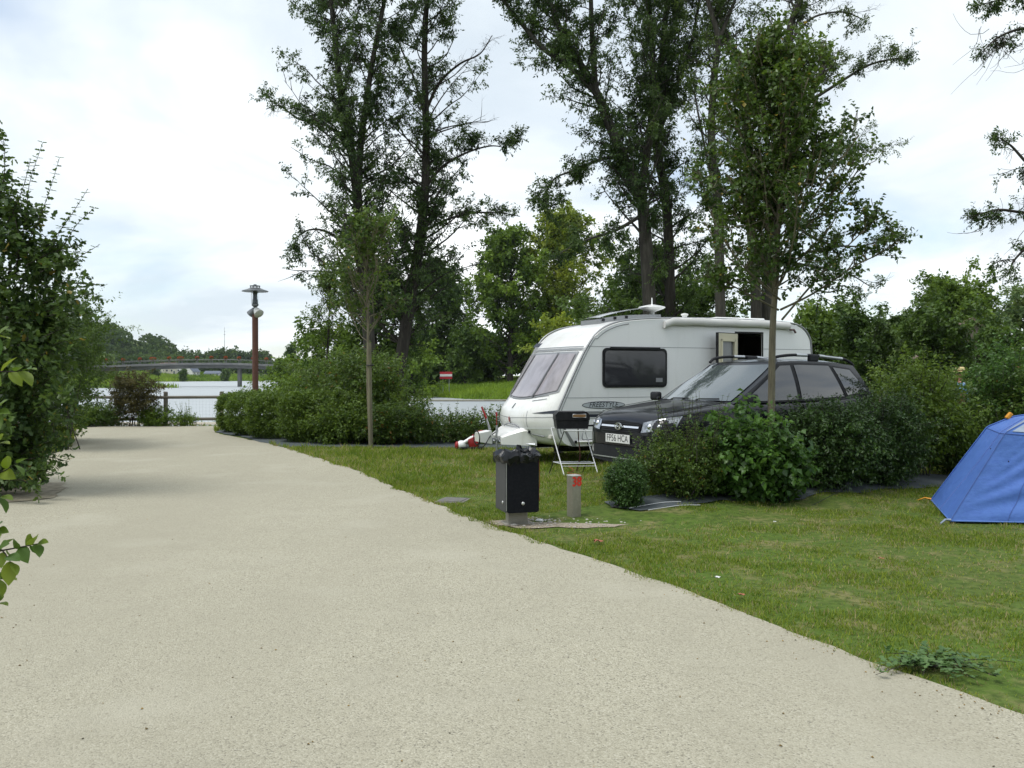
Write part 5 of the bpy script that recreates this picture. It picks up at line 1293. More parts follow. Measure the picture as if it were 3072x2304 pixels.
CV_PROF = [(-.30, .36), (-.13, .42), (-.035, .58), (0, .80), (-.04, 1.0), (-.19, 1.32), (-.40, 1.75), (-.58, 2.08), (-.75, 2.31), (-1.0, 2.48), (-1.4, 2.59), (-2.2, 2.655), (-3.5, 2.675), (-4.6, 2.66), (-5.2, 2.63),
           (-5.46, 2.55), (-5.62, 2.40), (-5.69, 2.15), (-5.72, 1.2), (-5.72, .44), (-5.68, .36)]
def build_caravan():
    cv = thing('caravan', 'white touring caravan with its side door open behind the black car', 'caravan', (0.354, 15.91, 0.0), radians(-156.7))
    PR = spline([(a, 0, b) for a, b in CV_PROF], 4)[:, [0, 2]]
    kf = int(np.argmax(PR[:, 1] > 2.50))
    fx_z = PR[:kf + 1, 1]; fx_x = PR[:kf + 1, 0]; o_ = np.argsort(fx_z)
    xe = lambda z: float(np.interp(z, fx_z[o_], fx_x[o_]))
    bw = lambda z: float(np.interp(z, [.36, .55, .8, 1.0, 1.3, 2.05, 2.3, 2.5], [.72, .9, 1, 1, .72, .42, .22, 0]))
    HW = 1.1
    fx = lambda y, z: xe(z) + .42 * bw(z) * (1 - (abs(y) / HW) ** 3.6)
    # body shell: roof, front and rear skin across the width
    ys = np.concatenate([[-1.1, -1.09, -1.06], np.linspace(-1.0, 1.0, 13), [1.06, 1.09, 1.1]])
    V, k = [], len(PR)
    for y in ys:
        edge = min(1, (HW - abs(y)) / .06)
        for i, (x, z) in enumerate(PR):
            b = (.42 * bw(z) * (1 - (abs(y) / HW) ** 3.6)) if i <= kf else 0
            inset = .03 * (1 - edge) ** 2
            cr = .03 * (1 - (y / HW) ** 2) if z > 2.4 and i > kf - 6 else 0
            V.append((x + b - (inset if i < k // 2 else -inset), y, z - (inset if z > 2.2 else 0) + cr))
    F = [(i * k + j, (i + 1) * k + j, (i + 1) * k + j + 1, i * k + j + 1) for i in range(len(ys) - 1) for j in range(k - 1)]
    part('body', (V, F), m_gel, cv, sm=35)
    DX0, DX1, DZ0, DZ1 = -4.46, -3.84, .42, 2.42       # doorway
    # side skins; the near one has a doorway cut through
    poly = [(x + (-.012 if i < k // 2 else .012), z - .01) for i, (x, z) in enumerate(PR)]
    part('side_panel', prism(poly, -1.1, -1.085, 'y'), m_white, cv)
    lo = lambda x: .36
    topz = lambda x: float(np.interp(-x, -PR[kf - 12:k - 8, 0], PR[kf - 12:k - 8, 1])) - .012
    fr = [p for p in poly if p[0] > DX1]
    nb = [i for i, p in enumerate(poly) if p[0] > DX1]
    front = [poly[i] for i in nb] + [(DX1, topz(DX1)), (DX1, .36)]
    rear_i = [i for i, p in enumerate(poly) if p[0] < DX0]
    rear = [(DX0, .36), (DX0, topz(DX0))] + [poly[i] for i in rear_i]
    above = [(DX0, DZ1), (DX1, DZ1), (DX1, topz(DX1)), ((DX0 + DX1) / 2, topz((DX0 + DX1) / 2)), (DX0, topz(DX0))]
    below = [(DX0, .36), (DX1, .36), (DX1, DZ0), (DX0, DZ0)]
    part('side_panel', J(prism(front, 1.085, 1.1), prism(rear, 1.085, 1.1), prism(above, 1.085, 1.1), prism(below, 1.085, 1.1)), m_white, cv)
    # room behind the doorway
    part('interior', J(box((DX0 - .35, .55, 1.4), (.04, 1.05, 2.0)), box((DX1 + .4, .55, 1.4), (.04, 1.05, 2.0)), box((-4.15, .1, 1.4), (1.5, .04, 2.0)), box((-4.15, .55, .40), (1.5, 1.05, .05)), box((-4.15, .55, 2.46), (1.5, 1.05, .04))), m_inside, cv)
    part('cupboard', box((-4.35, .35, 1.1), (.5, .4, 1.4), .02), mat('cupboard_wood', (0.17, 0.085, 0.04), 0.5, noise=[((2, 2, 14), (0.11, 0.05, 0.025), 0.6, 0.4, 0.7)]), cv)
    part('chassis', J(box((-2.9, 0, .33), (5.0, 1.6, .08)), box((-2.9, .5, .28), (5.3, .08, .14)), box((-2.9, -.5, .28), (5.3, .08, .14))), m_black, cv)
    part('door_frame', J(*[prism(o, 1.098, 1.106) for o in ([(DX0 - .03, DZ0), (DX0, DZ0), (DX0, DZ1), (DX0 - .03, DZ1)], [(DX1, DZ0), (DX1 + .03, DZ0), (DX1 + .03, DZ1), (DX1, DZ1)], [(DX0 - .03, DZ1), (DX1 + .03, DZ1), (DX1 + .03, DZ1 + .03), (DX0 - .03, DZ1 + .03)])]), m_black, cv)
    # open door, hinged at its forward edge
    dr = bpy.data.objects.new('door', None)
    ang = radians(163)
    def dloc(u, d, z):  # u along the leaf from the hinge, d outward thickness
        return (DX1 + .02 + u * cos(pi - ang) + d * sin(pi - ang) * -1 * 0 + d * .6 * 0, 1.125 + u * sin(pi - ang) + d, z)
    W = .60
    def leafbox(u0, u1, z0, z1, d0, d1):
        c, s = cos(pi - ang), sin(pi - ang)
        V = []
        for z in (z0, z1):
            for (u, d) in ((u0, d0), (u1, d0), (u1, d1), (u0, d1)):
                V.append((DX1 + .02 + u * c - d * s, 1.115 + u * s + d * c, z))
        return V, [(0, 1, 2, 3), (4, 5, 6, 7), (0, 1, 5, 4), (1, 2, 6, 5), (2, 3, 7, 6), (3, 0, 4, 7)]
    d = part('door', J(leafbox(0, W, .44, 1.30, 0, .045), leafbox(0, .115, 1.30, 2.25, 0, .045), leafbox(W - .115, W, 1.30, 2.25, 0, .045), leafbox(0, W, 2.25, 2.40, 0, .045)), m_cream, cv)
    part('door_skin', leafbox(-.005, W + .005, .43, 2.41, -.012, -.001), m_white, d)
    part('door_seal', J(leafbox(-.014, .0, .43, 2.41, -.012, .045), leafbox(W, W + .014, .43, 2.41, -.012, .045), leafbox(-.014, W + .014, 2.40, 2.414, -.012, .045)), m_black, d)
    part('door_pane', leafbox(.115, W - .115, 1.30, 2.25, .008, .016), mat('door_glass', (0.20, 0.21, 0.22), 0.1, noise=[(3, (0.12, 0.125, 0.13), 0.7, 0.4, 0.7)]), d)
    part('door_moulding', J(leafbox(.07, .115, 1.26, 2.29, .045, .06), leafbox(W - .115, W - .07, 1.26, 2.29, .045, .06), leafbox(.07, W - .07, 2.25, 2.29, .045, .06), leafbox(.07, W - .07, 1.26, 1.30, .045, .06)), m_cream, d)
    # side window near the front
    w = part('window', prism(rrect(-2.26, -.90, 1.385, 2.10, .09, 5), 1.1, 1.118), m_black, cv)
    part('pane', prism(rrect(-2.215, -.945, 1.43, 2.05, .07, 5), 1.112, 1.13), m_glass_g, w)
    part('catch', box((-2.08, 1.133, 1.52), (.14, .006, .075), .002), mat('sticker', (0.22, 0.23, 0.25), 0.5), w)
    part('rain_strip', box((-1.58, 1.125, 2.095), (1.05, .03, .045), .008), m_black, w)
    w = part('window', prism(rrect(-3.4, -2.62, 1.5, 2.02, .08, 5), -1.118, -1.1), m_black, cv); part('pane', prism(rrect(-3.36, -2.66, 1.54, 1.98, .06, 5), -1.13, -1.112), m_glass_g, w)
    w = part('window', J(box((-5.725, 0, 1.75), (.03, 1.5, .62), .01)), m_black, cv); part('pane', box((-5.742, 0, 1.75), (.02, 1.42, .54), .006), m_glass_g, w)
    # front windows follow the bowed front
    def fpatch(y0, y1, z0f, z1f, off, nu=7, nv=9):
        return grid(lambda y, v: (lambda z: (fx(y, z) + off, y, z + off * .3))(z0f(y) + (z1f(y) - z0f(y)) * v), np.linspace(y0, y1, nu), np.linspace(0, 1, nv))
    part('window_surround', fpatch(-1.0, 1.0, lambda y: 1.165 + .14 * (abs(y)) ** 2.2, lambda y: 2.03, .012, 21), m_trim, cv, sm=60)
    for nm, y0, y1 in (('front_pane', -.97, -.52), ('front_pane', -.49, .49), ('front_pane', .52, .97)):
        part(nm, fpatch(y0, y1, lambda y: 1.20 + .14 * (abs(y)) ** 2.2, lambda y: 1.99, .028), m_glass_f, cv, sm=60)
    m_bar = mat('window_bar_grey', (0.10, 0.10, 0.105), 0.4)
    for y in (-.505, .505):
        part('window_bar', grid(lambda a, v: (lambda z: (fx(y + a, z) + .048, y + a, z))(1.22 + .80 * v), [-.026, 0, .026], np.linspace(0, 1, 8)), m_bar, cv)
    part('upper_lip', J(*[fpatch(-1.06, 1.06, (lambda q: lambda y: q)(z), (lambda q: lambda y: q + .022)(z), .022 + .01 * i, 19, 3) for i, z in enumerate((2.06, 2.10))]), m_trim, cv, sm=60)
    part('bonnet_badge', grid(lambda a, b: (fx(.85 + .2 * a * 1, 2.19 + .035 * b) + .012, -.82 + .16 * a, 2.2 + .04 * b), np.linspace(-1, 1, 7), np.linspace(-1, 1, 3)), m_badge, cv, sm=60)
    # stripes round the front and along the side
    for (y0, y1, za, zb) in ((-1.09, -.78, .93, .985), (.72, 1.09, .93, .995)):
        part('front_flash', fpatch(y0, y1, lambda y: za, lambda y: za + (zb - za) * (np.clip((y - y0) / (y1 - y0), 0.02, 1) if y0 > 0 else np.clip((y1 - y) / (y1 - y0), 0.02, 1)), .004, 7, 3), m_badge, cv)
    part('front_line', fpatch(-1.08, 1.08, lambda y: .87 - .05 * (1 - abs(y) / 1.1), lambda y: .878 - .05 * (1 - abs(y) / 1.1), .004, 25, 2), m_line, cv)
    part('bumper_line', fpatch(-1.09, 1.09, lambda y: .655 - .03 * (1 - abs(y)), lambda y: .685 - .03 * (1 - abs(y)), .012, 25, 3), m_white, cv)
    part('seam', fpatch(.60, .608, lambda y: .4, lambda y: .97, .003, 2, 10), m_line, cv)
    for s in (-1, 1):
        for q in (0, 1):
            part('grab_slot', fpatch(.56 * s if s > 0 else -.86, .86 if s > 0 else -.56, lambda y: 1.06 + .06 * q + .14 * abs(y), lambda y: 1.075 + .06 * q + .14 * abs(y), .006, 5, 2), m_trim, cv)
    part('crest', fpatch(-.02, .02, lambda y: 1.0, lambda y: 1.09, .006, 3, 4), m_badge, cv)
    def dia(a, b, k): return [(fx(y, z) + k, y, z) for y, z in ((a, b - .105), (a + .045, b), (a, b + .075), (a - .045, b))]
    part('diamond_marker', (dia(-.02, .785, .016), [(0, 1, 2, 3)]), mat('marker_white', (0.75, 0.73, 0.72), 0.4), cv)
    part('diamond_core', grid(lambda y, z: (fx(y, z) + .02, y, z), np.linspace(-.042, .002, 3), np.linspace(.75, .84, 3)), m_red, cv)
    for y_, z_ in ((.62, .60), (-.75, .64)): part('hatch_vent', box((fx(y_, z_) + .01, y_, z_), (.02, .05, .045)), m_black, cv)
    part('marker_light', box((fx(.97, .52), .97, .52), (.05, .14, .06), .01), mat('lens_clear', (0.6, 0.59, 0.52), 0.2), cv)
    S = 1.1
    for z0, z1, x0, x1, m_ in ((2.118, 2.126, -5.69, -.62, m_line), (1.205, 1.212, -5.7, -.15, m_line), (.955, .965, -5.7, -.04, m_line), (.925, .948, -5.7, -.03, m_trim), (.86, .915, -5.7, -.02, m_badge), (.835, .842, -5.7, -.02, m_line)):
        seg = [(x0, z0), (x1, z0), (x1 - (.05 if z0 > 1.5 else 0), z1), (x0, z1)]
        if z0 > 1.0:
            for (a, b) in ((x0, DX0 - .04), (DX1 + .04, x1)): part('side_line', prism([(a, z0), (b, z0), (b, z1), (a, z1)], S, S + .003), m_, cv)
        else:
            part('side_stripe', prism([(DX1 + .04, z0), (x1, z0), (x1, z1), (DX1 + .04, z1)], S, S + .0035), m_, cv)
            part('side_stripe', prism([(x0, z0), (DX0 - .04, z0), (DX0 - .04, z1), (x0, z1)], S, S + .0035), m_, cv)
    # oval name badge
    el = lambda r, z0=1.075, x0=-.93: [(x0 + .44 * r * cos(a) * (1 if r > .99 else .985), z0 + .068 * r * sin(a)) for a in np.linspace(0, 2 * pi, 40, endpoint=False)]
    bd = part('name_badge', prism(el(1.0), S, S + .004), m_badge, cv)
    part('badge_field', prism([(-.93 + .425 * cos(a), 1.075 + .056 * sin(a)) for a in np.linspace(0, 2 * pi, 40, endpoint=False)], S + .003, S + .006), mat('badge_silver', (0.46, 0.50, 0.53), 0.4), bd)
    part('lettering', text_vf('FREESTYLE', .125, lambda a, b: (-.93 - a * 1.0 - b * .25, S + .0085, 1.077 + b)), mat('badge_ink', (0.012, 0.013, 0.018), 0.4), bd, fixn=False)
    # edge mouldings round both sides
    for s in (-1, 1):
        P = [(x + .012 * (1 if i < k // 2 else -1), s * 1.098, z + (.012 if z > 2.3 else 0)) for i, (x, z) in enumerate(PR[6:-2])]
        part('edge_moulding', tube(P, .017, 6), m_trim, cv, sm=60)
        P = [(x - .05 * (1 if i < k // 2 else -1), s * 1.099, z - (.05 if z > 2.3 else 0)) for i, (x, z) in enumerate(PR[8:kf + 4])]
        part('awning_rail', tube(P, .009, 5), m_trim, cv, sm=60)
    part('corner_skirt', prism([(-.02, .84), (-.30, .35), (-.38, .35), (-.07, .80)], S, S + .012), m_trim, cv)
    hb = part('locker_hatch', prism(rrect(-1.05, -.50, .47, .70, .035), S, S + .008), m_white, cv)
    part('hatch_seal', tube([(x, S + .006, z) for x, z in rrect(-1.06, -.49, .46, .71, .04)] + [(-.53, S + .006, .71)], .006, 4), m_line, hb)
    part('side_vent', prism(rrect(-.44, -.36, .50, .66, .01), S, S + .01), m_gel, cv)
    part('skirt_tube', cyl((-.36, S + .03, .43), (-1.6, S + .03, .43), .02, n=10), m_gel, cv, sm=40)
    part('tube_cap', cyl((-.34, S + .03, .43), (-.37, S + .03, .43), .026, n=10), m_black, cv, sm=40)
    part('water_inlet', cyl((-.62, S, .40), (-.62, S + .02, .40), .03, n=12), m_black, cv, sm=40)
    # rolled awning under the roof edge
    rng = np.random.default_rng(5)
    V, F = [], []
    xs = np.linspace(-5.1, -2.18, 60); nn = 9
    for i, x in enumerate(xs):
        sag = .012 * sin(x * 3.1) + .004 * rng.normal(); end = .05 * math.exp(-((x + 2.18) / .12) ** 2)
        zt = topz(x) - .035
        for j in range(nn):
            a = -.5 * pi + 2.0 * pi * j / nn
            V.append((x, S + .045 + .045 * cos(a), zt - .015 - sag * .4 - end + (.075 + .004 * sin(x * 9 + j)) * sin(a)))
    F = [(i * nn + j, i * nn + (j + 1) % nn, (i + 1) * nn + (j + 1) % nn, (i + 1) * nn + j) for i in range(59) for j in range(nn)] + [tuple(range(nn)), tuple(59 * nn + j for j in range(nn))]
    aw = part('rolled_awning', (V, F), mat('awning_cloth', (0.68, 0.68, 0.66), 0.7, noise=[((1, 1, 6), (0.55, 0.55, 0.52), 0.5, 0.45, 0.7)]), cv, sm=50)
    part('awning_cord', tube([(-5.1, S + .06, topz(-5.1) - .12), (-5.2, S + .06, topz(-5.2) - .11), (-5.25, S + .05, topz(-5.25) - .16)], .022, 6), mat('awning_grip', (0.12, 0.07, 0.07), 0.6), aw, sm=50)
    # roof fittings
    rz_ = lambda x: float(np.interp(-x, -PR[kf:k - 12, 0], PR[kf:k - 12, 1])) + .03
    rx_ = np.linspace(-2.52, -1.16, 10)
    vf_ = prism([(x, rz_(x) - .03) for x in rx_] + [(x, rz_(x) + .085) for x in rx_[::-1]], -.21, .51)
    rl = part('roof_light', vf_, m_trim, cv)
    part('roof_light_lid', grid(lambda x, y: (x, y, rz_(x) + .09 + .13 * np.interp(-x, [1.16, 2.3], [0.1, 1.0]) + .02 * (1 - (y - .15) ** 2 * 5)), np.linspace(-2.42, -1.17, 9), np.linspace(-.22, .52, 7)), mat('smoked_acrylic', (0.30, 0.31, 0.33), 0.12, noise=[(5, (0.5, 0.51, 0.52), 0.7, 0.45, 0.6)]), rl, sm=60)
    part('lid_hinge', J(*[box((x, .515, rz_(x) + .05), (.05, .03, .05)) for x in (-1.25, -1.5, -1.75)]), m_black, rl)
    ax, ay = -2.42, .35
    ae = part('aerial', lathe([(.075, 0), (.06, .03), (.045, .09), (.05, .15), (.10, .17), (.23, .215), (.26, .235), (.255, .25), (.16, .275), (.05, .295), (.02, .30), (.012, .305), (.010, .42), (.004, .43)], 24, (ax, ay, rz_(ax) - .01)), m_gel, cv, sm=45)
    part('flue_cap', lathe([(.05, 0), (.05, .10), (.075, .11), (.075, .135), (.03, .15)], 16, (-3.35, .1, rz_(-3.35))), m_gel, cv, sm=40)
    part('roof_hatch', box((-4.35, .2, rz_(-4.3) + .035), (1.2, .8, .06), .02), m_gel, cv)
    # drawbar, cover, coupling, jockey wheel and brake
    part('drawbar', J(tube([(.2, .62, .36), (1.25, .06, .42)], .035, 6), tube([(.2, -.62, .36), (1.25, -.06, .42)], .035, 6), box((1.3, 0, .43), (.35, .12, .08), .01)), m_steel, cv)
    hc = [(.18, .34), (.98, .36), (1.0, .50), (.80, .56), (.52, .64), (.30, .66), (.18, .62)]
    V = []
    for y, s_ in ((-.52, .85), (-.46, 1), (.46, 1), (.52, .85)):
        V += [(x * (1 if abs(y) > .5 else 1.02), y * float(np.interp(x, [.18, 1.0], [1.25, .55])), .34 + (z - .34) * s_) for x, z in hc]
    q = len(hc); F = [(i * q + j, i * q + (j + 1) % q, (i + 1) * q + (j + 1) % q, (i + 1) * q + j) for i in range(3) for j in range(q)] + [tuple(range(q)), tuple(3 * q + j for j in range(q))]
    h = part('drawbar_cover', (V, F), m_gel, cv, sm=25)
    part('cover_sticker', box((.72, .345, .50), (.09, .01, .035), 0, 2, Matrix.Rotation(radians(-25), 4, 'Z')), m_red, h)
    hd = [(1.22, .36), (1.62, .40), (1.64, .56), (1.24, .60)]
    part('coupling_hood', J(prism(hd, -.14, .14)), m_gel, cv, sm=20)
    part('hood_rim', tube([(1.64, -.02 + .15 * cos(a), .47 + .125 * sin(a)) for a in np.linspace(0, 2 * pi, 22)], .014, 5), m_black, cv, sm=60)
    jw = part('jockey_tube', cyl((1.12, .2, .16), (1.12, .2, .70), .028, n=12), m_steel, cv, sm=40)
    part('jockey_clamp', box((1.12, .16, .44), (.07, .14, .05), .01), m_steel, jw)
    part('jockey_wheel', cyl((1.12, .165, .10), (1.12, .235, .10), .10, n=20), m_rubber, jw, sm=30)
    part('jockey_handle', J(tube([(1.12, .2, .70), (1.12, .2, .88)], .009, 6), cyl((1.12, .2, .87), (1.12, .2, .94), .028, n=10)), m_red, jw, sm=40)
    bl = part('brake_lever', tube([(1.16, .02, .50), (1.3, -.04, .82)], [.034, .028], 8), m_steel, cv, sm=40)
    part('lever_grip', tube([(1.3, -.04, .82), (1.42, -.10, 1.03)], [.03, .024], 8), m_red, bl, sm=40)
    part('towing_cable', tube(spline([(.2, -.7, .66), (.35, -.72, .82), (.55, -.55, .62), (.9, -.1, .58), (1.3, .15, .5), (1.55, .22, .34), (1.62, .05, .30), (1.45, -.12, .42)], 5), .012, 6), m_rubber, cv, sm=60)
    part('front_cable', tube(spline([(fx(-.6, .6) + .02, -.6, .6), (fx(-.2, .66) + .03, -.2, .70), (fx(.2, .66) + .03, .2, .70), (fx(.55, .55) + .02, .55, .58), (fx(.9, .52) + .02, .9, .52)], 5), .010, 5), m_line, cv, sm=60)
    # the drawbar is short: everything ahead of the nose sits close to it
    for ch in cv.children:
        if ch.name.split('.')[0] in ('drawbar', 'drawbar_cover', 'coupling_hood', 'hood_rim', 'jockey_tube', 'brake_lever', 'towing_cable'):
            for o_ in [ch] + list(ch.children):
                for v in o_.data.vertices:
                    if v.co.x > .3: v.co.x = .3 + (v.co.x - .3) * .58
    # wheels and corner steadies
    for s in (-1, 1):
        part('wheel_arch', prism([(-3.1 + .44 * cos(a), .36 + .40 * sin(a)) for a in np.linspace(0, pi, 20)], s * 1.1, s * 1.106) if s > 0 else prism([(-3.1 + .44 * cos(a), .36 + .40 * sin(a)) for a in np.linspace(0, pi, 20)], -1.106, -1.1), m_black, cv)
        wheel('wheel', cv, (-3.1, s * .985, .31), .31, .17, s)
        for x in (-.75, -5.3):
            st = part('corner_steady', J(tube([(x, s * .8, .34), (x - .28, s * .92, .06)], [.03, .03], 6), tube([(x - .5, s * .8, .33), (x - .3, s * .9, .12)], [.018, .018], 6)), m_black, cv)
            part('steady_foot', box((x - .28, s * .92, .035), (.2, .14, .05), .01), m_black, st)
build_caravan()
# ------------------------------------------------------------------ car
m_paint = mat('car_black', (0.006, 0.007, 0.010), 0.35, metal=0.0, spec=0.15, coat=0.55, noise=[(1.5, (0.010, 0.011, 0.015), 0.5, 0.4, 0.7)])
m_clad = mat('car_cladding', (0.016, 0.017, 0.020), 0.6, spec=0.25, noise=[(20, (0.028, 0.029, 0.032), 0.5, 0.4, 0.7)])
m_cglass = mat('car_glass', (0.012, 0.016, 0.018), 0.02, spec=1.0, coat=0.6)
m_screen = mat('windscreen_glass', (0.09, 0.11, 0.115), 0.02, metal=0.25, spec=0.8, coat=0.8)
m_chrome = mat('chrome', (0.70, 0.71, 0.73), 0.12, metal=1.0)
m_lens = mat('lamp_glass', (0.42, 0.44, 0.46), 0.08, metal=0.55, noise=[(14, (0.12, 0.125, 0.13), 0.8, 0.42, 0.6)])
m_plate = mat('plate_white', (0.70, 0.70, 0.68), 0.4)
m_ink = mat('plate_ink', (0.008, 0.008, 0.009), 0.6, spec=0.2)
m_alu = mat('roof_rail_silver', (0.48, 0.50, 0.52), 0.35, metal=0.8)
m_amber = mat('lens_red', (0.30, 0.02, 0.015), 0.15)
def build_car():
    a = radians(-150); ox, oy = 3.30, 12.40
    car = thing('car', 'black estate-shaped off-road car with roof rails parked beside the shrub row', 'car', (ox, oy, gz(ox, oy)), a)
    # lower body: sections along the length, half section mirrored
    st = [(2.15, .58, .40, .70), (2.11, .72, .30, .83), (2.02, .80, .27, .915), (1.86, .85, .25, .96), (1.60, .88, .24, 1.0), (1.28, .895, .24, 1.04), (.98, .90, .24, 1.075), (.6, .90, .24, 1.075), (0, .90, .24, 1.08), (-.7, .90, .24, 1.10),
          (-1.3, .895, .25, 1.125), (-1.75, .885, .27, 1.14), (-2.0, .85, .30, 1.12), (-2.12, .78, .36, 1.0), (-2.17, .66, .44, .80)]
    V = []; 
    for x, w, zb, zt in st:
        hood = x > .9
        half = [(0, zb), (w * .62, zb), (w * .95, zb + .05), (w, zb + .28), (w * .995, zb + (zt - zb) * .62), (w * .965, zt - .08), (w * (.86 if hood else .93), zt - (.012 if hood else .0)), (w * .5, zt + (.025 if hood else .0)), (0, zt + (.045 if hood else .0))]
        V += [(x, y, z) for y, z in half] + [(x, -y, z) for y, z in half[-2:0:-1]]
    q = 16; F = [(i * q + j, i * q + (j + 1) % q, (i + 1) * q + (j + 1) % q, (i + 1) * q + j) for i in range(len(st) - 1) for j in range(q)]
    F += [tuple(range(q)), tuple((len(st) - 1) * q + j for j in range(q))]
    part('body', (V, F), m_paint, car, sm=40, sub=2)
    # cabin
    zb_ = lambda x: np.interp(x, [-2.1, 0, .98], [1.12, 1.07, 1.06])
    XF = lambda t: .99 - .98 * t; XR = lambda t: -2.06 + .26 * t - .0 * t; HWd = lambda t: .825 - .185 * t - .02 * sin(pi * t) * -1
    zr = lambda x: np.interp(x, [-1.85, -1.2, -.5, 0, .1], [1.575, 1.63, 1.645, 1.625, 1.615])
    Z = lambda x, t: zb_(x) * (1 - t) + zr(x) * t
    def side_pt(x, t, s=1, off=0.0): return (x, s * (HWd(t) - .05 * (abs(x + .5) / 1.4) ** 3 * 1.0 + off), Z(x, t))
    def front_pt(u, t, off=0.0):
        y = u * (HWd(t) - .05 * (abs(XF(t) - .13 + .5) / 1.4) ** 3); x = XF(t) - .13 * u * u
        return (x + off * .75, y, Z(x, t) + off * .6)
    def rear_pt(u, t, off=0.0):
        y = u * (HWd(t) - .05 * (abs(XR(t) + .08 + .5) / 1.4) ** 3); x = XR(t) + .08 * u * u
        return (x - off, y, Z(x, t))
    ts = np.linspace(0, 1, 8); parts_ = []
    parts_.append(grid(lambda u, t: front_pt(u, t), np.linspace(-1, 1, 11), ts))
    parts_.append(grid(lambda u, t: rear_pt(u, t), np.linspace(-1, 1, 11), ts))
    for s in (-1, 1): parts_.append(grid(lambda f, t: side_pt((XF(t) - .13) * f + (XR(t) + .08) * (1 - f), t, s), np.linspace(0, 1, 13), ts))
    def roof(f, u):
        xf = XF(1) - .13 * u * u; xr = XR(1) + .08 * u * u; x = xf * f + xr * (1 - f); hw = HWd(1) - .05 * (abs(x + .5) / 1.4) ** 3
        return (x, u * hw, zr(x) + .042 * (1 - u ** 4) * min(1, 6 * f * (1 - f) + .15))
    parts_.append(grid(roof, np.linspace(0, 1, 13), np.linspace(-1, 1, 11)))
    part('cabin', J(*parts_), m_paint, car, sm=45)
    ws = part('windscreen', grid(lambda u, t: front_pt(u, t, .012), np.linspace(-.9, .9, 13), np.linspace(.05, .93, 8)), m_screen, car, sm=80)
    for s in (-.45, .25):
        part('wiper', tube([front_pt(s + .42, .075, .03), front_pt(s, .06, .035), front_pt(s - .05, .03, .03)], .010, 5), m_black, ws)
    part('rear_window', grid(lambda u, t: rear_pt(u, t, .012), np.linspace(-.86, .86, 11), np.linspace(.12, .86, 6)), m_cglass, car, sm=80)
    def quad(c, s, off):   # c: four (x,t) corners, bilinear
        return grid(lambda u, v: side_pt(*[(c[0][k] * (1 - u) + c[1][k] * u) * (1 - v) + (c[3][k] * (1 - u) + c[2][k] * u) * v for k in (0, 1)], s, off), np.linspace(0, 1, 7), np.linspace(0, 1, 7))
    for s in (-1, 1):
        for nm, c in (('front_window', [(.70, .05), (-.30, .05), (-.30, .90), (-.10, .90)]), ('rear_door_window', [(-.38, .05), (-1.27, .07), (-1.10, .90), (-.38, .90)]), ('quarter_window', [(-1.35, .10), (-1.83, .20), (-1.56, .84), (-1.19, .86)])):
            g = [(c[0][0] + .035, c[0][1] - .045), (c[1][0] - .035, c[1][1] - .045), (c[2][0] - .03, c[2][1] + .05), (c[3][0] + .05, c[3][1] + .05)]
            fr = part('window_frame', quad(g, s, .006), m_black, car, sm=80)
            part(nm, quad(c, s, .014), m_cglass, fr, sm=80)
        m_ = part('wing_mirror', box((.74, s * .97, 1.13), (.10, .19, .13), .035, 3), m_clad, car, sm=60)
        part('mirror_arm', tube([(.78, s * .84, 1.09), (.75, s * .93, 1.11)], .03, 6), m_black, m_)
        P = [(.0, s * .60, zr(0) + .01), (-.12, s * .605, zr(-.1) + .07), (-.5, s * .61, zr(-.5) + .085), (-1.0, s * .60, zr(-1) + .085), (-1.5, s * .585, zr(-1.5) + .08), (-1.68, s * .575, zr(-1.68) + .05), (-1.78, s * .57, zr(-1.78) - .0)]
        rr = part('roof_rail', tube(spline(P, 5), .021, 8), m_clad, car, sm=60)
        part('rail_tube', tube([P[2], (-.72, s * .607, zr(-.72) + .087)], .0235, 8), m_alu, rr, sm=60)
        part('rail_tube', tube([(-.98, s * .601, zr(-1) + .086), P[4]], .0235, 8), m_alu, rr, sm=60)
        part('rail_foot', J(box((-.86, s * .603, zr(-.86) + .05), (.2, .05, .10), .02)), m_clad, rr)
        part('side_cladding', prism([(1.7, .30), (-1.8, .32), (-1.75, .52), (-.95, .56), (.85, .56), (1.65, .50)], s * .895, s * .915) if s > 0 else prism([(1.7, .30), (-1.8, .32), (-1.75, .52), (-.95, .56), (.85, .56), (1.65, .50)], -.915, -.895), m_clad, car)
        part('rub_strip', box((-.2, s * .905, .70), (2.0, .02, .07), .006), m_clad, car)
        for x in (.72, -.34, -1.32):
            part('door_gap', box((x, s * .886, .83), (.008, .03, .40)), m_ink, car)
        for x in (-.20, -1.16): part('door_handle', box((x, s * .90, .93), (.18, .025, .035), .01), m_paint, car)
        for x in (1.28, -1.35):
            part('arch_lining', prism([(x + .41 * cos(q_), .36 + .41 * sin(q_)) for q_ in np.linspace(-.1 * pi, 1.1 * pi, 24)], *((.88, .905) if s > 0 else (-.905, -.88))), m_ink, car)
            part('arch_flare', tube([(x + .43 * cos(q_), s * .905, .36 + .43 * sin(q_)) for q_ in np.linspace(-.08 * pi, 1.08 * pi, 22)], .035, 6), m_clad, car, sm=60)
            wheel('wheel', car, (x, s * .80, .345), .345, .225, s, 5)
        part('rear_lamp', grid(lambda u, v: (-2.03 - .09 * u, s * (.855 - .10 * u), .86 + .26 * v), np.linspace(0, 1, 4), np.linspace(0, 1, 5)), m_amber, car, sm=60)
    # front: grille, bar, emblem, lamps, bumper, number plate
    fxx = lambda y: float(np.interp(abs(y), [0, .45, .58, .70, .78, .83], [2.155, 2.15, 2.135, 2.085, 2.0, 1.87]))
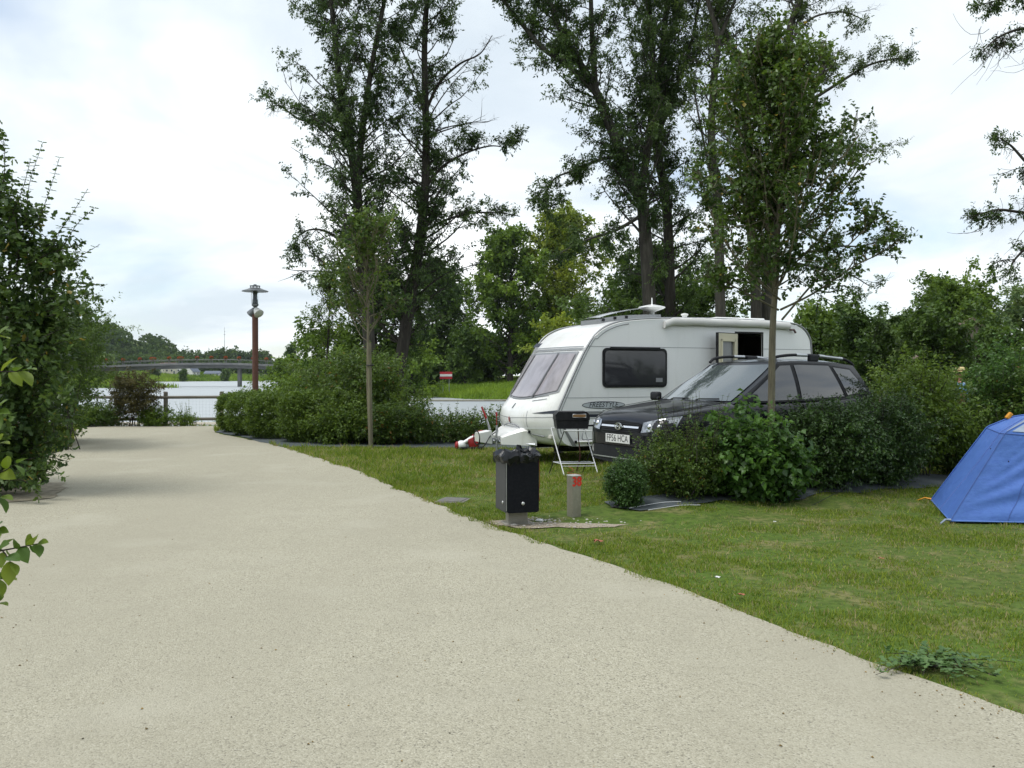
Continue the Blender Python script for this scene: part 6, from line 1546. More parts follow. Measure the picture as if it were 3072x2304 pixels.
    def fp(y0, y1, zf0, zf1, off, nu=11, nv=4, lean=.30): return grid(lambda y, v: (lambda z: (fxx(y) + off - max(0, z - .70) * lean - max(0, z - .83) * .5, y, z))(zf0(y) + (zf1(y) - zf0(y)) * v), np.linspace(y0, y1, nu), np.linspace(0, 1, nv))
    gr = part('grille', fp(-.42, .42, lambda y: .675 + .02 * (abs(y) / .42), lambda y: .845 - .035 * (abs(y) / .42), .012), m_ink, car, sm=60)
    part('grille_bar', fp(-.40, .40, lambda y: .752, lambda y: .776, .03, 11, 3), m_chrome, gr, sm=60)
    for z in (.70, .725, .80, .82): part('grille_slat', fp(-.39, .39, (lambda q_: lambda y: q_)(z), (lambda q_: lambda y: q_ + .009)(z), .02, 11, 2), m_clad, gr)
    em = part('emblem', tube([(fxx(0) + .026, .072 * cos(q_), .764 + .042 * sin(q_)) for q_ in np.linspace(0, 2 * pi, 28)], .0075, 6), m_chrome, gr, sm=60)
    ex = fxx(0) + .028
    part('emblem_letter', J(tube([(ex, -.040, .734), (ex, -.018, .794)], .0085, 6), tube([(ex, .018, .734), (ex, .040, .794)], .0085, 6), tube([(ex, -.03, .758), (ex, .0, .766), (ex, .03, .772)], .0075, 6)), m_chrome, em, sm=60)
    for s in (-1, 1):
        y0, y1 = (.45, .82) if s > 0 else (-.82, -.45)
        hl = part('headlight', fp(y0, y1, lambda y: .70 + .05 * (abs(y) - .45) / .37, lambda y: .83 + .09 * (abs(y) - .45) / .37, .014, 9, 6, .38), m_lens, car, sm=60)
        for yy, rr_ in ((.56, .055), (.69, .05)):
            part('lamp_bowl', ellipsoid((fxx(yy) - .045 - .03 * (yy - .5), s * yy, .775 + .04 * (yy - .45)), (.05, rr_ * .8, rr_ * .8), 14, 8), m_chrome, hl, sm=60)
        part('fog_lamp', cyl((fxx(.62) - .02, s * .62, .43), (fxx(.62) + .012, s * .62, .43), .05, n=16), m_lens, car, sm=40)
    part('bumper_lower', fp(-.80, .80, lambda y: .27 + .04 * abs(y), lambda y: .50, .016, 19, 4), m_clad, car, sm=60)
    part('bumper_upper', fp(-.76, .76, lambda y: .515, lambda y: .665, .02, 19, 4), m_paint, car, sm=60)
    part('bumper_strip', fp(-.6, .6, lambda y: .335, lambda y: .35, .03, 15, 2), m_alu, car)
    pl = part('number_plate', box((fxx(0) + .038, 0, .60), (.012, .52, .115), .003), m_plate, car)
    part('plate_text', text_vf('FP56 HCA', .128, lambda p_, q_: (fxx(0) + .0455, p_ * .83, .602 + q_)), m_ink, pl, fixn=False)
    part('rear_bumper', box((-2.14, 0, .55), (.16, 1.55, .28), .05), m_clad, car, sm=40)
    part('bonnet_seam', J(*[tube([(2.0, s * .60, .945), (1.5, s * .70, 1.015), (1.0, s * .73, 1.075)], .004, 4) for s in (-1, 1)]), m_ink, car)
build_car()
# ------------------------------------------------------------------ lamp post
m_rust = mat('corten_post', (0.105, 0.042, 0.026), 0.75, noise=[(3, (0.07, 0.03, 0.022), 0.7, 0.4, 0.65), (14, (0.14, 0.065, 0.04), 0.5, 0.5, 0.7)])
m_lampm = mat('lamp_metal', (0.17, 0.18, 0.185), 0.4, metal=0.6, noise=[(6, (0.12, 0.13, 0.135), 0.5, 0.4, 0.7)])
m_opal = mat('lamp_opal', (0.55, 0.56, 0.53), 0.25, noise=[(9, (0.4, 0.41, 0.4), 0.6, 0.45, 0.65)])
def lamp():
    Y = 28.4; x = (766 - 1536) / FPX * Y
    t = thing('lamp_post', 'rust-brown lamp post with a wide hat lantern by the hedge end', 'street lamp', (x, Y, 0))
    z = lambda py: CAM_H - (py - HORIZON) / FPX * Y
    part('post', tube([(0, 0, -.2), (0, 0, z(944))], .098, 20), m_rust, t, sm=40)
    part('base_plate', box((0, 0, .02), (.36, .36, .04), .01), m_rust, t)
    zt = z(920)
    part('neck', lathe([(.05, z(946)), (.05, z(922)), (.11, z(917)), (.11, z(912)), (.085, z(910)), (.085, z(900)), (.07, z(897)), (.065, z(884)), (.085, z(877)), (.10, z(875))], 20), m_lampm, t, sm=35)
    g = part('lantern_glass', lathe([(.115, z(912)), (.125, z(895)), (.125, z(876))], 24), mat('lantern_clear', (0.8, 0.82, 0.83), 0.05, spec=0.5), t, sm=60)
    gm = g.data.materials[0].node_tree.nodes['Principled BSDF']; gm.inputs['Transmission Weight'].default_value = 1.0; gm.inputs['IOR'].default_value = 1.05
    h = part('hat', lathe([(.09, z(877)), (.43, z(875)), (.425, z(873)), (.26, z(868)), (.17, z(864)), (.0, z(863.5))], 32), m_lampm, t, sm=30)
    part('finial', J(*[cyl((.155 * cos(a), .155 * sin(a), z(865)), (.155 * cos(a), .155 * sin(a), z(857)), .010, n=6) for a in np.linspace(0, 2 * pi, 8, endpoint=False)], lathe([(.17, z(859)), (.17, z(857.5)), (.05, z(856)), (.05, z(853.5)), (.0, z(853.4))], 20)), m_lampm, h)
    for s, ry in ((-1, 0.0), (1, .0)):
        c = np.array([s * (.13 if s > 0 else .10), -.12 if s > 0 else .05, z(938)])
        d = np.array([s * .55, -.45 if s > 0 else .3, -.65]); d /= np.linalg.norm(d)
        V, F = tube([c - d * .16, c - d * .15, c - d * .02, c + d * .08], [.02, .09, .135, .165], 20)
        sp = part('spotlight', (V, F), m_lampm if s < 0 else m_opal, t, sm=35)
        part('spot_lens', tube([c + d * .08, c + d * .095], [.155, .13], 20), m_opal, sp, sm=35)
        part('bracket', tube([(0, 0, z(930)), tuple(c - d * .1)], .025, 6), m_lampm, sp)
lamp()

# ------------------------------------------------------------------ timber fence
m_timber = mat('weathered_timber', (0.16, 0.145, 0.115), 0.85, noise=[((3, 3, 16), (0.09, 0.085, 0.07), 0.7, 0.4, 0.65), (2, (0.21, 0.195, 0.155), 0.5, 0.5, 0.7)])
def fence():
    Y = 27.6; X0 = -19.6
    f = thing('timber_fence', 'round-railed timber fence with wire mesh before the river', 'fence', (-13, Y, 0))
    o = np.array([-13, Y, 0])
    px = [(-16.2 - 3.0, 28.0), (-16.4, 27.9), (at(218, 0, 27.7)[0], 27.7), (at(497, 0, 27.5)[0], 27.5), (at(665, 0, 27.9)[0], 27.9), (-6.6, 28.9), (-4.0, 30.0)]
    for x, y in px: part('post', J(cyl((x - o[0], y - o[1], -.3), (x - o[0], y - o[1], 1.06), .068, .066, 12), cyl((x - o[0], y - o[1], 1.06), (x - o[0], y - o[1], 1.085), .066, .045, 12)), m_timber, f, sm=40)
    for (a, b), (c, d) in zip(px[:-1], px[1:]):
        for z in (.90, .19): part('rail', cyl((a - o[0], b - o[1] - .03, z), (c - o[0], d - o[1] - .03, z), .05, n=10), m_timber, f, sm=40)
        V, F = [], []
        n = int(np.hypot(c - a, d - b) / .1); L = np.array([c - a, d - b]) / n
        w = []
        for i in range(n + 1): p = np.array([a, b]) + L * i - o[:2]; w.append(tube([(p[0], p[1] + .05, .12), (p[0], p[1] + .05, .98)], .0012, 3, caps=False))
        for k in range(9): z = .12 + .86 * k / 8; w.append(tube([(a - o[0], b - o[1] + .05, z), (c - o[0], d - o[1] + .05, z)], .0012, 3, caps=False))
        me_ = part('wire_mesh', J(*w), m_steel, f); me_['kind'] = 'stuff'
fence()
def cloth():
    x, y = at(226, 1200, 27.9)[0], 27.82
    rng = np.random.default_rng(3)
    V, F = grid(lambda u, v: (x - .02 + .17 * u + .02 * sin(v * 9), y + .02 * sin(u * 12 + v * 4), .96 - .62 * v + .02 * sin(u * 7)), np.linspace(0, 1, 8), np.linspace(0, 1, 12))
    V2 = [(a, b + .006, c) for a, b, c in V]; n = len(V)
    o = part('hanging_cloth', J((V, F), (V2, F)), mat('pale_blue_cloth', (0.20, 0.46, 0.62), 0.8, noise=[(9, (0.32, 0.58, 0.72), 0.7, 0.45, 0.65)]), None, sm=60)
    tag(o, 'pale blue cloth hung over the timber fence', 'cloth')
cloth()

# ------------------------------------------------------------------ litter bin
m_binface = mat('bin_black', (0.006, 0.007, 0.010), 0.65, spec=0.15, noise=[(40, (0.016, 0.017, 0.022), 0.5, 0.45, 0.65)])
m_bingrey = mat('bin_grey', (0.06, 0.062, 0.064), 0.55, metal=0.0, spec=0.3, noise=[(7, (0.065, 0.067, 0.069), 0.6, 0.4, 0.65)])
m_binpost = mat('bin_pedestal', (0.33, 0.315, 0.265), 0.6, metal=0.2, noise=[(6, (0.2, 0.19, 0.155), 0.7, 0.4, 0.65)])
m_bag = mat('bin_bag', (0.006, 0.007, 0.009), 0.3, spec=0.38, noise=[(6, (0.014, 0.016, 0.02), 0.6, 0.45, 0.7)], bump=[(9, 0.5, 0.03)])
def litter_bin():
    Y = 9.15; x = at(1550, 0, Y)[0]
    b = thing('litter_bin', 'square black litter bin with a bag on a metal pedestal by the path', 'litter bin', (x, Y, 0), radians(17))
    w, d, z0, z1 = .36, .40, .16, .765
    part('pedestal', J(box((.0, 0, .11), (.22, .10, .26), .006), box((0, 0, .012), (.30, .2, .024), .004)), m_binpost, b)
    # hollow box: four walls and a floor
    part('side_panel', box((-w / 2 + .008, .01, (z0 + z1) / 2), (.016, d - .03, z1 - z0), .006), m_bingrey, b)
    part('side_panel', box((w / 2 - .008, .01, (z0 + z1) / 2), (.016, d - .03, z1 - z0), .006), m_bingrey, b)
    part('back_panel', box((0, d / 2 - .012, (z0 + z1) / 2), (w - .034, .016, z1 - z0), .004), m_bingrey, b)
    part('floor_plate', box((0, .0, z0 + .012), (w - .036, d - .06, .016), .002), m_bingrey, b)
    part('front_panel', prism(rrect(-w / 2 + .012, w / 2 + .004, z0 - .004, z1 - .005, .025, 4), -d / 2 - .004, -d / 2 + .012), m_binface, b)
    part('hinge_gap', box((-w / 2 + .006, -d / 2 + .004, (z0 + z1) / 2), (.006, .01, z1 - z0 - .04)), m_steel, b)
    for p, q in (((.005, -d / 2 - .012, z0 + .095), 'y'), ((-w / 2 - .006, -.10, z0 + .10), 'x'), ((-w / 2 - .006, -.09, z1 - .05), 'x')):
        part('knob', ellipsoid(p, (.009 if q == 'x' else .018, .018 if q == 'x' else .009, .018), 12, 8), mat('knob_silver', (0.6, 0.61, 0.6), 0.3, metal=0.6), b, sm=60)
    # crumpled bag folded over the rim
    rng = np.random.default_rng(8)
    V, F = [], []; n = 48; rows = 9
    NZ = rng.normal(0, 1, (rows, n)); NZ = (NZ + np.roll(NZ, 1, 1)) / 1.4
    for r_ in range(rows):
        f = r_ / (rows - 1)
        for j in range(n):
            a = 2 * pi * j / n; c_, s_ = cos(a), sin(a); m_ = 1 / max(abs(c_) / (w / 2), abs(s_) / (d / 2)); m_ = m_ * .93 + .07 * .18
            if f < .45: off = .035 * sin(f / .45 * pi * .5) + .012; z = z1 - .085 * (1 - f / .45) - .02 * sin(3 * a + 1) * (1 - f / .45)
            elif f < .7: off = .02 - .03 * (f - .45) / .25; z = z1 + .035 * sin((f - .45) / .25 * pi) + .025 * sin(2 * a + .6)
            else: off = -.05 - .16 * (f - .7) / .3; z = z1 - .01 - .12 * (f - .7) / .3
            k_ = .011 if f < .75 else .006
            V.append((c_ * (m_ + off + NZ[r_, j] * k_), s_ * (m_ + off + NZ[r_, (j * 7) % n] * k_), z + NZ[r_, (j * 3 + 5) % n] * k_ * 1.2))
    F = [(i * n + j, i * n + (j + 1) % n, (i + 1) * n + (j + 1) % n, (i + 1) * n + j) for i in range(rows - 1) for j in range(n)] + [tuple((rows - 1) * n + j for j in range(n))]
    bag = part('bin_bag', (V, F), m_bag, b, sm=28)
    V, F = [], []
    for i in range(9):
        u = i / 8
        for j in range(5):
            v = j / 4
            V.append((.02 + .20 * (u - .35) + rng.normal(0, .006), -.05 + .02 * v + rng.normal(0, .008), z1 + .005 + (.095 * math.exp(-((u - .3) / .22) ** 2) + .05 * math.exp(-((u - .8) / .15) ** 2)) * v + rng.normal(0, .005)))
    F = [(i * 5 + j, (i + 1) * 5 + j, (i + 1) * 5 + j + 1, i * 5 + j + 1) for i in range(8) for j in range(4)]
    part('bag_fold', J((V, F), ([(a, c + .02 + .03 * (z - z1), z * 1.0 - .003) for a, c, z in V], F)), m_bag, bag, sm=20)
    part('red_cord', tube(spline([(.19, -.185, z1 - .06), (.196, -.19, .5), (.188, -.19, .36), (.197, -.185, .27)], 4), .003, 4), m_red, b)
litter_bin()

# ------------------------------------------------------------------ pitch marker post
def marker():
    Y = 9.5; x = at(1722, 0, Y)[0]
    p = thing('pitch_marker', 'short square metal post with red number 38', 'post', (x, Y, 0), radians(-28))
    p.rotation_euler = (0, 0, radians(30))
    m_ = mat('marker_metal', (0.30, 0.285, 0.23), 0.45, metal=0.45, noise=[((5, 5, 2), (0.2, 0.185, 0.14), 0.8, 0.4, 0.65), (30, (0.36, 0.345, 0.29), 0.4, 0.5, 0.7)])
    part('post', box((0, 0, .235), (.115, .115, .49), .004), m_, p)
    part('cap', box((0, 0, .487), (.122, .122, .014), .004), mat('cap_metal', (0.5, 0.5, 0.47), 0.4, metal=0.5), p)
    part('number', text_vf('38', .145, lambda a, b: (a * .88, -.0595, .42 + b)), mat('number_red', (0.62, 0.03, 0.012), 0.5), p, fixn=False)
    # bolder strokes: the digits are stencilled thick
    for k, (dx, dz) in enumerate(((.006, 0), (-.006, 0), (0, .005), (0, -.005))):
        part('number_stroke', text_vf('38', .145, lambda a, b: (a * .88 + dx, -.0597 - .0002 * k, .42 + b + dz)), MATS['number_red'], p, fixn=False)
marker()

# ------------------------------------------------------------------ barbecue on a folding stand
def barbecue():
    Y = 13.55; x = at(1728, 0, Y)[0]
    t = thing('folding_stand', 'white folding tubular stand with a mesh shelf before the caravan', 'stand', (x, Y, gz(x, Y)), radians(4))
    mw = mat('white_tube', (0.72, 0.73, 0.74), 0.35); md = mat('dark_tube', (0.05, 0.05, 0.055), 0.4, metal=0.5)
    for s in (-1, 1):
        part('leg', tube([(s * .27 - .10, .24, .74), (s * .27 + .06, -.22, .0)], .0095, 8), mw, t, sm=60)
        part('rear_leg', tube([(s * .27 + .06, -.16, .72), (s * .27 - .12, .32, .0)], .008, 8), md, t, sm=60)
    part('top_bar', J(tube([(-.37, .24, .74), (.17, .24, .74)], .009, 8), tube([(-.21, -.16, .72), (.33, -.16, .72)], .009, 8)), mw, t, sm=60)
    part('shelf_rim', J(*[tube([a, b], .007, 6) for a, b in (((-.26, -.10, .20), (.30, -.10, .20)), ((-.34, .17, .20), (.24, .17, .20)), ((-.26, -.10, .20), (-.34, .17, .20)), ((.30, -.10, .20), (.24, .17, .20)))]), mw, t, sm=60)
    sh = part('shelf_mesh', J(*[tube([(-.26 + .56 * i / 22, -.10, .203), (-.34 + .58 * i / 22, .17, .203)], .0022, 4) for i in range(1, 22)]), mat('mesh_grey', (0.35, 0.36, 0.38), 0.4, metal=0.6), t); sh['kind'] = 'stuff'
    part('front_bar', tube([(-.24, -.12, .16), (.31, -.12, .16)], .006, 6), mw, t, sm=60)
    b = thing('barbecue_box', 'black lidded gas barbecue standing on the folding stand', 'barbecue', (x - .07, Y + .02, gz(x, Y) + .75), radians(4))
    part('firebox', prism([(-.25, .0), (.24, .0), (.26, .13), (-.27, .13)], -.17, .19), m_black, b)
    part('lid', prism([(-.275, .135), (.265, .135), (.265, .22), (.22, .27), (-.23, .27), (-.275, .22)], -.18, .2), m_black, b)
    part('badge', box((.10, -.186, .205), (.20, .012, .045), .004), mat('copper_badge', (0.38, 0.22, 0.10), 0.35, metal=0.6), b)
    part('badge_frame', tube([(x_, -.19, z_) for x_, z_ in rrect(-.005, .205, .18, .23, .008, 2)] + [(.197, -.19, .23)], .006, 4), m_alu, b)
    part('gas_valve', J(tube([(.25, -.08, .045), (.33, -.08, .045)], .014, 8), cyl((.33, -.08, .03), (.33, -.08, .06), .02, n=10)), m_black, b)
    h = part('gas_hose', tube(spline([(.12, .1, .0), (.13, .1, -.2), (.15, .08, -.45), (.1, .12, -.7)], 5), .009, 6), mat('hose_brown', (0.10, 0.03, 0.02), 0.6), b, sm=60)
barbecue()
def cable():
    z = gz(1.2, 13.2) + .02
    o = part('hook_up_cable', tube(spline([(.95, 14.3, z), (1.0, 13.7, z), (.88, 13.35, z), (1.2, 13.1, z), (1.7, 13.05, z + .005), (2.1, 13.3, z)], 6), .007, 6), mat('cable_orange', (0.33, 0.10, 0.03), 0.5), None, sm=60)
    tag(o, 'orange cable lying on the grass under the folding stand', 'cable')
cable()

# ------------------------------------------------------------------ red and white clamp on the grass
def clamp():
    x, y = at(1412, 0, 18.3)[0], 18.3
    t = thing('wheel_clamp', 'red and white plastic wheel clamp lying at the hedge foot', 'wheel clamp', (x, y, 0), radians(10)); t.scale = (.82,) * 3
    part('white_cup', J(ellipsoid((-.24, 0, .14), (.14, .12, .12), 14, 9)), m_gel, t, sm=60)
    part('red_cap', ellipsoid((-.36, 0, .13), (.06, .10, .105), 12, 8), m_red, t, sm=60)
    part('arm', J(tube([(-.18, -.05, .2), (.0, -.04, .32), (.12, 0, .36)], [.05, .045, .04], 8), tube([(-.15, .08, .18), (.05, .06, .28)], [.04, .04], 8)), m_gel, t, sm=60)
    part('body', box((.06, 0, .2), (.26, .2, .28), .04, 2, Matrix.Rotation(radians(-20), 4, 'Y')), m_red, t, sm=40)
    part('handle', tube(spline([(.05, 0, .36), (.2, 0, .47), (.36, 0, .48), (.45, 0, .38)], 5), .03, 8), m_red, t, sm=60)
    part('foot', box((.02, 0, .05), (.62, .26, .08), .02), m_black, t)
clamp()

# ------------------------------------------------------------------ tent
def tent():
    cz = np.array([6.25, 9.95, 0.0]); t = thing('tent', 'blue dome tent with a grey mesh window pitched on the lawn', 'tent', tuple(cz))
    m_blue = mat('tent_blue', (0.068, 0.155, 0.44), 0.55, spec=0.35, noise=[(1.6, (0.075, 0.16, 0.48), 0.6, 0.4, 0.65), (18, (0.05, 0.115, 0.39), 0.4, 0.45, 0.65)], bump=[(3.5, 0.5, 0.05), ((2, 2, 9), 0.35, 0.03)])
    m_lblue = mat('tent_light_blue', (0.10, 0.20, 0.52), 0.5, spec=0.35, noise=[(2, (0.13, 0.235, 0.56), 0.6, 0.4, 0.65)], bump=[(5, 0.25, 0.02)])
    m_net = mat('tent_window', (0.20, 0.25, 0.33), 0.6, noise=[(5, (0.3, 0.36, 0.42), 0.7, 0.45, 0.65)])
    m_yel = mat('tent_yellow', (0.62, 0.27, 0.015), 0.5)
    base = np.array([(5.30, 10.75), (4.74, 9.2), (5.9, 9.06), (7.35, 8.95), (7.75, 10.2), (6.9, 11.15)]) - cz[:2]
    apex = np.array([.62, .0, 1.16])
    nE, nR = 28, 48
    V = []; per = []
    for e in range(6):
        a, b = base[e], base[(e + 1) % 6]
        for k_ in range(nE): per.append((a + (b - a) * k_ / nE, k_ / nE, e))
    n = len(per); rng = np.random.default_rng(4)
    for r_ in range(nR + 1):
        s = r_ / nR
        for (p, k_, e) in per:
            corner = max(1 - 2.0 * min(k_, 1 - k_), 0) ** 1.4      # poles run up from the corners
            th = s * pi / 2
            arch = np.array([p[0] * cos(th) ** .92, p[1] * cos(th) ** .92]); hz_ = sin(th) ** (1.0)
            lin = np.array([p[0] * (1 - s), p[1] * (1 - s)]); lz = s
            wgt = .42 + .38 * corner
            h_ = np.interp(s, [0, .55, .7, .85, 1], [0, .35, .50, .72, 1]); z = np.interp(s, [0, .55, .7, .85, 1], [0, .78 + .03 * corner, .92, .983, 1])
            dip = .035 * (1 - corner) * sin(pi * s)
            q = np.array([p[0], p[1]]) * (1 - h_ - dip) + apex[:2] * (h_ + dip * .5)
            fold = 0
            if e in (1, 2) and s < .75:      # pulled folds fanning from the pegged corner
                kk = (k_ + (1 if e == 2 else 0)) / 2
                fold = .03 * sin((s / (kk + .14)) * 15) * min(1, kk * 5) * max(0, 1 - s / .75) * min(1, s * 8 + .3)
            nr = p / (np.linalg.norm(p) + 1e-6)
            V.append((q[0] + nr[0] * fold, q[1] + nr[1] * fold, .03 + z * apex[2] + .01 * sin(k_ * pi) * (1 - s)))
    F = [(i * n + j, i * n + (j + 1) % n, (i + 1) * n + (j + 1) % n, (i + 1) * n + j) for i in range(nR) for j in range(n)]
    o = part('flysheet', (V, F), m_blue, t, sm=50)
    P = lambda e, k_, s: np.array(V[int(round(s * nR)) * n + (e * nE + int(round(k_ * nE))) % n])
    ctr = np.array([.2, .1, .45])
    out = lambda v, d: tuple(np.array(v) + (np.array(v) - ctr) / np.linalg.norm(np.array(v) - ctr) * d)
    # window panel on the front face, hood above it
    g = [[out(P(e_, k_ / 14, s), .012) for s in ((9 / 16, 10 / 16, 11 / 16) if k_ != 11 else (10 / 16, 10 / 16, 11 / 16))] for e_, k_ in ((0, 11), (0, 13), (1, 1), (1, 4), (1, 8), (1, 12))]
    part('window', ([p for r in g for p in r], [(i * 3 + j, (i + 1) * 3 + j, (i + 1) * 3 + j + 1, i * 3 + j + 1) for i in range(5) for j in range(2)]), m_net, t, sm=60)
    g = [[out(P(1 + k_ // 14, (k_ % 14) / 14, s), .014 + .012 * (s < .8)) for s in (12 / 16, 13 / 16, 14 / 16, 15 / 16)] for k_ in (-2, 2, 5, 8, 11, 14, 17)]
    part('hood', ([p for r in g for p in r], [(i * 4 + j, (i + 1) * 4 + j, (i + 1) * 4 + j + 1, i * 4 + j + 1) for i in range(6) for j in range(3)]), m_lblue, t, sm=60)
    for e in (0, 3, 4):
        part('pole_sleeve', tube([out(P(e, 0, r_ / nR), .008) for r_ in range(nR - 1)], .008, 6), m_blue, t, sm=60)
    c = out(P(0, 0, 11 / 16), .03); part('pole_clip', box(c, (.05, .05, .09), .012, 2, Matrix.Rotation(radians(40), 4, 'Y')), m_yel, t)
    for e, m_ in ((0, m_yel), (1, m_net), (3, m_yel)):
        p = np.array(V[e * nE]); d = p[:2] / np.linalg.norm(p[:2])
        part('peg_loop', tube([(p[0], p[1], .04), (p[0] + d[0] * .08, p[1] + d[1] * .08, .05), (p[0] + d[0] * .16, p[1] + d[1] * .16, .012)], [.016, .012, .008], 6), m_, t, sm=60)
    for (e, k_, s) in ((1, 3 / 14, 6 / 16), (0, 9 / 14, 7 / 16)):
        c = out(P(e, k_, s), .01); part('toggle', tube([c, (c[0] + .02, c[1], c[2] - .05)], .006, 5), m_black, t)
    m_seam = mat('tent_seam', (0.04, 0.09, 0.30), 0.6)
    for e, k_ in ((0, .5), (1, .0), (1, .5), (2, .5)):
        part('seam', tube([out(P(e, k_, r_ / nR), .003) for r_ in range(nR - 3)], .0045, 4), m_seam, t, sm=60)
    part('seam', tube([out(V[26 * n + j], .003) for j in range(0, n + 1 - 1)] + [out(V[26 * n], .003)], .0045, 4), m_seam, t, sm=60)
    L = [(V[e * nE + k_]) for e in range(6) for k_ in range(nE)]
    part('hem', tube([(x_, y_, .03) for x_, y_, z_ in L] + [(L[0][0], L[0][1], .03)], .009, 5), m_lblue, t, sm=60)
tent()

# ------------------------------------------------------------------ person behind the shrubs
def person():
    Y = 18.6; x = at(2886, 0, Y)[0]
    p = thing('person', 'person in a straw-coloured hat and blue shirt walking behind the shrubs', 'person', (x, Y, gz(x, Y)), radians(150))
    def skin(name, verts, edges, radii, m_, root=0, sub=2):
        me = bpy.data.meshes.new(name); me.from_pydata(verts, edges, [])
        o = obj(name, me, p, m_)
        sm = o.modifiers.new('skin', 'SKIN'); sm.use_smooth_shade = True
        for i, r in enumerate(radii):
            me.skin_vertices[0].data[i].radius = r if isinstance(r, tuple) else (r, r)
        me.skin_vertices[0].data[root].use_root = True
        s = o.modifiers.new('sub', 'SUBSURF'); s.levels = sub; s.render_levels = sub
        return o
    mk = mat('skin', (0.36, 0.17, 0.11), 0.5, noise=[(12, (0.3, 0.13, 0.085), 0.5, 0.4, 0.7)])
    ms = mat('shirt_blue', (0.16, 0.29, 0.46), 0.85, noise=[(6, (0.12, 0.23, 0.38), 0.6, 0.4, 0.65)], bump=[(9, 0.4, 0.02)])
    mt = mat('shorts_khaki', (0.20, 0.17, 0.12), 0.9, noise=[(8, (0.15, 0.125, 0.085), 0.6, 0.4, 0.65)])
    # x forward, y left
    v = [(0, 0, .95), (0, 0, 1.15), (.01, 0, 1.34), (.01, 0, 1.44), (.03, 0, 1.52), (.045, 0, 1.62), (.04, 0, 1.70),
         (0, .19, 1.40), (-.03, .25, 1.12), (.10, .25, .90), (.15, .24, .80), (0, -.19, 1.40), (.05, -.25, 1.12), (.20, -.24, .93), (.26, -.23, .84),
         (0, .09, .90), (.10, .10, .50), (.02, .10, .09), (.16, .10, .04), (0, -.09, .90), (-.03, -.10, .50), (-.20, -.10, .12), (-.08, -.10, .04), (.125, 0, 1.60)]
    e = [(0, 1), (1, 2), (2, 3), (3, 4), (4, 5), (5, 6), (2, 7), (7, 8), (8, 9), (9, 10), (2, 11), (11, 12), (12, 13), (13, 14), (0, 15), (15, 16), (16, 17), (17, 18), (0, 19), (19, 20), (20, 21), (21, 22), (5, 23)]
    r = [.13, .13, .13, .07, .055, .09, .07, .06, .045, .035, .03, .06, .045, .035, .03, .09, .06, .042, .035, .09, .06, .042, .035, .014]
    skin('body', v, e, r, mk)
    skin('shirt', [(0, 0, .93), (0, 0, 1.12), (.01, 0, 1.33), (.01, 0, 1.43), (0, .19, 1.40), (-.02, .235, 1.22), (0, -.19, 1.40), (.03, -.235, 1.22)], [(0, 1), (1, 2), (2, 3), (2, 4), (4, 5), (2, 6), (6, 7)], [.155, .15, .155, .085, .08, .075, .08, .075], ms)
    skin('shorts', [(0, 0, .97), (0, .095, .86), (.08, .10, .56), (0, -.095, .86), (-.02, -.10, .56)], [(0, 1), (1, 2), (0, 3), (3, 4)], [.15, .11, .09, .11, .09], mt)
    hat = part('hat', lathe([(.15, 1.685), (.155, 1.69), (.10, 1.70), (.098, 1.76), (.075, 1.79), (.0, 1.795)], 20, (.04, 0, 0)), mat('hat_straw', (0.60, 0.50, 0.24), 0.8, noise=[(30, (0.5, 0.4, 0.18), 0.6, 0.4, 0.65)]), p, sm=50)
    part('hat_band', lathe([(.101, 1.702), (.101, 1.725)], 20, (.04, 0, 0)), mat('hat_band', (0.12, 0.08, 0.04), 0.8), hat)
    for s in (-1, 1):
        part('eye', ellipsoid((.118, s * .033, 1.635), (.012, .013, .009), 8, 6), mat('eye_dark', (0.04, 0.03, 0.025), 0.2), p, sm=60)
        part('ear', ellipsoid((.035, s * .092, 1.615), (.022, .012, .034), 8, 6), mk, p, sm=60)
        # hands with five fingers
        b0 = (.15, .24, .80) if s > 0 else (.26, -.23, .84)
        fg = [ellipsoid((b0[0] + .02, b0[1], b0[2] - .045), (.022, .038, .05), 10, 7)]
        for k_ in range(4): fg.append(tube([(b0[0] + .02, b0[1] - .028 + .018 * k_, b0[2] - .08), (b0[0] + .035, b0[1] - .03 + .019 * k_, b0[2] - .12 - .008 * (k_ in (1, 2))), (b0[0] + .02, b0[1] - .03 + .019 * k_, b0[2] - .15 - .01 * (k_ in (1, 2)))], [.009, .008, .007], 6))
        fg.append(tube([(b0[0] + .03, b0[1] - s * .03, b0[2] - .03), (b0[0] + .055, b0[1] - s * .05, b0[2] - .065), (b0[0] + .06, b0[1] - s * .05, b0[2] - .095)], [.011, .009, .008], 6))
        part('hand', J(*fg), mk, p, sm=60)
    part('hair', ellipsoid((.02, 0, 1.655), (.098, .092, .075), 14, 9), mat('hair_grey', (0.18, 0.14, 0.11), 0.8), p, sm=60)
person()

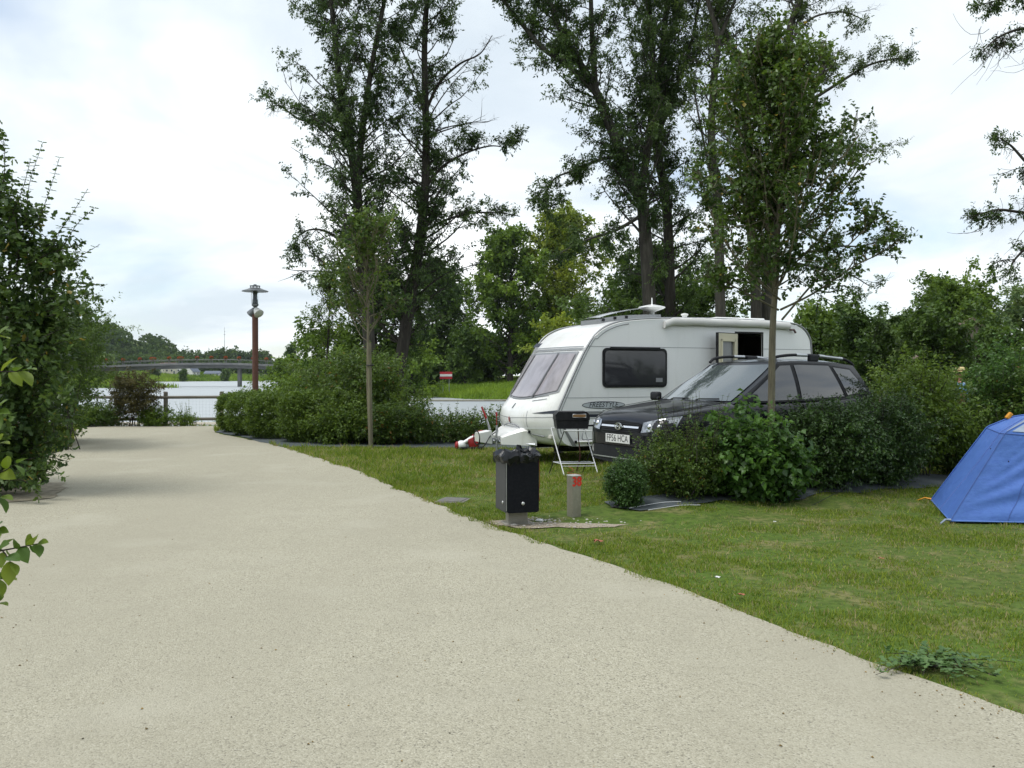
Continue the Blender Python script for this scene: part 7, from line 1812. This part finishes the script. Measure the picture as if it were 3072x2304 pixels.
# ------------------------------------------------------------------ small things on the ground
def ground_items():
    x, y = -.75, 10.8
    t = thing('drain_cover', 'square grey drain cover set in the lawn beside the path', 'drain cover', (x, y, 0), radians(-14))
    part('frame', box((0, 0, .008), (.36, .40, .03), .004), mat('cover_concrete', (0.22, 0.21, 0.185), 0.9, noise=[(14, (0.15, 0.145, 0.12), 0.7, 0.4, 0.65)]), t)
    part('lid', box((0, 0, .022), (.30, .34, .02), .004), mat('cover_iron', (0.12, 0.115, 0.105), 0.7, noise=[(25, (0.18, 0.17, 0.15), 0.6, 0.45, 0.65)]), t)
    rng = np.random.default_rng(17)
    def scrap(nm, lab, cat, c, s, m_):
        V, F = grid(lambda u, v: (c[0] + s * (u - .5) + .15 * s * sin(v * 5), c[1] + s * .8 * (v - .5), .03 + s * .25 * abs(sin(u * 4 + v * 3)) + rng.normal(0, s * .05)), np.linspace(0, 1, 5), np.linspace(0, 1, 5))
        o = part(nm, J((V, F), ([(a, b, z + .002) for a, b, z in V], F)), m_, None, sm=40); tag(o, lab, cat)
    mp = mat('paper', (0.72, 0.72, 0.72), 0.8); ml = mat('dry_leaf_red', (0.34, 0.13, 0.07), 0.8, noise=[(30, (0.25, 0.09, 0.05), 0.6, 0.4, 0.6)])
    sc_ = at(2154, 1746, 1)[0] * 1; 
    def g(px, py): Y = CAM_H * FPX / (py - HORIZON); return ((px - 1536) / FPX * Y, Y)
    scrap('paper_scrap', 'crumpled white paper scrap on the lawn near the path edge', 'litter', g(2154, 1746), .035, mp)
    scrap('paper_scrap', 'tiny white paper scrap on the lawn towards the shrub row', 'litter', g(2325, 1575), .03, mp)
    scrap('dry_leaf', 'large curled reddish dry leaf on the lawn near the bin', 'leaf', g(1795, 1636), .08, ml)
    scrap('dry_leaf', 'small brown dry leaf on the lawn beside the path edge', 'leaf', g(2226, 1800), .04, ml)
    scrap('dry_leaf', 'orange dry leaf on the lawn below the tent', 'leaf', g(2645, 1688), .04, ml)
    # stones around the bin
    ms = mat('pebble', (0.42, 0.40, 0.36), 0.85, noise=[(20, (0.3, 0.28, 0.25), 0.6, 0.4, 0.65)])
    st = []
    for i in range(150):
        u = rng.uniform(0, 1); a, b = (-.3 + 1.8 * u + rng.normal(0, .12), 9.15 + .35 * u + rng.normal(0, .18)); 
        if sdf(BIN_BED[::2], np.array([a]), np.array([b]))[0] < -.01: st.append(ellipsoid((a, b, .018), (rng.uniform(.008, .02), rng.uniform(.008, .02), rng.uniform(.006, .012)), 6, 4))
    o = part('pebbles', J(*st), ms, None, sm=60); o['kind'] = 'stuff'; tag(o, 'loose pebbles on the bare patch around the bin and marker post', 'pebbles')
    for (nm, lab, c, r) in (('white_stone', 'flat white stone beside the bin pedestal', (.30, 9.28), .045), ('grey_stone', 'round pale stone at the front foot of the bin', (.02, 9.0), .035)):
        V, F = ellipsoid((c[0], c[1], .02), (r, r * .7, r * .45), 12, 8); o = part(nm, (V, F), mp if nm[0] == 'w' else ms, None, sm=60); tag(o, lab, 'stone')
    # creeping weed at the path edge
    f = Foliage(rng); n = 330
    C = g(2800, 2010); t = thing('creeping_weed', 'grey-green creeping weed spreading over the path edge', 'weed', (C[0], C[1], 0)); tb = []
    for k_ in range(26):
        a = rng.uniform(0, 2 * pi); L = rng.uniform(.15, .5); e_ = np.array([cos(a) * L * 1.0, sin(a) * L * .62, .035]); Q = spline([np.array([0, 0, .01]), e_ * .5 + np.array([0, 0, .035]), e_], 4)
        tb.append((Q, np.linspace(.003, .0015, len(Q)), 4)); m_ = int(8 + 22 * L); u = rng.uniform(.2, 1.0, m_)
        B = np.stack([np.interp(u, np.linspace(0, 1, len(Q)), Q[:, c]) for c in range(3)], 1); B[:, 2] += rng.uniform(.0, .02, m_)
        dd = rng.normal(0, 1, (m_, 3)); dd[:, 2] = rng.uniform(-.05, .35, m_)
        f.add(B, dd, rng.uniform(.03, .055, m_), rng.uniform(.2, .9, m_))
    wood('runners', t, m_bark_d, tb, stuff=True); f.build('foliage', t, leafmat('leaf_weed', (0.035, 0.085, 0.035), (0.08, 0.135, 0.075), trans=.3), wr=.55, lobes=True, updir=2.5)
    # white edging string lines on the fabric
    for k_, pts in enumerate(([(1.35, 9.78), (1.75, 10.02), (2.0, 10.08)], [(1.55, 9.68), (1.95, 9.9), (2.2, 9.95)])):
        o = part('marker_string', tube(spline([(a, b, gz(a, b) + .024) for a, b in pts], 5), .005, 5), mat('string_white', (0.5, 0.52, 0.52), 0.7), None, sm=60)
        tag(o, ('pale string lying across the weed fabric by the box bush', 'pale string looped on the weed fabric close to the lawn edge')[k_], 'string')
    o = part('guy_line', tube([(3.55, 10.2, .02), (4.1, 10.75, .12), (4.6, 11.2, .3)], .004, 4), m_black, None); tag(o, 'dark guy line running from the lawn into the shrub row', 'cord')
ground_items()
# ------------------------------------------------------------------ air
def haze():
    m = bpy.data.materials.new('thin_haze'); m.use_nodes = True
    t = m.node_tree
    for n in list(t.nodes): t.nodes.remove(n)
    out = t.nodes.new('ShaderNodeOutputMaterial'); v = t.nodes.new('ShaderNodeVolumePrincipled')
    v.inputs['Color'].default_value = (0.80, 0.88, 0.97, 1); v.inputs['Density'].default_value = 0.00007
    v.inputs['Anisotropy'].default_value = 0.2
    t.links.new(v.outputs[0], out.inputs['Volume'])
    o = part('haze', box((0, 1550, 42), (5800, 4600, 96)), m); o['kind'] = 'stuff'
    tag(o, 'thin pale haze in the air over the river and hills', 'haze')
haze()
